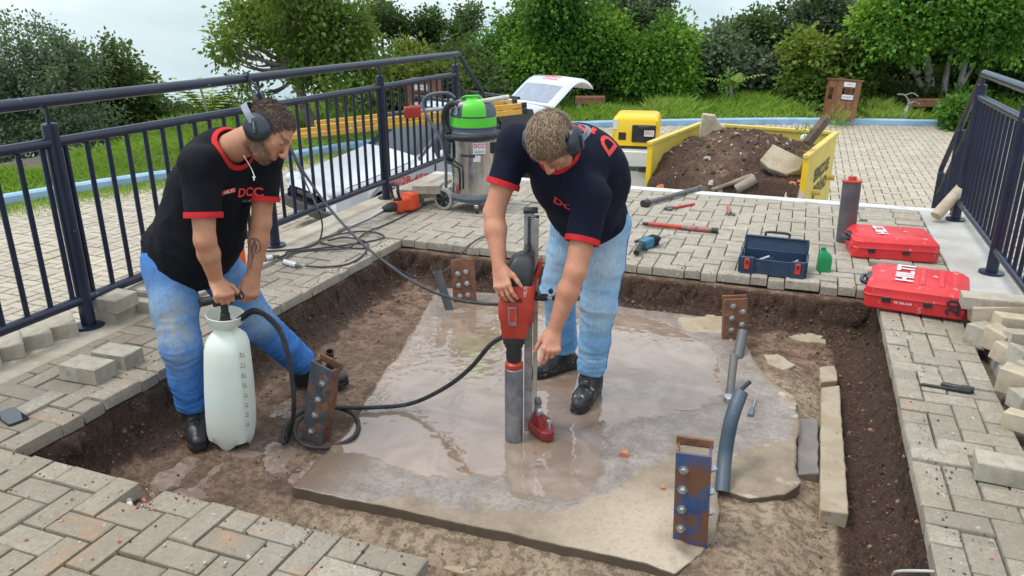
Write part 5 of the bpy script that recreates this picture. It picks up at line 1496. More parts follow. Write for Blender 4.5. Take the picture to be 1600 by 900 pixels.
    # seams
    for (a, b_, n_) in cfg.get('seams', ()):
        pts = []
        for t in np.linspace(0, 1, 26):
            p = np.array(a) * (1 - t) + np.array(b_) * t; h = jb.ray_cast(Vector(p + np.array(n_) * .3), Vector(-np.array(n_)), .6)
            if h[0] is not None: pts.append(np.array(h[0]) + np.array(n_) * .001)
        if len(pts) > 3: MB().tube(pts, .0022, 5).build('seam', M_SEAM, jo if False else root)
    # ---- boots
    for e in 'RL':
        a, t = J['a' + e], J['t' + e]; zf = cfg['zb'][e]
        a2 = a + nrm(t) * .0
        bs = SDF((a[0] - .3, a[1] - .3, zf - .02), (a[0] + .3, a[1] + .3, a[2] + .12), .005)
        boot(bs, a2, t, nrm(J['k' + e] - a), 1.0, zf)
        bs.warp(folds(5, 20, 40), .003)
        bo, _, _ = sdf_obj('boot', bs, bootm, root, 1, None)
        b = sole('sole', a2, t, zf + .002, M_SOLE, bo if False else root)
        laces(root, a2, t, zf, M_SOLE)
    return root, sb, dict(J=J, nF=nF, sp=sp, lat=lat, q=q, R=R, nb=nb)
M_SEAM = mat('denim_seam', (.05, .13, .33), .9)
M_HAIR1 = rnd_mat('dark_brown_hair', [(0, (.03, .018, .013)), (.5, (.115, .07, .048)), (1, (.28, .19, .135))], .55)
M_HAIR2 = rnd_mat('light_brown_hair', [(0, (.055, .035, .02)), (.45, (.18, .115, .07)), (.8, (.34, .235, .14)), (1, (.5, .37, .24))], .5)
if BUILD_PEOPLE:
    P1 = dict(aR=(-2.535, 2.50, -.165), kR=(-2.485, 2.43, .20), hR=(-2.585, 2.53, .55), aL=(-2.31, 3.08, -.165), kL=(-2.385, 2.83, .17), hL=(-2.51, 2.70, .56), pel=(-2.555, 2.62, .55), sc=(-2.255, 2.585, 1.035),
              shR=(-2.235, 2.43, 1.025), shL=(-2.165, 2.745, 1.03), elR=(-2.205, 2.365, .735), wrR=(-2.235, 2.43, .535), elL=(-2.165, 2.67, .735), wrL=(-2.205, 2.625, .50), head=(-1.985, 2.55, 1.158),
              tR=(.58, -.62, 0), tL=(.92, .30, 0))
    f1 = v_(.73, -.68, -.02); u1 = v_(.68, .72, .04)
    c1 = dict(zf=-.27, zb=dict(R=-.272, L=-.268), bulk=.96, neck=1.02, beard=.85, seed=3, hem=.05, fl=.90, belly=.02, butt=.0, bumps=[((.05, -.04, 0), (.17, .16, .14)), ((.95, .0, .0), (.175, .10, .09))], slv=.205, cuff=.068, wr=.009,
              shirt=(.192, .186, .170, .132), jeans=(.150, .104, .084, .072),
              handR=dict(fwd=v_(.50, -.62, .40), pn=v_(-.35, -.55, -.75), thumb=_R, curls=[1.25, 1.3, 1.35, 1.4], spread=.02, th=(.2, .6)),
              handL=dict(fwd=v_(-.12, -.95, .15), pn=v_(-.55, -.1, -.8), thumb=-_R, curls=[.75, .8, .85, .9], spread=.04, th=(1.15, .45)),
              haircuts=[((0, .058, .052), (0, .9, -.45)), ((0, 0, -.045), (0, -.1, -1)), ((0, .045, .0), (0, .8, -.9))],
              locks=dict(n=9000, ln=.013, wid=.0013, flow=(0, .9, .1), tone=(.0, .8), lift=.45, off=.001),
              band=[(.130, -.02, .0), (.122, -.065, .012), (.085, -.108, .022), (0, -.126, .026), (-.085, -.108, .022), (-.122, -.065, .012), (-.130, -.02, .0)],
              fades=[((-2.53, 2.37, .38), .15, 1.0), ((-2.45, 2.30, .12), .10, .6), ((-2.36, 2.78, .22), .11, 1.0), ((-2.42, 2.72, .45), .12, .7)], dirt=[((-2.49, 2.36, .30), .14, .9), ((-2.36, 2.78, .20), .08, .5)], tattoo=True,
              seams=[((-2.66, 2.47, .50), (-2.52, 2.45, -.08), v_(-.5, 0, .85))])
    r1, sb1, k1 = person('one', 'man in black shirt with red trim, pumping the white sprayer in the pit', P1, np.array([.9, -.35, -.2]), (f1, u1), M_SKIN1, M_HAIR1, M_SHIRT1, M_JEAN1, M_BOOT, c1)
    X1 = nrm(k1['lat'] * 1.0); Y1_ = k1['sp']
    if X1 @ _R < 0: X1 = -X1
    nn = np.cross(X1, Y1_)
    ch = Y_(385, 300, 2.52)
    def on_chest(px, py, Yd=2.55): return Y_(px, py, Yd)
    sg = 1 if nn @ _T > 0 else -1
    fX = v_(.92, .10, -.35); fY = nrm(np.cross(v_(.35, .0, .93), fX))
    for (txt, px, py, sz, m_, bo) in (('DCC', 388, 300, .052, M_REDP, .0016), ('LOCAÇÕES', 381, 314, .017, M_WHITEP, .0003)):
        print_on(txt, sz, px, py, sb1, v_(.93, -.02, -.3), m_, r1, bold=bo)
    h = sb1.ray_cast(Vector(_C), Vector(nrm(ray(357, 299))), 9); n_ = nrm(np.array(h[1]) * (1 if np.array(h[1]) @ _T > 0 else -1) + _T * .3); o_ = np.array(h[0]); X_ = nrm(_R - n_ * (_R @ n_)); Yv = np.cross(n_, X_); V = []
    for a in np.linspace(-1, 1, 7):
        for b_ in (-1, 0, 1):
            p = o_ + X_ * a * .030 + Yv * b_ * .010; g = sb1.ray_cast(Vector(p + n_ * .05), Vector(-n_), .1); V.append((np.array(g[0]) if g[0] else p) + n_ * .0015)
    MB().add(V, [(i * 3 + j, i * 3 + 3 + j, i * 3 + 4 + j, i * 3 + 1 + j) for i in range(6) for j in (0, 1)]).build('badge', M_REDP, r1, fix=False)
    print_on('HILTI', .019, 357, 299, sb1, _R, M_WHITEP, r1, off=.0035, bold=.0006)
    print_on('DCC', .10, 283, 222, sb1, v_(.75, .6, .1), M_REDP, r1, bold=.003)
    # necklace with a small cross
    nkp = [Y_(383, 246, 2.47), Y_(392, 262, 2.45), Y_(397, 274, 2.44)]
    b = MB().tube(spline([k1['q'](-.05, .01, -.13), nkp[1], nkp[2]], 6), .0016, 5); b.beam(nkp[2], nkp[2] - _U * .02, .004, .003, _T); b.beam(nkp[2] - _U * .007 - _R * .006, nkp[2] - _U * .007 + _R * .006, .004, .003, _T); b.build('necklace', mat('silver', (.7, .7, .68), .25, 1.0), r1)
    P2 = dict(aL=(-.85, 3.43, -.135), kL=(-.825, 3.42, .27), hL=(-.815, 3.5, .65), aR=(-1.07, 3.68, -.135), kR=(-1.07, 3.56, .27), hR=(-1.0, 3.56, .65), pel=(-.905, 3.52, .655),
              sc=(-.945, 3.12, 1.005), shR=(-1.12, 3.06, 1.085), elR=(-1.185, 2.96, .80), wrR=(-1.125, 2.865, .59), shL=(-.775, 3.02, .885), elL=(-.80, 2.89, .60), wrL=(-.875, 2.85, .345), head=(-.915, 2.90, 1.125),
              tL=(-.08, -1, 0), tR=(-.62, -.78, 0))
    f2 = v_(-.20, -.97, .05); u2 = v_(-.50, .14, .85)
    c2 = dict(zf=-.25, zb=dict(R=-.243, L=-.243), bulk=1.02, beard=.12, seed=14, hem=.01, fl=.84, belly=.0, butt=.0, bumps=[((.58, -.12, .03), (.17, .12, .22)), ((.82, -.12, .03), (.165, .11, .17)), ((.98, -.04, .01), (.18, .09, .10)), ((.02, -.03, 0), (.16, .14, .13)), ((.93, .0, .0), (.165, .10, .09))], slv=.19, cuff=.066, wr=.008,
              shirt=(.178, .176, .178, .128), jeans=(.145, .102, .086, .070),
              handR=dict(fwd=v_(.16, -.93, .25), pn=v_(.50, -.20, -.84), thumb=_R, curls=[[.2, .5, .35], [.35, .5, .4], [.4, .55, .4], [.5, .6, .4]], spread=.10, th=(.75, .35)),
              handL=dict(fwd=v_(-.15, -.95, .22), pn=v_(-.2, -.2, -.95), thumb=-_R, curls=[[.25, .15, .1], [.55, .5, .3], [.9, 1.0, .6], [1.1, 1.1, .7]], spread=.05, th=(.9, .6)),
              haircuts=[((0, .070, .050), (0, .9, -.5)), ((0, 0, -.050), (0, -.1, -1)), ((0, .052, .0), (0, .8, -.9))],
              locks=dict(n=9500, ln=.030, wid=.0016, flow=(.35, .95, .25), tone=(.05, 1.0), lift=.5, off=.001),
              band=[(.130, -.02, -.01), (.125, -.06, -.045), (.088, -.095, -.085), (0, -.108, -.10), (-.088, -.095, -.085), (-.125, -.06, -.045), (-.130, -.02, -.01)],
              fades=[((-.80, 3.38, .50), .22, 1.0), ((-1.05, 3.46, .45), .2, .9), ((-.80, 3.33, .26), .14, 1.0), ((-1.05, 3.45, .2), .12, .8), ((-.84, 3.38, 0), .12, .4)], dirt=[((-.86, 3.36, .52), .14, .5)],
              seams=[((-.745, 3.5, .60), (-.78, 3.42, -.07), v_(.75, 0, .65))])
    r2, sb2, k2 = person('two', 'man bent over the core drill in navy shirt and light blue jeans', P2, np.array([0, -1, -.6]), (f2, u2), M_SKIN2, M_HAIR2, M_SHIRT2, M_JEAN2, M_BOOT2, c2)
    print_on('DCC', .062, 887, 322, sb2, v_(.95, -.30, 0), M_REDP, r2, bold=.0018)
    # big letters on the back, seen upside down from the front
    BX = v_(-.72, .62, .1); BY = v_(-.55, -.62, .55)
    cp_ = [(893, 174, 'G'), (924, 188, 'C'), (951, 224, 'D')]
    for (px, py, ch_) in cp_:
        hit = sb2.ray_cast(Vector(_C), Vector(nrm(ray(px, py))), 9)
        o_ = np.array(hit[0]) if hit[0] else Y_(px, py, 3.1); n_ = np.array(hit[1]) if hit[0] else _T; n_ = n_ if n_ @ _T > 0 else -n_
        X_ = nrm(BX - n_ * (BX @ n_)); Yv = nrm(np.cross(n_, X_))
        snap_text(ch_, .115, sb2, o_, X_, Yv, M_REDP, r2, bold=.004, depth=.08)
    for i, (px, py, w_) in enumerate([(912, 168, 'LOCAÇÃO DE'), (948, 190, 'FERRAMENTAS'), (972, 218, 'E CORTES')]):
        hit = sb2.ray_cast(Vector(_C), Vector(nrm(ray(px, py))), 9)
        if not hit[0]: continue
        o_ = np.array(hit[0]); n_ = np.array(hit[1]); n_ = n_ if n_ @ _T > 0 else -n_
        X_ = nrm(BX - n_ * (BX @ n_)); Yv = nrm(np.cross(n_, X_)); snap_text(w_, .026, sb2, o_, X_, Yv, M_WHITEP, r2, bold=.0006, depth=.05)
    for (d_, J_) in ((P1, 1), (P2, 2)):
        pass
# ------------------------------------------------------------------ tools and fittings on the patio and in the pit
def loft(mb, secs, c=(0, 0, 0), R=None, n=6, e=None):
    """rounded rectangles (z, cx, cy, hx, hy, r) stacked along local z"""
    R = np.eye(3) if R is None else np.array(R); V = []; m = None
    for (z, cx, cy, hx, hy, r) in secs:
        ring = []
        for k, (sx, sy) in enumerate(((1, 1), (-1, 1), (-1, -1), (1, -1))):
            for i in range(n + 1):
                a = PI / 2 * (k + i / n); ring.append((cx + sx * (hx - r) + r * math.cos(a), cy + sy * (hy - r) + r * math.sin(a), z))
        m = len(ring); V += ring
    V = np.array(V) @ R.T + np.array(c)
    Fc = [(i * m + k, i * m + (k + 1) % m, (i + 1) * m + (k + 1) % m, (i + 1) * m + k) for i in range(len(secs) - 1) for k in range(m)]
    Fc += [tuple(reversed(range(m))), tuple((len(secs) - 1) * m + k for k in range(m))]
    return mb.add(V, Fc)
M_BLACK = mat('black_plastic', (.014, .014, .016), .45, c2=(.03, .03, .032), scale=10, c3=(.15, .13, .11), scale3=26, lo3=.66, hi3=.72)
M_RUBBER = mat('black_rubber', (.016, .017, .020), .6, c2=(.03, .03, .032), scale=15, c3=(.16, .13, .11), scale3=22, lo3=.62, hi3=.74)
M_DRED = mat('red_tool_paint', (.50, .048, .026), .42, c2=(.38, .034, .02), scale=9, c3=(.16, .07, .05), scale3=21, lo3=.62, hi3=.72, bump=.06)
M_CASE = mat('red_case_plastic', (.66, .030, .035), .45, c2=(.55, .024, .030), scale=5, c3=(.72, .42, .40), scale3=19, lo3=.60, hi3=.70, bump=.10)
M_STEEL = mat('brushed_steel', (.55, .56, .58), .28, 1.0, c2=(.42, .42, .42), scale=8, rvar=.1)
M_ZINC = mat('galvanised_bolts', (.52, .55, .58), .38, .85, c2=(.38, .38, .36), scale=30)
M_ALU = mat('scuffed_aluminium', (.42, .43, .45), .4, .8, c2=(.25, .25, .26), scale=18)
M_BIT = mat('core_barrel_steel', (.30, .32, .36), .42, .75, c2=(.17, .19, .22), scale=11, c3=(.42, .40, .38), scale3=26, lo3=.5, hi3=.7, bump=.1)
M_RUST = mat('rusty_steel', (.16, .075, .045), .85, c2=(.27, .12, .06), scale=11, c3=(.06, .04, .035), scale3=24, lo3=.52, hi3=.66, bump=.5, bscale=45)
M_BLUERUST = mat('blue_paint_over_rust', (.022, .065, .19), .55, c2=(.05, .11, .24), scale=8, c3=(.17, .075, .04), scale3=6.5, lo3=.45, hi3=.53, bump=.4, bscale=40)
M_GREYRUST = mat('grey_blue_paint_over_rust', (.085, .095, .115), .6, c2=(.05, .06, .08), scale=9, c3=(.25, .11, .05), scale3=12, lo3=.49, hi3=.58, bump=.4, bscale=40)
M_PVC = mat('grey_conduit', (.085, .10, .115), .5, c2=(.13, .12, .10), scale=9, c3=(.22, .17, .12), scale3=20, lo3=.6, hi3=.7)
M_WPLAST = mat('milky_white_plastic', (.78, .83, .76), .38, c2=(.74, .79, .71), scale=4, sss=.25)
M_INK = mat('black_ink', (.02, .02, .02), .7)
M_WHITE = mat('white_enamel', (.70, .72, .74), .3, c2=(.62, .64, .66), scale=3, coat=.3)
M_CABLE = mat('grey_black_cable', (.022, .025, .032), .5, c2=(.045, .05, .06), scale=20)
M_CABLEL = mat('pale_grey_cable', (.5, .5, .48), .5)
def tk(name, label, cat, loc, rz=0, group=None, rot=None): return thing(name, label, cat, tuple(loc), rz, group, rot)

# --- pump sprayer
zf = -.285; sb_ = G(364, 688, zf); st_ = Y_(352, 497, 2.475)
t = tk('pump_sprayer', 'big white pressure sprayer with a funnel top, standing in the pit between the legs of the man on the left', 'sprayer', (sb_[0], sb_[1], zf))
t['label'] = 'big white pump sprayer with funnel top, standing in the mud'
ax = nrm(st_ - sb_); H_ = np.linalg.norm(st_ - sb_)
Rs = frame(np.cross(ax, (1, 0, 0)), ax); Rs = np.array([nrm(np.cross(nrm(_T - ax * (_T @ ax)) * -1, ax)), nrm(_T - ax * (_T @ ax)) * -1, ax]).T
zs = (H_ - .0) / .465; n = 48; prof = [(.086, .0), (.098, .022), (.104, .06), (.106, .12), (.103, .22), (.097, .31), (.092, .365), (.080, .395), (.058, .415), (.046, .422), (.043, .434)]
V = []
for i, (r, z) in enumerate(prof):
    for k in range(n):
        a = 2 * PI * k / n; q4 = .5 + .5 * math.cos(4 * a); sq = 1 / max(abs(math.cos(a)), abs(math.sin(a))) ** .38
        zz = z + (.0 if i > 1 else (.028 * (1 - q4 ** 1) * (1 if i == 0 else .35)))
        V.append((r * math.cos(a) * sq * (.96 if i < 8 else .93), r * math.sin(a) * sq * .96, zz))
V = np.array(V) * np.array([1.03, 1.03, zs]) @ Rs.T + sb_
m_ = len(prof)
MB().add(V, [(i * n + k, i * n + (k + 1) % n, (i + 1) * n + (k + 1) % n, (i + 1) * n + k) for i in range(m_ - 1) for k in range(n)] + [tuple(reversed(range(n)))]).build('tank', M_WPLAST, t, smooth=50)
q_ = sb_ + ax * .434 * (zs - 1)
MB().lathe([(.043, .428), (.043, .440), (.062, .448), (.074, .458), (.078, .492), (.081, .497), (.079, .500), (.075, .496), (.070, .465), (.055, .452), (.02, .45), (.001, .45)], q_, ax, n=36, caps=False).build('funnel', M_WPLAST, t, smooth=50)
MB().lathe([(.034, .450), (.030, .462), (.022, .468), (.020, .50), (.016, .502), (.016, .575)], q_, ax, n=18).build('pump_shaft', M_BLACK, t)
hc_ = q_ + ax * .572; hd_ = v_(.97, .16, .18)
b = MB().tube([hc_ - hd_ * .10, hc_ - hd_ * .06, hc_ + hd_ * .065, hc_ + hd_ * .085], [.021, .019, .018, .020], 12)
b.tube([hc_ - ax * .03, hc_ + ax * .0], [.020, .022], 10); b.beam(hc_ - hd_ * .115, hc_ - hd_ * .085, .03, .034, ax); b.beam(hc_ - hd_ * .05 - ax * .022, hc_ + hd_ * .04 - ax * .022, .022, .018, ax)
b.build('pump_handle', M_BLACK, t, bevel=.002)
for k in range(8):
    f_ = k / 7; p = sb_ + ax * (.07 + .26 * f_) * zs + nrm(_R * .80 + _T * .60) * (.119 - .008 * f_)
    X_ = nrm(_R * .6 - _T * .8); N_ = nrm(np.cross(X_, ax))
    b = MB().beam(p - X_ * .012, p + X_ * .012, .003, .0012, ax); b.build('graduation', M_INK, t)
    snap_text(str(k + 1) + ' L', .020, None, p + ax * .013 + N_ * .001, X_, ax, M_INK, t, name='number', off=.0)
# --- the hose of the sprayer, looping to the drill
HP = [st_ + v_(1, .0, .1) * .06 - ax * .01, Y_(396, 486, 2.50), Y_(418, 495, 2.52), Y_(438, 518, 2.52), Y_(450, 555, 2.50), Y_(457, 598, 2.50), Y_(459, 640, 2.50), G(452, 678, -.262), G(443, 692, -.262), G(446, 668, -.262), G(470, 645, -.262), G(505, 635, -.25), G(545, 643, -.24), G(560, 662, -.235), G(549, 686, -.24), G(508, 700, -.262), G(472, 693, -.262), G(460, 672, -.255), G(478, 648, -.24), G(520, 638, -.225), G(575, 637, -.225), G(640, 631, -.21), Y_(695, 606, 2.97), Y_(735, 575, 2.93), Y_(765, 540, 2.90), Y_(786, 526, 2.89)]
t = tk('water_hose', 'black hose looping from the sprayer round the steel post to the drill', 'hose', (HP[8][0], HP[8][1], -.27))
MB().tube(spline(HP, 9), .0105, 10).build('hose', M_RUBBER, t)
b = MB(); pts = spline(HP[:5], 26)
for i in range(0, len(pts) - 1, 2): b.tube([pts[i], pts[i] + (pts[i + 1] - pts[i]) * .6], .0145, 10)
tag(b.build('spring_sleeve', M_RUBBER, t), kind='stuff')
# --- steel anchor posts
def bolt(mb, p, d, r=.016, h=.012):
    mb.lathe([(r * 1.35, 0), (r * 1.35, .004), (r, .0045), (r, h), (r * .8, h + .003)], p, d, n=6); mb.lathe([(r * .45, h), (r * .45, h + .008)], p, d, n=8); return mb
def anchor(label, base, top, w, dep, face, m, bolts, sb=(), slope=0.0, extra=None, m2=None, gable=False):
    base = np.array(base, float); ax = nrm(np.array(top) - base); L_ = np.linalg.norm(np.array(top) - base)
    fn = nrm(np.array(face) - ax * (np.array(face) @ ax)); X = nrm(np.cross(ax, fn)); X = X if X @ _R > 0 else -X
    t = tk('steel_anchor', label, 'steel post', base, group='rusty steel anchor posts in the pit')
    def P(a, b_, c): return base + X * a + ax * b_ + fn * c
    poly = [(-w / 2, -.05), (w / 2, -.05), (w / 2, L_ + slope), (0, L_ + (slope + .02 if gable else slope / 2)), (-w / 2, L_)]
    MB().prism(poly, base, X, ax, -fn * .011).build('front_plate', m, t, bevel=.0015)
    MB().prism([(-dep, -.05), (-.011, -.05), (-.011, L_ + slope - .002), (-dep, L_ + slope - .02)], base + X * (w / 2), fn, ax, -X * .011).build('side_plate', m2 or M_RUST, t, bevel=.0015)
    MB().prism([(-dep, -.05), (-.011, -.05), (-.011, L_ - .002), (-dep, L_ - .02)], base - X * (w / 2), fn, ax, X * .011).build('side_plate', M_RUST, t, bevel=.0015)
    MB().prism([(-w / 2 - .004, L_ - .03), (w / 2 + .004, L_ + slope - .03), (w / 2 + .004, L_ + slope + .004), (-w / 2 - .004, L_ + .004)], base - fn * dep, X, ax, -fn * .012).build('back_plate', M_RUST, t, bevel=.0015)
    for (a, z) in bolts: bolt(MB(), P(a, z, 0), fn, .014).build('bolt', M_ZINC, t)
    for (a, z) in sb: bolt(MB(), P(w / 2, z, -a), X, .012).build('bolt', M_ZINC, t)
    return t
zA = -.30
anchor('rusty grey steel post with four bolts inside the hose loop, near the crouching man', G(486, 694, zA), Y_(502, 570, 2.62), .112, .075, v_(-.25, .1, .95), M_GREYRUST, [(.018, .34), (.008, .25), (.002, .165), (-.006, .07)], slope=-.012)
anchor('rusty brown steel post with a peaked top at the back left of the slab', G(727, 480, -.28), Y_(722, 408, 4.47), .155, .05, v_(-.02, .1, .95), M_RUST, [(-.035, .235), (.02, .245), (-.035, .155), (.022, .165), (-.032, .08), (.024, .085), (.026, .02)], gable=True)
anchor('dark rusty steel post with two rows of bolts at the back right of the slab', G(1147, 540, -.28), Y_(1150, 468, 4.43), .135, .06, v_(-.12, .1, .95), M_RUST, [(-.015, .25), (-.018, .175), (-.02, .10), (-.022, .03), (.042, .215), (.040, .135), (.038, .065)], slope=.005)
anchor('blue painted steel post with four bolts at the front right slab corner', G(1077, 868, -.31), Y_(1084, 710, 2.43), .125, .10, v_(-.25, .1, .95), M_BLUERUST, [(-.033, .375), (-.034, .29), (-.034, .205), (-.036, .12)], sb=[(.05, .36), (.05, .26), (.05, .17)], m2=M_BLUERUST, slope=-.005)
# --- conduits
def conduit(label, pts, r, m=M_PVC, rot=0, name='conduit', cap=None, wall=.004):
    pts = [np.array(p, float) for p in pts]
    t = tk(name, label, 'pipe', pts[0]); P = spline(pts, 6) if len(pts) > 2 else pts
    n = 16; b = MB().tube(P, r, n, caps=False); d = nrm(P[-1] - P[-2])
    Q = [p for p in P]; Q[-1] = P[-1]; b2 = MB().tube([P[-1] - d * .06, P[-1]], r - wall, n, caps=False); b.add(b2.v, b2.f)
    # rim
    k0 = (len(P) - 1) * n; k1 = len(P) * n + n; b.f += [(k0 + i, k0 + (i + 1) % n, k1 + (i + 1) % n, k1 + i) for i in range(n)]
    b.f.append(tuple(len(P) * n + i for i in range(n)))
    b.build('tube', m, t, fix=False); return t
conduit('grey pipe stub leaning beside the peaked steel post', [G(703, 486, -.26), Y_(683, 424, 4.28)], .028)
conduit('short dark pipe stub behind the steel post inside the hose loop', [G(520, 625, -.26), Y_(515, 549, 2.86)], .020, M_BLACK)
conduit('dark pipe stub leaning against the back right steel post', [G(1152, 562, -.26), Y_(1161, 518, 4.32)], .030)
t = conduit('thin dark pipe with a clamp at its foot, right of the slab', [G(1139, 628, -.25), Y_(1147, 556, 3.86)], .021, M_PVC)
MB().lathe([(.028, 0), (.030, .01), (.030, .03), (.026, .035)], G(1139, 628, -.248), (0, 0, 1), n=10).build('clamp', M_ZINC, t)
t = conduit('thick curved blue grey pipe with a thin hose sticking out, behind the blue steel post', [G(1128, 770, -.25), Y_(1133, 710, 2.93), Y_(1143, 655, 2.98), Y_(1158, 612, 3.06)], .030, mat('blue_grey_pipe', (.055, .085, .12), .5, c2=(.08, .11, .14), scale=8, c3=(.2, .17, .14), scale3=18))
MB().tube(spline([Y_(1150, 640, 3.0), Y_(1157, 612, 3.05), Y_(1171, 597, 3.12)], 5), .010, 8).build('inner_hose', M_BLACK, t)
p0, p1 = G(1172, 650, -.24), G(1187, 608, -.24)
t = tk('screwdriver', 'small screwdriver lying on the wet slab right of the curved pipe', 'screwdriver', p0)
d = nrm(p1 - p0); MB().tube([p0, p0 + d * .01, p0 + d * .05, p0 + d * .085], [.012, .015, .014, .008], 10).build('handle', mat('grey_blue_grip', (.12, .17, .22), .5), t)
MB().tube([p0 + d * .08, p0 + d * .2 + (0, 0, .02)], .0035, 6).build('shaft', M_STEEL, t)

M_DRED2 = mat('dark_red_casting', (.27, .022, .022), .4, c2=(.2, .018, .018), scale=12, c3=(.3, .25, .22), scale3=26, lo3=.64, hi3=.72)
# --- core drill on its stand
fb = G(803, 686, SZ); cb = np.array([fb[0] + .075, fb[1] + .095, 0]); cz = SZ
Rz = rotz(YAW * .9)
t = tk('core_drill', 'red core drill on its stand, boring into the wet slab', 'core drill', (fb[0], fb[1], SZ))
def D(a, b_, z): return np.array([fb[0], fb[1], 0]) + Rz @ np.array([a, b_, 0]) + np.array([0, 0, z])
MB().lathe([(.0415, SZ - .03), (.0415, .115), (.036, .122), (.034, .125)], (fb[0], fb[1], 0), n=36).build('core_bit', M_BIT, t)
MB().lathe([(.034, .118), (.040, .120), (.041, .140), (.030, .152), (.024, .155)], (fb[0], fb[1], 0), n=28).build('bit_hub', M_DRED, t)
MB().lathe([(.022, .150), (.034, .156), (.036, .190), (.033, .215), (.040, .222), (.041, .255)], (fb[0], fb[1], 0), n=28).build('chuck', M_BLACK, t)
b = loft(MB(), [(.245, 0, .0, .046, .045, .02), (.262, 0, .0, .048, .048, .02), (.278, 0, 0, .047, .047, .02)], (fb[0], fb[1], 0), Rz); b.build('gear_collar', M_BLACK, t)
b = loft(MB(), [(.272, 0, .005, .050, .050, .018), (.30, .002, .005, .056, .056, .018), (.345, .004, .008, .062, .060, .018), (.375, .008, .010, .074, .062, .016), (.425, .012, .012, .078, .064, .018), (.44, .014, .012, .072, .062, .02), (.50, .018, .012, .068, .060, .02), (.515, .02, .012, .062, .056, .02)], (fb[0], fb[1], 0), Rz)
b.build('motor_housing', M_DRED, t, bevel=.002)
b = loft(MB(), [(.508, .020, .012, .058, .054, .022), (.545, .024, .014, .060, .056, .024), (.600, .032, .022, .056, .050, .024), (.628, .040, .032, .044, .040, .022), (.640, .044, .038, .028, .028, .02)], (fb[0], fb[1], 0), Rz); b.build('motor_cap', M_BLACK, t, bevel=.002)
for k in range(8): MB().box(D(-.034 + k * .0095, -.053, .455), (.005, .006, .016), Rz).build('vent_slot', M_BLACK, t)
MB().box(D(-.006, -.058, .385), (.036, .008, .085), Rz).build('name_plate', M_ALU, t, bevel=.002)
MB().box(D(-.006, -.0625, .390), (.026, .003, .060), Rz).build('name_plate_inlay', M_DRED, t)
snap_text('HILTI', .020, None, D(.05, -.062, .50), Rz @ np.array([.1, 0, 1.0]), Rz @ np.array([-1.0, 0, .1]), M_WHITEP, t, off=.001)
MB().lathe([(.020, 0), (.022, .004), (.020, .012), (.012, .013)], D(.055, .0, .36), Rz @ np.array([1, 0, 0]), n=18).build('cap_screw', M_BLACK, t)
# slanting red bracket and spoke handle on the right
b = MB().prism([(-.02, .24), (.045, .30), (.058, .40), (.066, .50), (.088, .565), (.094, .60), (.082, .602), (.060, .54), (.030, .50), (-.02, .46)], D(.028, .045, 0), Rz[:, 0], (0, 0, 1), Rz @ np.array([0, .045, 0])); b.build('carriage_bracket', M_DRED, t, bevel=.004)
MB().tube([D(.09, .05, .43), D(.115, .05, .43), D(.118, .05, .432), D(.145, .045, .436)], [.013, .013, .017, .016], 12).build('feed_hub', M_BLACK, t)
MB().tube([D(.14, .04, .436), D(.165, .03, .438)], .008, 8).build('feed_spoke', M_STEEL, t)
MB().ell(D(.178, .03, .438), (.014, .014, .014)).build('spoke_knob', M_BLACK, t)
MB().ell(D(.158, .05, .462), (.011, .011, .013)).build('spoke_knob', M_BLACK, t)
# rear grip of the motor
MB().tube(spline([D(.028, .03, .60), D(.05, .05, .640), D(.060, .075, .655), D(.052, .095, .63), D(.045, .10, .56)], 5), .013, 10).build('rear_grip', M_BLACK, t)
# column
ccx, ccy = .062, .105
b = MB().box(D(ccx, ccy, (.30 + .80) / 2), (.030, .055, .50), Rz); b.box(D(ccx - .016, ccy - .02, .55), (.012, .014, .50), Rz); b.box(D(ccx + .016, ccy - .02, .55), (.012, .014, .50), Rz)
b.build('column_upper', M_ALU, t, bevel=.002)
MB().box(D(ccx + .031, ccy, (SZ + .78) / 2), (.020, .060, .78 - SZ), Rz).build('column_rail', M_STEEL, t, bevel=.002)
MB().box(D(ccx, ccy, (SZ + .30) / 2), (.036, .05, .30 - SZ), Rz).build('column_lower', M_ALU, t, bevel=.002)
b = MB()
for k in range(52): b.box(D(ccx, ccy - .031, .30 + k * .0095), (.014, .010, .0052), Rz)
tag(b.build('rack', M_BLACK, t), kind='stuff')
MB().box(D(ccx + .005, ccy, .808), (.062, .062, .014), Rz).build('column_cap', M_BLACK, t, bevel=.003)
# base
b = MB().prism([(-.08, -.02), (.02, -.035), (.12, -.01), (.14, .015), (.13, .05), (.02, .078), (-.08, .06)], D(ccx + .03, ccy - .01, SZ + .004), nrm(Rz @ np.array([.35, -.93, 0])), nrm(Rz @ np.array([.93, .35, 0])), (0, 0, .045)); b.build('base_plate', M_DRED2, t, bevel=.006)
b = loft(MB(), [(SZ + .035, 0, 0, .035, .026, .008), (SZ + .075, -.005, 0, .024, .02, .008), (SZ + .10, -.008, 0, .014, .016, .006)], D(ccx + .055, ccy - .055, 0), Rz @ rotz(-.7)); b.build('base_rib', M_DRED2, t, bevel=.002)
MB().lathe([(.006, 0), (.006, .055), (.012, .056), (.012, .066), (.004, .068)], D(ccx + .10, ccy - .10, SZ + .03), n=8).build('anchor_bolt', M_ZINC, t)
b = MB().lathe([(.018, -.014), (.024, -.012), (.024, .012), (.018, .014)], D(ccx + .052, ccy - .05, SZ + .115), Rz @ np.array([1, .4, 0]), n=16); b.build('levelling_wheel', M_ZINC, t)
b = MB().lathe([(.016, -.014), (.020, -.012), (.020, .012), (.016, .014)], D(ccx + .045, ccy - .03, SZ + .155), Rz @ np.array([1, .4, 0]), n=16); b.build('levelling_wheel', M_PVC, t)
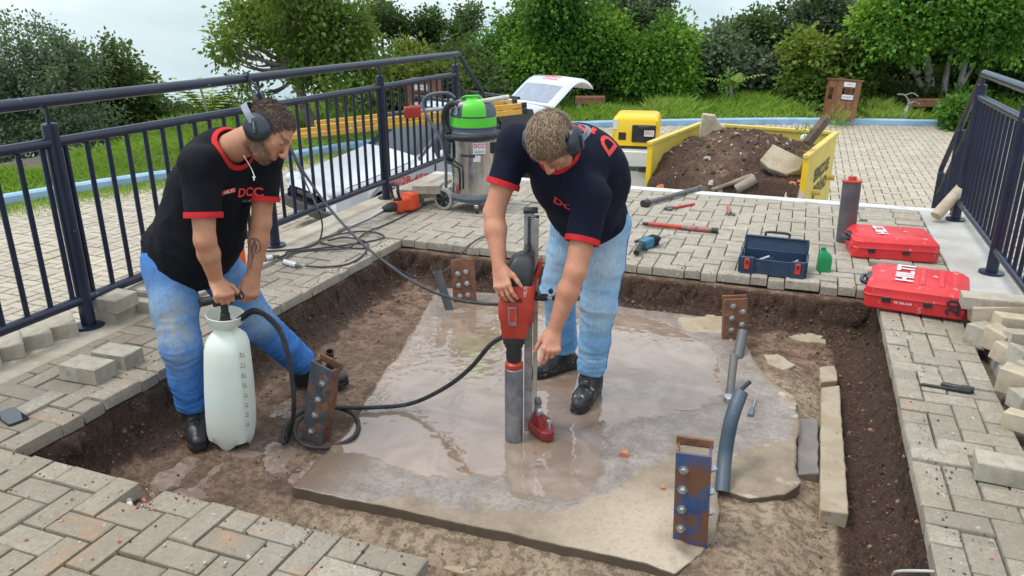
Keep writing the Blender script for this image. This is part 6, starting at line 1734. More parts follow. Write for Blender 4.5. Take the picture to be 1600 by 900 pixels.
# slurry ring round the bit
# --- cables
def cable(label, pts, r=.006, m=None, name='cable', k=8, closed=False):
    P = spline(pts, k)
    o = MB().tube(P, r, 8).build(name, m or M_CABLE, None); return tag(o, label, 'cable')
R0 = np.array([-3.49, 4.43, 1.19])
railp = Y_(388, 123, 4.43)
cable('long black cable running from the top rail over the pit to the drill', [np.array([-3.46, 4.30, 1.235]), np.array([-3.42, 4.28, 1.10]), Y_(440, 205, 4.1), Y_(470, 262, 4.05), Y_(512, 322, 4.0), Y_(560, 375, 3.85), Y_(600, 408, 3.75), Y_(650, 443, 3.6), Y_(705, 466, 3.4), Y_(750, 474, 3.15), Y_(800, 476, 2.99)], .0085)
cable('thin black cable hanging from the top rail onto the coiled cables', [np.array([-3.52, 4.33, 1.24]), Y_(410, 150, 4.28), Y_(445, 215, 4.25), Y_(475, 280, 4.25), G(500, 335, .02 + .35), G(503, 362, .10), G(495, 380, .008), G(470, 388, .008), G(425, 392, .008), G(395, 392, .008)], .006)
cable('black cable bridging the pit between the paving and the pipe stub', [G(775, 368, .01), G(750, 372, .012), Y_(725, 392, 4.75), Y_(700, 420, 4.5), Y_(672, 432, 4.3), Y_(648, 433, 4.1), Y_(612, 415, 3.95)], .006)
t = tk('extension_lead', 'tangle of black extension lead with white plugs on the paving beside the pit', 'cable', G(540, 375, 0))
z1 = .008
cl = [G(434, 403, z1), G(446, 398, z1), G(452, 393, z1), G(500, 388, z1), G(560, 380, z1), G(598, 372, z1), G(590, 364, .012), G(555, 362, .016), G(500, 374, .02), G(520, 384, .014), G(568, 388, z1), G(572, 378, .02), G(540, 371, .024), G(512, 376, .02)]
MB().tube(spline(cl, 8), .0065, 8).build('lead', M_CABLE, t)
cl = [G(478, 416, z1), G(510, 417, z1), G(545, 412, z1), G(568, 398, z1), G(572, 386, .02), G(560, 374, .025), G(575, 362, .02), G(600, 352, z1), G(630, 338, z1), G(655, 325, z1), G(668, 318, .02)]
MB().tube(spline(cl, 8), .0065, 8).build('lead', M_CABLE, t)
cl = [G(440, 404, z1), G(443, 412, z1), G(446, 408, z1), G(455, 396, .015), G(480, 392, z1), G(540, 388, .012), G(563, 376, .03)]
MB().tube(spline(cl, 8), .006, 8).build('lead', M_CABLE, t)
for (a, b_) in (((412, 404), (424, 402)), ((445, 409), (462, 414))):
    pa, pb = G(*a, .018), G(*b_, .018); d = nrm(pb - pa)
    MB().tube([pa - d * .01, pa, pb, pb + d * .01], [.012, .019, .018, .011], 12).build('plug', M_WHITE, t)
    MB().tube([pb + d * .008, pb + d * .055], [.015, .008], 10).build('plug_sleeve', M_PVC, t)
MB().tube([G(410, 404, .018), G(416, 403.4, .018)], .021, 12).build('plug_ring', M_PVC, t)
cable('short pale cable end at the lower right edge of the pit', [G(1395, 899, -.1), G(1402, 893, -.06), G(1430, 892, -.03), G(1465, 894, -.02), G(1485, 903, -.03)], .005, M_CABLEL)
M_ORANGE = mat('orange_red_tool_paint', (.74, .085, .022), .42, c2=(.62, .06, .02), scale=9, c3=(.2, .1, .08), scale3=21, lo3=.64, hi3=.74)
# --- red breaker hammer
hb = G(628, 333, 0); hd2 = nrm(np.array([G(575, 348, 0)[0] - hb[0], G(575, 348, 0)[1] - hb[1], 0])); hd2 = nrm(hd2)
t = tk('demolition_hammer', 'orange red demolition hammer lying on the paving next to the vacuum cleaner', 'demolition hammer', hb)
Rh = np.array([np.cross(hd2, (0, 0, 1)), (0, 0, 1), -hd2]).T   # local z runs backwards along the tool
Rh = np.array([nrm(np.cross(hd2, (0, 0, 1))), np.array([0, 0, 1.0]), hd2]).T
c0 = hb + np.array([0, 0, .075])
loft(MB(), [(-.17, 0, .005, .050, .055, .02), (-.15, 0, .01, .062, .070, .02), (-.06, 0, .012, .064, .074, .02), (-.045, 0, .0, .052, .058, .02), (.03, 0, .0, .050, .055, .022), (.05, 0, .0, .056, .060, .022), (.07, 0, .0, .050, .054, .022), (.085, 0, 0, .036, .038, .02)], c0, Rh).build('housing', M_ORANGE, t, bevel=.002)
MB().tube([c0 + hd2 * .08, c0 + hd2 * .10, c0 + hd2 * .15, c0 + hd2 * .20, c0 + hd2 * .22], [.038, .043, .040, .028, .018], 16).build('tool_holder', M_BLACK, t)
hx = Rh[:, 0]; up = np.array([0, 0, 1.0]); q0 = c0 + hd2 * .04
MB().tube(spline([q0 + up * .04 - hx * .03, q0 + up * .12 - hx * .035 + hd2 * .03, q0 + up * .175 + hd2 * .02 - hx * .02, q0 + up * .175 + hd2 * .02 + hx * .06, q0 + up * .11 + hx * .07, q0 + up * .03 + hx * .05], 6), .013, 10).build('side_handle', M_BLACK, t)
MB().tube([q0 + up * .06 - hx * .04, q0 + up * .075 + hd2 * .10 - hx * .06], [.012, .014], 8).build('lever', M_BLACK, t)
MB().tube([c0 + hd2 * .21, c0 + hd2 * .36 - up * .035, c0 + hd2 * .60 - up * .062], [.011, .011, .010], 8).build('chisel', M_STEEL, t)
MB().beam(c0 + hd2 * .59 - up * .062, c0 + hd2 * .70 - up * .068, .03, .012).build('chisel_tip', M_STEEL, t)
loft(MB(), [(-.21, 0, .01, .03, .035, .012), (-.165, 0, .01, .045, .05, .015)], c0, Rh).build('end_cap', M_BLACK, t)
# --- wet vacuum cleaner
vc = np.array([*G(733, 330, 0)[:2], 0]) + (0, .12, 0)
M_VG = mat('slate_grey_plastic', (.075, .095, .125), .5, c2=(.10, .12, .15), scale=6); M_VGR = mat('bright_green_plastic', (.10, .60, .03), .4, c2=(.08, .52, .03), scale=4)
t = tk('vacuum_cleaner', 'steel drum wet vacuum with bright green and slate head on wheels', 'vacuum cleaner', vc)
MB().lathe([(.185, .13), (.192, .135), (.192, .60), (.186, .605)], vc, n=48).build('drum', mat('dented_stainless_steel', (.60, .60, .60), .22, 1.0, c2=(.5, .47, .42), scale=5, rvar=.08, bump=.25, bscale=7), t)
MB().lathe([(.10, .085), (.195, .09), (.215, .10), (.225, .125), (.215, .150), (.195, .155)], vc, n=40).build('chassis', M_VG, t)
MB().lathe([(.192, .60), (.200, .605), (.200, .665), (.192, .672), (.19, .70), (.196, .705), (.196, .715)], vc, n=40).build('head_ring', M_VG, t)
MB().lathe([(.190, .712), (.196, .715), (.196, .785), (.190, .79)], vc, n=40).build('green_band', M_VGR, t)
MB().lathe([(.192, .788), (.194, .80), (.188, .85), (.172, .89), (.14, .915), (.08, .93), (.001, .935)], vc, n=40).build('motor_dome', M_VG, t)
rr_ = nrm(np.array([_R[0], _R[1], 0])); tt = nrm(np.array([_T[0], _T[1], 0])); up = np.array([0, 0, 1.0])
def Vp(a, b_, z): return vc + rr_ * a + tt * b_ + up * z
prf = [(.194, .80), (.191, .85), (.175, .892), (.143, .919), (.082, .934), (.02, .94)]; b = MB(); an_ = np.linspace(-.42, .62, 11)
b.add([Vp(r * 1.025 * math.sin(a), r * 1.025 * math.cos(a), z + .003) for r, z in prf for a in an_], [(i * 11 + k, i * 11 + k + 1, i * 11 + 12 + k, i * 11 + 11 + k) for i in range(5) for k in range(10)]); b.build('green_panel', M_VGR, t, bevel=.004)
MB().tube(spline([Vp(-.09, .02, .90), Vp(-.07, .05, .945), Vp(0, .07, .955), Vp(.06, .06, .95), Vp(.08, .07, .90), Vp(.06, .14, .86)], 6), .018, 10, flat=.6).build('carry_handle', M_VGR, t)
ring = [Vp(.222 * math.cos(a), .222 * math.sin(a), .635 + .012 * math.sin(a * 1.0 + 1)) for a in np.linspace(0, 2 * PI, 33)]
MB().tube(ring, .024, 12, caps=False).build('wrapped_hose', M_RUBBER, t)
MB().tube(spline([Vp(-.20, .08, .66), Vp(-.235, .06, .74), Vp(-.225, .08, .84), Vp(-.17, .12, .90), Vp(-.11, .14, .90)], 6), .027, 12).build('suction_hose', M_RUBBER, t)
MB().tube([Vp(-.14, .14, .885), Vp(.30, .06, .95)], .020, 14).build('suction_pipe', mat('cream_pipe', (.55, .53, .47), .45), t)
for a, b_ in ((-.26, .06), (.18, -.22)):
    c = Vp(a, b_, .098); w_ = bpy.data.objects.new('wheel', None); COL.objects.link(w_); w_.parent = t
    MB().lathe([(.07, -.018), (.094, -.016), (.096, 0), (.094, .016), (.07, .018), (.07, -.018)], c, nrm(tt * .85 - rr_ * .5), n=30, caps=False).build('tyre', mat('grey_tyre', (.34, .33, .30), .7), w_)
    b = MB().lathe([(.072, -.012), (.072, .012), (.03, .016), (.028, .028), (.001, .03)], c, nrm(tt * .85 - rr_ * .5), n=30); b.build('rim', M_BLACK, w_)
    for k in range(5):
        an = 2 * PI * k / 5; X_ = nrm(np.cross(nrm(tt * .85 - rr_ * .5), up)); MB().beam(c + nrm(tt * .85 - rr_ * .5) * .017, c + nrm(tt * .85 - rr_ * .5) * .017 + (X_ * math.cos(an) + up * math.sin(an)) * .066, .012, .008, nrm(tt)).build('spoke', M_VG, w_)
for a, b_ in ((.03, .215), (.20, .06)):
    c = Vp(a, b_, .032)
    MB().lathe([(.020, -.010), (.031, -.009), (.031, .009), (.020, .010), (.001, .010)], c, rr_, n=18).build('castor', M_RUBBER, t)
    MB().box(c + up * .035, (.04, .04, .03)).build('castor_fork', M_STEEL, t, bevel=.004)
MB().tube(spline([Vp(-.24, .04, .12), Vp(-.25, .03, .52), Vp(-.40, -.04, .80), Vp(-.42, -.06, .90), Vp(-.36, -.06, .955), Vp(-.22, -.06, .97), Vp(-.15, -.06, .93)], 5), .013, 10).build('push_frame', M_VG, t)
MB().tube(spline([Vp(-.23, .08, .42), Vp(-.14, .18, .40), Vp(-.11, .19, .36), Vp(-.11, .19, .20)], 5), .011, 8).build('drum_bracket', M_BLACK, t)
MB().tube(spline([Vp(-.10, .17, .49), Vp(.02, .20, .485)], 5), .012, 8).build('latch', M_BLACK, t)
b = MB()
for k in range(9):
    b.tube([Vp(-.20 + .05 * math.cos(a) + .004 * k, .06 + .01 * k - .03, .52 + (.12 - .006 * k) * math.sin(a)) for a in np.linspace(0, 2 * PI, 17)], .0045, 6, caps=False)
tag(b.build('cable_bundle', M_CABLE, t), kind='stuff')
MB().box(Vp(.175, .10, .54), (.07, .05, .09), rotz(YAW)).build('power_box', M_BLACK, t, bevel=.006)
def wall_label(parent, c, n_, w, h, m=M_WHITE, lines=()):
    n_ = nrm(n_); X = nrm(np.cross(up, n_)); o = MB().beam(np.array(c) - X * w / 2, np.array(c) + X * w / 2, h, .002, n_)
    o = MB().prism([(-w / 2, -h / 2), (w / 2, -h / 2), (w / 2, h / 2), (-w / 2, h / 2)], c, X, up, n_ * .0015).build('sticker', m, parent, smooth=0)
    for (txt, sz, dy, mm) in lines: snap_text(txt, sz, None, np.array(c) + up * dy, X, up, mm, parent, off=.0028, bold=sz * .02)
    return o
wall_label(t, Vp(.055, .1905, .55), tt + rr_ * .28, .105, .095, M_WHITE, [('DCC', .045, .018, M_REDP), ('(48) 3028-4596', .013, -.03, M_INK)])
wall_label(t, Vp(.035, .193, .465), tt + rr_ * .2, .06, .05, M_WHITE)
snap_text('3', .085, None, Vp(-.125, .155, .845), nrm(rr_ * .8 + tt * .55), nrm(up * .95 - tt * .2), M_BAND, t, off=.012, bold=.004)
# --- loose concrete pavers
def block(label, p, rz, w=.205, d=.105, h=.078, tilt=(0, 0), group=None, m=None, chip=0, sd=0):
    r_ = np.random.default_rng(sd + int(abs(p[0]) * 1000))
    V, Fc = paver_geo(w, d, h, .006); V[:, 2] += h; V += r_.normal(0, .0016, V.shape)
    if chip:
        k = V[:, 0] > w * .3; V[k, 2] = np.minimum(V[k, 2], h * (1 - .25 * r_.random())); V[k, 0] -= r_.random() * .025
    Fc = list(Fc) + [(3, 2, 1, 0)]
    o = MB().add(V, Fc).build('paver_block', m or M_BLOCK, None, local=True, bevel=0, smooth=0)
    o.location = tuple(p); o.rotation_euler = (tilt[0], tilt[1], rz); tag(o, label, 'paver', group); return o
BW, BD = .205, .13
gl = 'loose pavers along the left railing'
for (lab, px, py, z, rz, w, d) in (
    ('upper paver of the pair stacked left of the standing man behind his legs', 178, 478, .078, -.35, .20, .15), ('lower paver under the tilted one beside the railing post', 172, 496, 0, -.25, .22, .17),
    ('tilted loose paver behind the left man, right of the stacked pair', 225, 464, .045, -.30, .22, .14), ('flat loose paver under the tilted one behind the left man', 232, 484, 0, -.2, .18, .13),
    ('loose paver standing right of the railing foot, nearest to it in the row', 98, 520, 0, -.95, .20, .13), ('second loose paver from the railing foot in the row', 60, 534, 0, -.95, .20, .13),
    ('third loose paver from the railing foot in the row', 15, 552, 0, -.95, .20, .13), ('loose paver cut by the left edge of the photo', -22, 572, 0, -.95, .20, .13)):
    p = G(px, py, z); block(lab, p, rz + .35, w, d, .075, group=gl, tilt=((.07, .03) if z else (0, 0)))
block('front one of the two loose pavers lying side by side at the left pit edge', G(140, 588, 0), .05, .21, .13, .075, group=gl); block('rear one of the two loose pavers lying side by side at the left pit edge', G(186, 568, 0), .05, .20, .12, .075, group=gl)
gv = 'pavers stacked beside the vacuum cleaner'
for lab, px, py, z, rz in (('top paver of the stack left of the vacuum wheel', 668, 300, .14, .3), ('middle paver of the stack left of the vacuum wheel', 648, 306, .07, .2), ('bottom left paver of the stack by the vacuum wheel', 640, 318, 0, .3), ('bottom right paver of the stack by the vacuum wheel', 672, 306, 0, .35), ('small paver lying under the top of the stack by the vacuum', 683, 303, .07, .1)):
    block(lab, G(px, py, z), rz, .24, .15, .068, group=gv)
o = block('single pale paver lying on the right paving, nearest the camera', G(1572, 748, 0), -.04, .21, .105, .075)
# --- pile of broken paving stones at the right border
gp = 'broken stones piled at the right border'
M_PALE = mat('broken_pale_concrete', (.50, .43, .32), .9, c2=(.37, .30, .21), scale=8, c3=(.30, .16, .10), scale3=15, lo3=.62, hi3=.7, bump=.5, bscale=50)
pile = [(1550, 482, .13, .0, .30, .07, 'long slab on top at the back of the pile'), (1570, 500, .08, .1, .32, .09, 'long grey slab under the top one'), (1545, 512, .02, -.5, .15, .12, 'stone with a broken corner at the left of the pile'), (1585, 520, .06, .2, .20, .09, 'mid stone of the pile under the long slab'),
        (1535, 535, 0, .9, .18, .11, 'stone on end at the left foot of the pile'), (1558, 545, .02, -.7, .13, .11, 'small yellowish stone in the middle of the pile'), (1590, 548, .03, .3, .16, .10, 'stone at the right of the yellowish one'), (1572, 566, 0, -.9, .12, .09, 'small stone low in the middle of the pile'),
        (1598, 580, .0, .4, .15, .12, 'pale stone low at the right of the pile'), (1585, 612, 0, -.5, .13, .11, 'broken yellowish stone in front of the pile'), (1606, 600, .02, .8, .12, .10, 'stone behind the broken yellowish one'), (1532, 500, .0, 1.2, .14, .09, 'reddish stone at the back left of the pile'), (1600, 640, 0, .3, .10, .08, 'small stone at the front right edge of the pile'), (1595, 668, 0, 1.0, .09, .07, 'last small stone at the right edge of the photo')]
for i, (px, py, z, rz, w, h, lab) in enumerate(pile):
    block(lab, G(px, py, z), rz, w, .11, h, tilt=(rng.normal(0, .10), rng.normal(0, .08)), group=gp, m=M_PALE if i % 2 else M_BLOCK, chip=i % 3 != 0, sd=i)
# --- red cases
def case(label, loc, rz, w, d, h, tag20, tilt=(0, 0), small='', logo_rot=1, ribs=True):
    t = tk('tool_case', label, 'tool case', loc, group='red tool cases', rot=(tilt[0], tilt[1], rz))
    loft(MB(), [(0, 0, 0, w / 2 - .012, d / 2 - .012, .03), (.012, 0, 0, w / 2, d / 2, .035), (h * .5, 0, 0, w / 2, d / 2, .035)]).build('case_bottom', M_CASE, t, local=True, smooth=30)
    loft(MB(), [(h * .5, 0, 0, w / 2, d / 2, .035), (h * .52, 0, 0, w / 2 + .004, d / 2 + .004, .035), (h * .56, 0, 0, w / 2, d / 2, .035), (h * .80, 0, 0, w / 2 - .003, d / 2 - .003, .035), (h * .97, 0, 0, w / 2 - .035, d / 2 - .035, .03), (h, 0, 0, w / 2 - .045, d / 2 - .045, .03)]).build('lid', M_CASE, t, local=True, smooth=30)
    if ribs:
        for x in (-.13, .02, .12, .19): loft(MB(), [(h - .002, x * w / .55, 0, .018, d / 2 - .05, .01), (h + .007, x * w / .55, 0, .013, d / 2 - .055, .008)]).build('rib', M_CASE, t, local=True, smooth=30)
    MB().tube(spline([(-w / 2 + .01, -.055, h * .62), (-w / 2 - .028, -.055, h * .66), (-w / 2 - .034, 0, h * .68), (-w / 2 - .028, .055, h * .66), (-w / 2 + .01, .055, h * .62)], 5), .012, 10).build('carry_handle', M_MUFF, t, local=True)
    MB().box((-w / 2 + .012, 0, h * .74), (.05, .10, .04)).build('handle_recess', M_MUFF, t, local=True, bevel=.01)
    for y in (-d * .36, d * .36): MB().box((-w / 2 + .0, y, h * .5), (.018, .036, .05)).build('latch', M_CASE, t, local=True, bevel=.004)
    for x in (-w * .28, w * .12): MB().box((x, -d / 2 - .002, h * .42), (.045, .012, .030)).build('hinge', M_BLACK, t, local=True, bevel=.003)
    X_, Y2 = ((0, 1, 0), (-1, 0, 0)) if logo_rot else ((1, 0, 0), (0, 1, 0))
    def tx(s_, sz, o_, X_, Y2, m, **k): 
        o = snap_text(s_, sz, None, o_, X_, Y2, m, None, **k); o.parent = t; return o
    tx('HILTI', .125 if ribs else .095, (-w * .13, 0.005, h + .008), X_, Y2, M_WHITEP, off=.001, bold=.0045)
    if tag20: tx(tag20, .090, (w * .36, -d / 2 - .003, h * .45), (0, 0, 1), (-1, 0, 0), M_MUFF, off=.004, bold=.003)
    if small: tx(small, .018, (-.06, -d / 2 - .003, h * .36), (1, 0, 0), (0, 0, 1), M_WHITEP, off=.002, bold=.0005)
    tx('20', .03, (w * .16, .0, h + .008), (.2, 1, 0), (-1, .2, 0), M_WHITEP, off=.001)
    return t
pA = (G(1320, 408)[:2] + G(1448, 404)[:2]) / 2
case('farther red tool case with a white logo, beside the standing core bit', (pA[0] + .03, pA[1] + .20, 0), .10, .55, .42, .15, '', ribs=False)
bpy.data.objects[-1] if False else None
pB = (G(1368, 488)[:2] + G(1506, 508)[:2]) / 2
case('red tool case with the number 20 on its side, nearer to the camera', (pB[0] + .0, pB[1] + .22, .02), -.14, .52, .40, .16, '20', tilt=(.04, -.015), small='TE 700-AVR')
# --- navy toolbox, open
tb = (G(1156, 428)[:2] + G(1256, 434)[:2]) / 2
M_NAVY = mat('navy_toolbox_plastic', (.018, .040, .085), .45, c2=(.028, .055, .105), scale=8, c3=(.25, .22, .18), scale3=18, lo3=.64, hi3=.72)
t = tk('toolbox', 'open navy blue toolbox with two red latches at the pit edge', 'toolbox', (tb[0], tb[1] + .10, 0), rz=-.03)
w, d, h = .41, .20, .115
b = MB().box((0, 0, .006), (w - .02, d - .02, .012)); b.build('floor_panel', M_NAVY, t, local=True)
for (c, s_) in (((0, -d / 2, h * .45), (w - .016, .012, h * .9)), ((0, d / 2, h / 2), (w - .016, .012, h)), ((-w / 2, 0, h / 2), (.014, d, h)), ((w / 2, 0, h / 2), (.014, d, h))):
    MB().box(c, s_).build('side_wall', M_NAVY, t, local=True, bevel=.003)
for x in (-.155, .155): MB().box((x, -d / 2 - .012, h / 2), (.085, .026, h)).build('latch_housing', M_NAVY, t, local=True, bevel=.004); 
M_LATCH = mat('red_latch', (.70, .05, .03), .4)
for x in (-.155, .155):
    l_ = MB().box((x, -d / 2 - .028, h * .62), (.032, .010, .07)).build('latch', M_LATCH, t, local=True, bevel=.003)
    MB().box((x, -d / 2 - .034, h * .72), (.012, .004, .02)).build('latch_slot', M_MUFF, t, local=True)
b = MB().box((0, d / 2 + .014, h + .035), (w, .014, .085), euler(-.22, 0, 0)); b.build('open_lid', M_NAVY, t, local=True, bevel=.004)
b = MB().box((0, d / 2 + .024, h + .080), (w - .01, .045, .012), euler(-.22, 0, 0)); b.build('lid_edge', M_NAVY, t, local=True, bevel=.004)
for x in (-w / 2 + .01, w / 2 - .01): MB().box((x, d / 2 + .02, h + .04), (.012, .05, .085), euler(-.22, 0, 0)).build('lid_end', M_NAVY, t, local=True, bevel=.003)
MB().tube(spline([(-.075, d / 2 + .035, h + .085), (-.07, d / 2 + .04, h + .108), (0, d / 2 + .04, h + .112), (.07, d / 2 + .04, h + .108), (.075, d / 2 + .035, h + .085)], 5), .008, 8).build('carry_handle', M_BLACK, t, local=True)
for k, (a, b_, c_) in enumerate((((-.14, -.02, .02), (-.03, .03, .05), .008), ((-.12, .05, .03), (-.04, -.04, .04), .006), ((.02, -.03, .02), (.13, .03, .03), .006), ((-.02, .02, .03), (.10, -.04, .03), .005))):
    pass
for k, (a, b_, c_) in enumerate((((-.14, -.02, .05), (-.03, .03, .09), .008), ((.04, -.03, .03), (.15, .02, .085), .006))):
    o = MB().tube([a, b_], c_, 8).build('drill_bit', M_STEEL, None); o.data.transform(Matrix.Translation(t.location)); tag(o, ('steel drill bit' if k else 'dusty drill bit') + (' lying in the right half of the open toolbox' if k else ' lying in the left half of the open toolbox'), 'drill bit')
# --- green bottle
p = G(1286, 424, 0); t = tk('oil_bottle', 'small green plastic oil bottle beside the navy toolbox', 'bottle', p)
M_GB = mat('green_bottle_plastic', (.015, .26, .095), .35, c2=(.02, .31, .12), scale=6)
loft(MB(), [(0, 0, 0, .040, .026, .012), (.008, 0, 0, .043, .029, .014), (.085, 0, 0, .043, .029, .014), (.115, -.004, 0, .040, .026, .014), (.135, -.012, 0, .024, .018, .012), (.150, -.016, 0, .014, .014, .012)], p, rotz(.25)).build('body', M_GB, t, smooth=50)
MB().lathe([(.016, .148), (.017, .150), (.017, .166), (.014, .168)], p + rotz(.25) @ np.array([-.016, 0, 0]), n=16).build('cap', M_GB, t)
# --- core bit standing on the patio
p = G(1320, 378, 0); p2 = Y_(1332, 280, p[1] + .02); d = nrm(p2 - p); L_ = np.linalg.norm(p2 - p)
t = tk('core_bit', 'scuffed steel core bit with a red hub standing upright beside the far red case', 'core bit', p)
MB().lathe([(.062, 0), (.064, .004), (.064, L_ - .02), (.060, L_ - .015)], p, d, n=36, caps=True).build('barrel', mat('scuffed_core_barrel', (.16, .155, .17), .45, .5, c2=(.10, .10, .115), scale=7, c3=(.42, .10, .12), scale3=6, lo3=.58, hi3=.68, bump=.1), t)
MB().lathe([(.064, L_ - .02), (.070, L_ - .018), (.070, L_ - .008), (.030, L_ - .004), (.028, L_ + .02), (.022, L_ + .022)], p, d, n=30).build('hub', M_DRED, t)
# --- concrete core leaning on the railing
a, b_ = G(1462, 338, .05), Y_(1506, 290, 7.03)
t = tk('concrete_core', 'pale drilled concrete core leaning against the right railing', 'concrete core', a)
MB().tube([a, b_], .046, 24).build('core', M_PALE, t, bevel=.003)
# --- black and red tools on the far paving
def tool(name, label, cat, a): return tk(name, label, cat, a)
a, b_ = G(1007, 318, .03), G(1095, 293, .03); d = nrm(b_ - a)
t = tool('pipe', 'long dark grey pipe with a hooked end, lying at the far edge of the paving', 'pipe', a)
MB().tube([a, b_], .021, 14).build('tube', M_PVC, t); MB().tube([a - d * .02, a + d * .05], .033, 14).build('collar', M_BLACK, t); MB().tube([a + d * .03, a + d * .02 - v_(0, 0, 1) * np.array([1, 1, 0]) * -.06], .022, 10).build('stub', M_BLACK, t)
MB().tube([b_ - d * .05, b_], .026, 14).build('end_cap', M_PVC, t)
def wrench(label, a, b_, m):
    a, b_ = np.array(a), np.array(b_); d = nrm(b_ - a); s_ = nrm(np.cross((0, 0, 1), d)); L_ = np.linalg.norm(b_ - a)
    t = tool('pipe_wrench', label, 'wrench', a)
    MB().prism([(.0, -.010), (L_ * .98, -.014), (L_, -.006), (L_, .006), (L_ * .98, .014), (0, .010)], a, d, s_, (0, 0, .018)).build('handle', m, t, bevel=.003)
    MB().prism([(-.08, .0), (-.07, .022), (-.015, .026), (.02, .020), (.02, -.018), (-.02, -.016), (-.03, .002)], a, d, s_, (0, 0, .024)).build('jaw', M_PVC, t, bevel=.002)
    MB().prism([(-.085, -.035), (-.035, -.045), (-.02, -.030), (-.03, -.014), (-.075, -.014)], a + (0, 0, .002), d, s_, (0, 0, .018)).build('hook_jaw', M_PVC, t, bevel=.002); return t
wrench('red pipe wrench lying left on the far paving', G(1049, 327, .0), G(1085, 320, .0), M_DRED)
wrench('small red wrench lying alone in the middle of the far paving', G(1140, 334, .0), G(1136, 328, .0) + (0, .10, 0), M_DRED)
a, b_ = G(1004, 349, .022), G(1116, 360, .022); d = nrm(b_ - a)
t = tool('extension_rod', 'red extension rod with grey ends lying behind the blue drill', 'rod', a)
L_ = np.linalg.norm(b_ - a)
MB().tube([a + d * .05, a + d * L_ * .55], .018, 12).build('red_tube', M_DRED, t); MB().tube([a + d * L_ * .55, b_], .022, 12).build('scuffed_tube', mat('scuffed_red_grey', (.30, .18, .17), .6, c2=(.45, .08, .06), scale=14, c3=(.12, .1, .1), scale3=20, lo3=.5, hi3=.6), t)
MB().tube([a - d * .0, a + d * .06], [.012, .018], 10).build('tip', M_BLACK, t); MB().tube([b_ - d * .02, b_ + d * .03], .023, 12).build('end_cap', M_BLACK, t)
# blue power drill
c = G(1015, 378, .045); d = nrm(np.array([*(G(1045, 358, 0) - G(985, 380, 0))[:2], 0])); t = tool('power_drill', 'blue power drill lying on the paving beside the red rod', 'power drill', (c[0], c[1], 0))
s_ = nrm(np.cross(d, (0, 0, 1))); Rd = np.array([s_, np.array([0, 0, 1.0]), d]).T
M_TEAL = mat('blue_teal_tool_plastic', (.015, .14, .24), .45, c2=(.02, .18, .29), scale=12, c3=(.2, .2, .18), scale3=20, lo3=.62, hi3=.7)
loft(MB(), [(-.10, 0, 0, .026, .028, .014), (-.09, 0, 0, .034, .036, .016), (.0, 0, 0, .036, .038, .016), (.02, 0, 0, .031, .033, .016), (.07, 0, 0, .029, .031, .014), (.085, 0, 0, .022, .024, .012)], c, Rd).build('housing', M_TEAL, t)
for k in range(4): loft(MB(), [(.0, 0, 0, .037, .039, .016), (.006, 0, 0, .037, .039, .016)], c + d * (.01 + .018 * k), Rd).build('ring', M_BLACK, t)
MB().tube([c + d * .08, c + d * .12, c + d * .14], [.024, .021, .012], 14).build('chuck', M_BLACK, t)
MB().tube([c + d * .14, c + d * .27], .006, 8).build('bit', M_STEEL, t)
MB().tube(spline([c - d * .08, c - d * .16 + s_ * .02, c - d * .25 + s_ * .055 - (0, 0, .015)], 5), [.024] * 5 + [.021] * 6, 12).build('grip', M_BLACK, t)
MB().tube([c - d * .02 - s_ * .02 + (0, 0, .03), c - d * .10 - s_ * .06 + (0, 0, .01)], .011, 8).build('side_grip', M_BLACK, t)
# two dark chisels on the right paving
for (lab, a, b_, r) in (('thin black chisel lying on the right paving beside a thicker one', G(1436, 600, .01), G(1516, 612, .012), .0075), ('thicker ribbed dark chisel lying across the right paving', G(1470, 600, .016), G(1522, 610, .016), .012)):
    t = tk('chisel', lab, 'chisel', a); MB().tube([a, a + (b_ - a) * .08, b_], [r * .4, r, r], 10).build('rod', M_BLACK, t); MB().tube([b_ - nrm(b_ - a) * .05, b_], r * 1.25, 10).build('shank', M_RUBBER, t)
# phone
p = G(18, 652, .004); t = tk('phone', 'black smartphone lying on the paving at the left edge', 'phone', p)
b = MB(); loft(b, [(0, 0, 0, .078, .040, .012), (.008, 0, 0, .078, .040, .012)], p, rotz(-.28)); b.build('case', M_BLACK, t, bevel=.001)
b = MB(); loft(b, [(.0082, 0, 0, .075, .037, .010), (.0088, 0, 0, .075, .037, .010)], p, rotz(-.28)); b.build('screen', mat('phone_glass', (.02, .025, .03), .04, spec=.9), t)
# brick splinters, an orange bottle behind the left man
for lab, (x, y), z, s_ in (('orange brick splinter on the wet slab right of the drill', (976, 712), SZ, .022), ('small brown stone at the dry slab edge', (1036, 764), SZ, .012)):
    o = MB().prism([(-1, -.6), (.9, -.8), (.3, 1.1), (-.5, .6)], G(x, y, z), (s_, 0, 0), (0, s_ * .8, 0), (0, 0, s_)).build('brick_splinter', mat('orange_brick', (.55, .20, .10), .9), bevel=.003); tag(o, lab, 'stone')
p = G(362, 410, 0); p = Y_(364, 408, 3.4) * 1.0; g_ = np.array([p[0], p[1], 0])
g_ = G(372, 418, 0); t = tk('orange_canister', 'orange canister half hidden behind the left man on the paving', 'canister', g_)
MB().lathe([(.05, 0), (.055, .01), (.055, .13), (.04, .16), (.02, .175), (.02, .19)], g_, n=24).build('body', mat('orange_plastic', (.75, .12, .02), .4), t)
# ------------------------------------------------------------------ things on the lower lot
M_YEL = mat('yellow_container_paint', (.66, .52, .10), .55, c2=(.60, .45, .09), scale=2.5, c3=(.34, .24, .13), scale3=7, lo3=.60, hi3=.72, bump=.15)
M_YELD = mat('yellow_hammered_paint', (.80, .53, .015), .4, c2=(.74, .47, .01), scale=3)
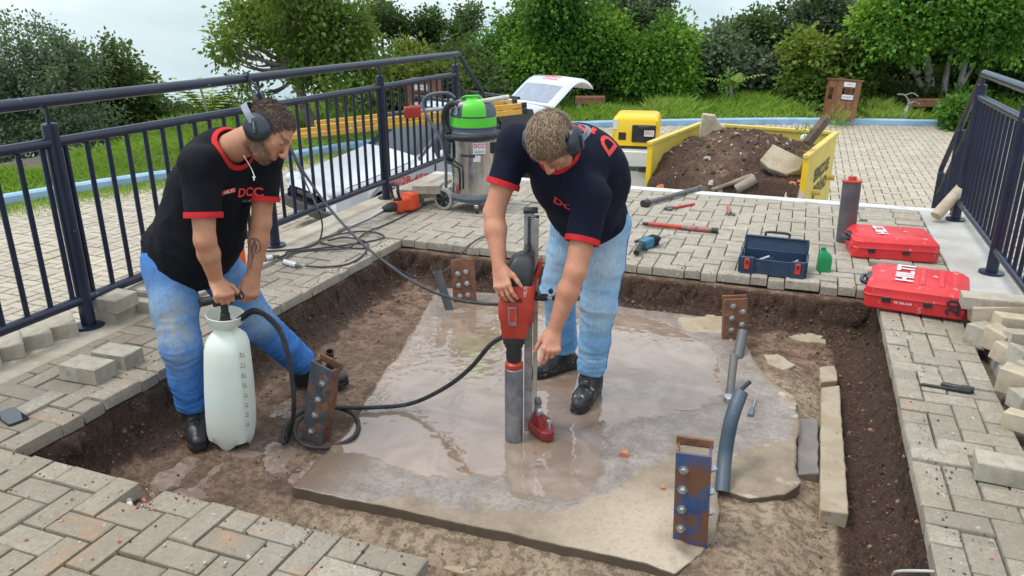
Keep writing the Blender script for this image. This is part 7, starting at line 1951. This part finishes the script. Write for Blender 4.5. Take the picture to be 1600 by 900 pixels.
# skip container
ca, cbp, cc_, cd_ = G(1262, 246, .16), G(1012, 228, .16), G(1092, 199, .16), G(1304, 207, .16)
ca, cbp, cc_, cd_ = [np.array([p[0], p[1], 0]) for p in (ca, cbp, cc_, cd_)]
org = (ca + cbp) / 2; dv = nrm((cc_ + cd_) / 2 - org); rv = np.array([dv[1], -dv[0], 0]); Wd = abs((ca - cbp) @ rv); Ln = ((cc_ + cd_) / 2 - org) @ dv
org = np.array([org[0], org[1], 0])
t = tk('skip_container', 'yellow skip container full of dark soil and rubble below the patio edge', 'skip container', (org[0], org[1], LOT))
def K(a, b_, z): return org + rv * a + dv * b_ + np.array([0, 0, z])
zt = .17; hw = Wd / 2
Rk = np.array([rv, dv, (0, 0, 1.0)]).T
MB().box(K(0, Ln / 2, LOT + .14), (Wd - .1, Ln, .06), Rk).build('floor_panel', M_YEL, t)
for s_, nm in ((-1, 'side_panel'), (1, 'side_panel')):
    p = MB().box(K(s_ * hw, Ln / 2, (LOT + .12 + zt) / 2), (.035, Ln, zt - LOT - .12), Rk).build(nm, M_YEL, t, bevel=.006)
    MB().box(K(s_ * hw, Ln / 2, zt + .01), (.07, Ln + .04, .045), Rk).build('rim', M_YEL, t, bevel=.008)
    MB().box(K(s_ * hw, .02, (LOT + .1 + zt) / 2), (.06, .05, zt - LOT - .1), Rk).build('end_post', M_YELD, t, bevel=.006)
MB().box(K(0, Ln, (LOT + .12 + zt) / 2), (Wd - .04, .035, zt - LOT - .12), Rk).build('end_panel', M_YEL, t, bevel=.006)
MB().box(K(0, Ln, zt + .01), (Wd - .08, .07, .045), Rk).build('rim', M_YEL, t, bevel=.008)
for (b_, z) in ((.55, -.30), (.25, -.52), (1.5, -.3)): MB().tube([K(hw + .01, b_, z), K(hw + .11, b_, z)], .032, 12).build('lifting_pin', M_YEL, t)
for (txt, z) in (('SERVIÇO DE', -.13), ('ENTULHO', -.33)): snap_text(txt, .20, None, K(hw + .02, 1.02, z), dv, (0, 0, 1), mat('faded_black_print', (.10, .09, .05), .8), t, off=.003, bold=.006, sp=.9)
# soil heap
a_ = np.linspace(-hw + .03, hw - .03, 90); b2 = np.linspace(-.42, Ln - .03, 120); AA, BB = np.meshgrid(a_, b2); PK = np.stack([AA, BB, AA * 0], -1) + 7
hz = -.18 + .36 * sstep(-.45, .9, BB) - .15 * sstep(1.2, Ln, BB) - .16 * np.abs(AA / hw) ** 2.6 + .10 * (fbm(PK, 2.3, 5) - .5) * 2 + .07 * (fbm(PK, 6, 6) - .5) * 2 + .03 * (fbm(PK, 22, 7, 3) - .5) * 2
hz = hz - .95 * sstep(-.05, -.45, BB)
VV = org + AA[..., None] * rv + BB[..., None] * dv + hz[..., None] * np.array([0, 0, 1.0])
ii = np.arange(AA.size).reshape(AA.shape); qq = np.stack([ii[:-1, :-1], ii[:-1, 1:], ii[1:, 1:], ii[1:, :-1]], -1).reshape(-1, 4)
z0 = np.zeros(AA.size); so = np_mesh('soil_heap', VV.reshape(-1, 3), qq, M_SOIL, None, dict(wet=z0, dry=z0 + .0, loose=np.clip(.55 + .9 * (fbm(PK, 3, 9) - .4), .2, 1).ravel(), pud=z0)); tag(so, 'heap of dark brown soil filling the yellow skip container', 'soil', kind='stuff')
def heap_z(a, b_):
    i = int(np.clip(np.searchsorted(b2, b_), 0, len(b2) - 1)); j = int(np.clip(np.searchsorted(a_, a), 0, len(a_) - 1)); return hz[i, j]
def on_heap(px, py):
    d_ = nrm(ray(px, py)); 
    for s_ in np.arange(6, 16, .02):
        p = _C + d_ * s_; r_ = p - org; a, b_ = r_ @ rv, r_ @ dv
        if -.42 < b_ < Ln and abs(a) < hw and p[2] < heap_z(a, b_): return p
    return _C + d_ * 9
def rock(name, label, cat, poly, p, X, Y, d, m, bev=.01):
    o = MB().prism(poly, p, X, Y, d).build(name, m, bevel=bev, seg=2); return tag(o, label, cat)
p = on_heap(1112, 206); rock('concrete_chunk', 'pale angular concrete chunk on the back left corner of the soil heap', 'concrete chunk', [(-.16, -.10), (.17, -.08), (.17, .06), (.10, .09), (.03, .20), (-.13, .22)], p, _R, (0, 0, 1), dv * .14 - rv * .05, M_PALE)
p = on_heap(1226, 262); rock('concrete_slab', 'large pale broken slab lying tilted on the right of the soil heap', 'concrete slab', [(-.28, -.05), (-.18, .17), (.20, .02), (.19, -.12), (.05, -.20), (-.16, -.14)], p + (0, 0, .10), nrm(_R * .97 - np.array([0, 0, .10])), nrm(np.array([0, 0, .75]) + dv * .66), nrm(dv * .7 - np.array([0, 0, .7])) * .10, M_PALE, .012)
M_BRICK = mat('orange_brick_pieces', (.62, .19, .07), .9, c2=(.5, .15, .06), scale=10)
for i, (x, y, s_, m_, nm, lab) in enumerate(((1036, 292, .07, M_BRICK, 'brick_piece', 'orange brick piece at the front left foot of the soil heap'), (1201, 253, .07, M_BRICK, 'brick_piece', 'orange brick piece left of the large pale slab'), (1147, 209, .05, M_BRICK, 'brick_piece', 'orange brick piece near the back rim of the heap'), (1237, 288, .06, M_BRICK, 'brick_piece', 'upright orange brick piece at the front right of the heap'), (1250, 292, .05, M_BRICK, 'brick_piece', 'orange brick piece against the right front post'), (1133, 298, .08, M_PALE, 'stone_piece', 'brownish stone beside the grey pipe on the heap'), (1243, 302, .10, M_PALE, 'stone_piece', 'pale stone at the front right corner of the heap'), (1127, 223, .06, M_PALE, 'stone_piece', 'flat grey stone high on the heap'), (1105, 247, .05, M_CONC, 'stone_piece', 'small blue grey stone on the left slope of the heap'), (1115, 284, .06, M_CONC, 'stone_piece', 'grey stone low on the front of the heap'), (1170, 207, .07, M_CONC, 'stone_piece', 'grey stone chip at the back of the heap'), (1258, 213, .05, M_WHITE, 'paper_scrap', 'crumpled white scrap beside the wooden post'), (1222, 277, .04, M_CONC, 'stone_piece', 'grey chip below the large pale slab'), (1252, 272, .07, M_STRIP, 'stone_piece', 'pinkish stone at the right wall of the container'))):
    p = on_heap(x, y); r_ = random.Random(i); rock(nm, lab, 'brick' if 'brick' in nm else ('scrap' if 'paper' in nm else 'stone'), [(-1, -.6), (.2, -.9), (1.0, -.3), (.8, .7), (-.2, 1.0), (-.9, .5)], p - (0, 0, s_ * .2), _R * s_ * r_.uniform(.8, 1.3), nrm(np.array([0, .6, 1.0])) * s_ * .7, (0, s_ * .8, 0), m_, .006)
p0, p1 = on_heap(1150, 300), on_heap(1180, 287); o = MB().tube([p0 + (0, 0, .03), p1 + (0, 0, .06)], .055, 14).build('clay_pipe', mat('grey_brown_pipe', (.24, .2, .17), .8, c2=(.32, .27, .22), scale=8)); tag(o, 'grey brown pipe piece lying at the front of the soil heap', 'pipe')
p0, p1 = on_heap(1112, 296), on_heap(1175, 278); o = MB().beam(p0, p1 + (0, 0, .03), .12, .03).build('board', mat('dirty_board', (.20, .15, .11), .9, c2=(.3, .24, .18), scale=8, bump=.4), bevel=.006); tag(o, 'dirty board lying behind the pipe on the soil heap', 'board')
p0 = on_heap(1268, 215); p1 = Y_(1292, 184, p0[1] + .1); o = MB().beam(p0 - (p1 - p0) * .3, p1, .085, .085).build('wooden_post', mat('dark_weathered_wood', (.10, .07, .055), .9, c2=(.17, .12, .09), scale=10, bump=.5), bevel=.01); tag(o, 'dark wooden post sticking out of the back right of the soil heap', 'post')
pp_ = on_heap(1250, 210); V, Fq, rn = leaves([(pp_ + (0, 0, .0), .07)], 90, .04, 9, asp=.2, droop=-1)
o = np_mesh('uprooted_grass', V, Fq, M_GRASS, None, dict(rnd=rn), smooth=False); tag(o, 'tuft of uprooted green grass at the back of the soil heap', 'grass tuft', kind='stuff')
def area_heap(r_): return r_.uniform(-hw + .05, hw - .05), r_.uniform(-.1, Ln - .1)
def hp_(r_):
    a, b_ = area_heap(r_); q_ = org + rv * a + dv * b_; return q_[0], q_[1]
def hzf(x, y):
    r_ = np.array([x, y, 0]) - org; return heap_z(r_ @ rv, r_ @ dv)
scatter('rubble_chips', 130, hp_, .011, M_CHIP, 'pale rubble chips scattered over the soil heap', 8, hzf); scatter('soil_clods', 700, hp_, .014, M_CRUMB, 'clods of dark soil on the heap in the container', 9, hzf)
# --- generator on a white trailer
gy = 10.2; g0, g1 = Y_(953, 232, gy), Y_(1030, 224, gy - .0); gw = g1[0] - g0[0]; gx = (g0[0] + g1[0]) / 2; gzb = Y_(990, 228, gy)[2]; gh = Y_(1000, 182, gy)[2] - gzb
rg_ = -.12; Rg = rotz(rg_ + .25)
t = tk('generator', 'yellow box shaped generator with a black panel, standing on the white trailer', 'generator', (gx, gy, gzb))
def Gp(a, b_, z): return np.array([gx, gy, gzb]) + Rg @ np.array([a, b_, 0]) + np.array([0, 0, z])
hwg = gw * .46; hdg = .36
loft(MB(), [(0, 0, hdg, hwg - .02, hdg, .05), (.02, 0, hdg, hwg, hdg, .06), (gh * .86, 0, hdg, hwg, hdg, .06), (gh * .97, 0, hdg, hwg - .03, hdg - .03, .06), (gh, 0, hdg, hwg - .06, hdg - .06, .05)], (gx, gy, gzb), Rg).build('housing', M_YELD, t, smooth=40)
loft(MB(), [(0, 0, 0, hwg * .52, gh * .30, .02), (.02, 0, 0, hwg * .50, gh * .28, .02)], Gp(hwg * .38, -.0, gh * .42), np.array([Rg[:, 0], (0, 0, 1.0), -Rg[:, 1]]).T).build('control_panel', M_BLACK, t, bevel=.004)
MB().box(Gp(hwg * .38, -.03, gh * .62), (hwg * .5, .03, .05), Rg).build('handle_recess', M_BLACK, t, bevel=.01)
wall_label(t, Gp(hwg * .62, -.035, gh * .45), -Rg[:, 1], .13, .08, M_WHITE, [('DCC', .05, .0, M_REDP)])
wall_label(t, Gp(-hwg * .55, -.002, gh * .32), -Rg[:, 1], .10, .10, M_BLACK); wall_label(t, Gp(-hwg * .86, -.002, gh * .7), -Rg[:, 1], .06, .12, M_WHITE)
for a in (-.3, .3): MB().box(Gp(a, .3, -.02), (.06, .5, .04), Rg).build('foot', M_BLACK, t)
t = tk('trailer', 'low white trailer carrying the yellow generator', 'trailer', (gx, gy, LOT))
zb0 = gzb - .045
MB().box(Gp(.12, .3, (zb0 - gzb) - .10), (gw + .35, .95, .20), Rg).build('deck', M_WHITE, t, bevel=.01)
MB().box(Gp(.12, .3, (zb0 - gzb) - .42), (gw + .30, .85, .30), Rg).build('box_body', M_WHITE, t, bevel=.01)
MB().box(Gp(.30, -.18, (zb0 - gzb) - .235), (.42, .02, .06), Rg).build('slot', M_BLACK, t)
for a in (-.25, .45): MB().lathe([(.10, -.06), (.18, -.055), (.18, .055), (.10, .06), (.001, .06)], Gp(a, -.1, LOT + .18 - gzb), Rg @ np.array([0, 1, 0]), n=24).build('wheel', M_RUBBER, t)
# --- wooden litter bins
M_BINW = mat('reddish_brown_wood', (.20, .085, .045), .7, c2=(.26, .12, .065), scale=5, c3=(.11, .05, .03), scale3=14, bump=.2)
def litter_bin(label, base, top, w, rzb, slab=True):
    base = np.array(base, float); ax = nrm(np.array(top) - base); H_ = np.linalg.norm(np.array(top) - base)
    X = nrm(rotz(rzb) @ np.array([1.0, 0, 0])); X = nrm(X - ax * (X @ ax)); Yv = np.cross(ax, X); Rb = np.array([X, Yv, ax]).T
    t = tk('litter_bin', label, 'litter bin', base, group='brown wooden litter bins')
    def B(a, b_, z): return base + Rb @ np.array([a, b_, z])
    hw_ = w / 2
    for s_, nrm_i in ((-1, 1), (1, 1), (-1, 0), (1, 0)):
        ws = .006
        for k in range(4):
            o_ = -hw_ + w * (k + .5) / 4; full = k in (0, 3)
            def pl(z0, z1):
                c = B(o_, s_ * hw_, (z0 + z1) / 2) if nrm_i else B(s_ * hw_, o_, (z0 + z1) / 2)
                sz = (w / 4 - .008, .03, z1 - z0) if nrm_i else (.03, w / 4 - .008 - (.03 if full else 0), z1 - z0)
                MB().box(c, sz, Rb).build('plank', M_BINW, t)
            if full: pl(0, H_ * .97)
            else: pl(0, H_ * .48); pl(H_ * .78, H_ * .97)
    for s_ in (-1, 1):
        MB().box(B(0, s_ * (hw_ + .005), H_ * .985), (w + .07, .06, .035), Rb).build('top_frame', M_BINW, t); MB().box(B(s_ * (hw_ + .005), 0, H_ * .985), (.06, w - .05, .035), Rb).build('top_frame', M_BINW, t)
    MB().box(B(0, 0, H_ * .3), (w - .06, w - .06, H_ * .55), Rb).build('inner_bin', M_BLACK, t)
    n_ = -Yv
    for z, txt in ((.87, 'LIXO'), (.56, 'ORGÂNICO')):
        c = B(0, -hw_ - .02, H_ * z); o = MB().prism([(-.14, -.055), (.14, -.055), (.14, .055), (-.14, .055)], c, X, ax, n_ * .006).build('sign', M_WHITE, t)
        snap_text(txt, .05, None, c + n_ * .008, X, ax, mat('blue_print', (.05, .15, .45), .6) if z < .7 else M_REDP, t, off=.001)
    return t
pb = G(1309, 186, LOT + .12) ; pt = Y_(1321, 124, pb[1] + .1); litter_bin('tilted brown wooden litter bin with two white signs by the blue kerb, behind the container', pb, pt, .58, .35)
pb = Y_(667, 215, 15.2); pb[2] = bank_z(.5); litter_bin('brown wooden litter bin seen through the left railing behind the car', pb, pb + (.0, .0, 1.15), .62, .2)
# --- benches
def bench(label, a, b_, z, leg=True):
    a, b_ = np.array(a), np.array(b_); d = nrm(b_ - a); L_ = np.linalg.norm(b_ - a); s_ = np.cross((0, 0, 1), d)
    t = tk('bench', label, 'bench', (*((a + b_) / 2)[:2], z))
    for k in range(3): MB().beam(a + s_ * (.14 * k) + (0, 0, .42 + z - a[2]), b_ + s_ * (.14 * k) + (0, 0, .42 + z - a[2]), .125, .05).build('seat_plank', M_BINW, t, bevel=.004)
    MB().beam(a + (0, 0, .33 + z - a[2]) - s_ * .05, b_ + (0, 0, .33 + z - a[2]) - s_ * .05, .03, .12).build('apron', M_BINW, t)
    for f_ in (.12, .88): MB().box(a + (b_ - a) * f_ + s_ * .14 + (0, 0, .17 + z - a[2]), (.10, .34, .34), frame(s_)).build('leg', M_CONC, t)
    return t
a, b_ = Y_(1412, 190, 21.9), Y_(1472, 190, 21.9); bench('low brown bench behind the blue kerb at the right', a, b_, bank_z(.6) - .02)
a, b_ = Y_(898, 190, 19.4), Y_(944, 190, 19.6); bench('brown bench behind the kerb left of the yellow generator', a, b_, bank_z(.6))
# driftwood by the bench
p = Y_(1414, 192, 21.4); p[2] = LOT + .1
t = tk('driftwood', 'twisted pale piece of driftwood leaning on the kerb beside the low bench', 'driftwood', p)
b = MB(); b.tube(spline([p, p + (-.02, 0, .25), p + (.02, .05, .42), p + (-.10, 0, .60), p + (-.28, 0, .62)], 5), [.05] * 6 + [.035] * 6 + [.02] * 9, 8); b.tube(spline([p + (.0, 0, .38), p + (.12, 0, .45), p + (.25, .05, .40)], 5), .022, 7); b.tube(spline([p + (-.1, 0, .6), p + (.05, 0, .66), p + (.2, .05, .58)], 5), .016, 6); b.build('wood', M_BARKL, t, smooth=60)
# --- white hatchback with open tailgate
cd = nrm(np.array([math.sin(math.radians(31)), math.cos(math.radians(31)), 0])); cr2 = np.array([cd[1], -cd[0], 0])  # cd: nose to tail, cr2: towards the patio
nose = np.array([*G(486, 338, -.55)[:2], 0]); nose = nose - cr2 * .80 + cd * .30
def CP(x, y, z): return nose + cd * x + cr2 * y + np.array([0, 0, LOT + z])
t = tk('parked_car', 'white hatchback with its tailgate open, parked beyond the left railing with a ladder on its roof', 'car', CP(1.9, 0, 0)); t['label'] = 'white hatchback with open tailgate parked beyond the left railing'
M_CARP = mat('white_car_paint', (.56, .60, .66), .25, c2=(.54, .58, .64), scale=1.5, coat=.6)
M_GLASS = mat('dark_tinted_glass', (.012, .016, .018), .12, spec=.45)
M_GLASSL = mat('windscreen_glass', (.02, .04, .045), .12, spec=.45)
# stations along the car: (x, half width, z bottom, z belt, z top, half width at top)
ST = [(0.0, .55, .30, .50, .56, .50), (.06, .70, .22, .56, .64, .62), (.22, .78, .18, .60, .66, .68), (.60, .81, .18, .70, .76, .70), (1.05, .82, .18, .80, .87, .70), (1.22, .82, .18, .86, .93, .68), (1.85, .82, .18, .92, 1.42, .58), (2.3, .82, .18, .93, 1.46, .58), (2.9, .81, .18, .95, 1.44, .57), (3.35, .79, .20, .98, 1.38, .55), (3.62, .76, .28, 1.0, 1.30, .54)]
def cs(x): 
    xs_ = [s[0] for s in ST]; return [float(np.interp(x, xs_, [s[i] for s in ST])) for i in range(1, 6)]
XS = sorted(set([s[0] for s in ST] + list(np.linspace(.1, 3.6, 46)))); rows = []
arches = ((.72, .33), (3.0, .33))
for x in XS:
    hwc, z0, zb, zt_, ht = cs(x); za = z0
    for (ax_, ar) in arches:
        if abs(x - ax_) < ar: za = max(za, .30 + math.sqrt(ar * ar - (x - ax_) ** 2))
    prof = [(hwc - .03, za), (hwc, min(zb - .02, za + .08)), (hwc + .005, max(za + .081, z0 * .4 + zb * .6)), (hwc - .01, zb), (hwc - .03, zb + .015), (ht + (hwc - ht) * .02, zt_ - .05), (ht - .05, zt_), (ht * .5, zt_ + .012), (0, zt_ + .018)]
    rows.append([CP(x, a, z) for a, z in prof] + [CP(x, -a, z) for a, z in reversed(prof[:-1])])
nr_ = len(rows[0]); V = [p for r in rows for p in r]
body_f, glass_f = [], []
for i in range(len(XS) - 1):
    xm = (XS[i] + XS[i + 1]) / 2
    for k in range(nr_ - 1):
        f_ = (i * nr_ + k, (i + 1) * nr_ + k, (i + 1) * nr_ + k + 1, i * nr_ + k + 1); kk = k if k < nr_ // 2 else nr_ - 2 - k
        is_glass = False
        if kk == 4 and (1.42 < xm < 2.28 or 2.38 < xm < 3.15): is_glass = 'side'
        if kk in (5, 6, 7) and 1.24 < xm < 1.84: is_glass = 'screen'
        if kk == 4 and 1.24 < xm < 1.36: is_glass = False
        (glass_f if is_glass else body_f).append((f_, is_glass))
def sub_mesh(fl, name, m, par, sh=0.0, **k):
    used = sorted({i for f in fl for i in f}); mp_ = {u: j for j, u in enumerate(used)}
    return MB().add([V[u] for u in used], [tuple(mp_[i] for i in f) for f in fl]).build(name, m, par, smooth=40, **k)
sub_mesh([f for f, g in body_f], 'body', M_CARP, t)
[sub_mesh([f for f, g in glass_f if g == 'side' and ((np.array(V[f[0]]) - nose) @ cr2) * sg_ > 0], 'side_window', M_GLASS, t) for sg_ in (-1, 1)]; sub_mesh([f for f, g in glass_f if g == 'screen'], 'windscreen', M_GLASSL, t)
MB().box(CP(1.9, 0, .22), (1.4, 3.4, .06), np.array([cr2, cd, (0, 0, 1.0)]).T).build('underbody', M_BLACK, t)
Rc = np.array([cr2, cd, (0, 0, 1.0)]).T
for x in (.72, 3.0):
    for s_ in (1, -1):
        w_ = bpy.data.objects.new('wheel', None); COL.objects.link(w_); w_.parent = t
        MB().lathe([(.19, -.08), (.28, -.085), (.295, -.05), (.295, .05), (.28, .085), (.19, .08), (.19, -.08)], CP(x, s_ * .72, .295), cr2, n=28, caps=False).build('tyre', M_RUBBER, w_)
        MB().lathe([(.19, 0), (.19, .07), (.15, .06), (.05, .05), (.001, .055)], CP(x, s_ * .72, .295), cr2 * s_, n=28).build('rim', M_ALU, w_)
MB().prism([(.60, .20), (.70, .02), (.56, -.035), (-.56, -.035), (-.70, .02), (-.60, .20)], CP(0, 0, .27), cr2, cd, (0, 0, .14)).build('lower_bumper', M_BLACK, t, bevel=.02)
for s_ in (1, -1):
    MB().ell(CP(.13, s_ * .60, .62), (.13, .12, .075), Rc).build('headlight', mat('headlight_glass', (.55, .6, .64), .1), t)
MB().box(CP(.0, 0, .52), (.42, .03, .05), Rc).build('grille', M_BLACK, t, bevel=.01)
MB().tube([CP(.22, .66, .668), CP(.6, .69, .768), CP(1.05, .69, .878)], .005, 6).build('bonnet_gap', M_BLACK, t)
for x in (1.36, 2.33): MB().box(CP(x, .825, .58), (.012, .012, .62), Rc).build('door_gap', M_BLACK, t)
MB().box(CP(2.15, .838, .80), (.03, .16, .035), Rc).build('door_handle', M_BLACK, t, bevel=.008)
MB().ell(CP(1.42, .92, .98), (.07, .04, .055), Rc).build('door_mirror', M_CARP, t)
MB().box(CP(1.9, .835, .42), (.012, 1.6, .06), Rc).build('side_moulding', M_BLACK, t)
snap_text('3028-4596', .14, None, CP(1.02, .832, .70), cd, (0, 0, 1), M_REDP, t, off=.004, bold=.003)
for k in (0, 1): MB().tube([CP(1.32 + .03 * k, -.45 + .5 * k, .96), CP(1.62, -.30 + .6 * k, 1.20)], .008, 6).build('wiper', M_BLACK, t)
# tailgate raised
hinge = CP(3.45, .10, 1.34); gu = nrm(cd * .80 + np.array([0, 0, .60])); gn = nrm(np.cross(cr2, gu)); gn = gn if gn[2] > 0 else -gn
def gate_pt(v, o):
    # profile along the gate: flat with the window, then bending down towards the bumper edge
    p = np.array(hinge, float); ang = 0.0; n_ = 24; st = v / n_
    for i in range(n_):
        x = (i + .5) * st; ang = -1.25 * float(sstep(.38, .92, x)); p = p + st * (gu * math.cos(ang) + gn * math.sin(ang))
    return p + o * (gn * math.cos(ang) - gu * math.sin(ang))
def gate_shell(v0, v1, w0, o0, o1, name, m, par, nv=14):
    b = MB(); V_ = []; vs = np.linspace(v0, v1, nv)
    for v in vs:
        w_ = w0 * (1 - .10 * (v / .95) ** 3)
        for (s_, o) in ((-1, o0), (-.9, o1), (0, o1 + .012), (.9, o1), (1, o0)): V_.append(gate_pt(v, o) + cr2 * s_ * w_)
    Fc_ = [(i * 5 + k, i * 5 + (k + 1) % 5, (i + 1) * 5 + (k + 1) % 5, (i + 1) * 5 + k) for i in range(nv - 1) for k in range(5)] + [(0, 1, 2, 3, 4), tuple((nv - 1) * 5 + k for k in range(5))]
    return b.add(V_, Fc_).build(name, m, par, smooth=50)
tg = gate_shell(0, .95, .52, 0, .05, 'tailgate', M_CARP, t)
gate_shell(.05, .40, .44, .03, .058, 'rear_window', mat('pale_reflecting_glass', (.26, .31, .38), .12, spec=.9), tg, 6)
for k_, (w__, sz__) in enumerate((('LOCAÇÃO DE', .05), ('FERRAMENTAS', .05))): snap_text(w__, sz__, None, gate_pt(.52 + .06 * k_, .068), cr2, -gu, M_REDP, t, off=.002, bold=.0015)
for s_ in (-1, 1): MB().tube([CP(3.5, s_ * .52, 1.0), hinge + cr2 * s_ * .54 + gu * .42], .010, 8).build('gas_strut', M_BLACK, t)
# roof bars and ladder
for x in (1.95, 2.9): MB().beam(CP(x, -.55, 1.52), CP(x, .55, 1.52), .05, .035).build('roof_bar', M_BLACK, t)
zl = LOT + 1.57; l0, l1 = G(440, 216, zl - .16), G(818, 174, zl + .02)
t = tk('ladder', 'long orange yellow ladder lying on the roof of the white car', 'ladder', (l0 + l1) / 2)
d = nrm(l1 - l0); s_ = nrm(np.cross((0, 0, 1), d)); M_LAD = mat('orange_fibreglass', (.70, .40, .05), .5, c2=(.60, .33, .045), scale=6, c3=(.4, .36, .26), scale3=14, lo3=.6, hi3=.7)
for k, (o_, z) in enumerate(((0, 0), (.36, 0), (.02, .062), (.38, .062))):
    a, b_ = l0 + s_ * o_ + (0, 0, z) + d * (.35 if k > 1 else 0), l1 + s_ * o_ + (0, 0, z)
    MB().beam(a, b_, .03, .052).build('rail', M_LAD, t, bevel=.004); MB().beam(b_ - d * .02, b_ + d * .04, .036, .06).build('rail_cap', M_BLACK, t, bevel=.004)
L_ = np.linalg.norm(l1 - l0)
for z, o_, st in ((0, 0, 0), (.062, .02, .35)):
    k = 0
    while st + .15 + k * .28 < L_: p = l0 + d * (st + .15 + k * .28) + (0, 0, z); MB().tube([p + s_ * o_, p + s_ * (o_ + .36)], .014, 8).build('rung', M_ALU, t); k += 1
# tool lying on the ladder
p = G(640, 175, zl + .16); t = tk('red_jack', 'small red and grey tool lying on the ladder on the car roof', 'tool', p)
MB().tube([p - d * .30, p - d * .05], .02, 10).build('shaft', M_PVC, t); loft(MB(), [(-.05, 0, 0, .05, .05, .02), (.10, 0, 0, .055, .055, .02)], p, np.array([s_, (0, 0, 1.0), d]).T).build('body', M_DRED, t, bevel=.004); MB().tube([p + d * .1, p + d * .45], .018, 10).build('grey_rod', M_ALU, t)
# traffic cone dark blue beside the tailgate
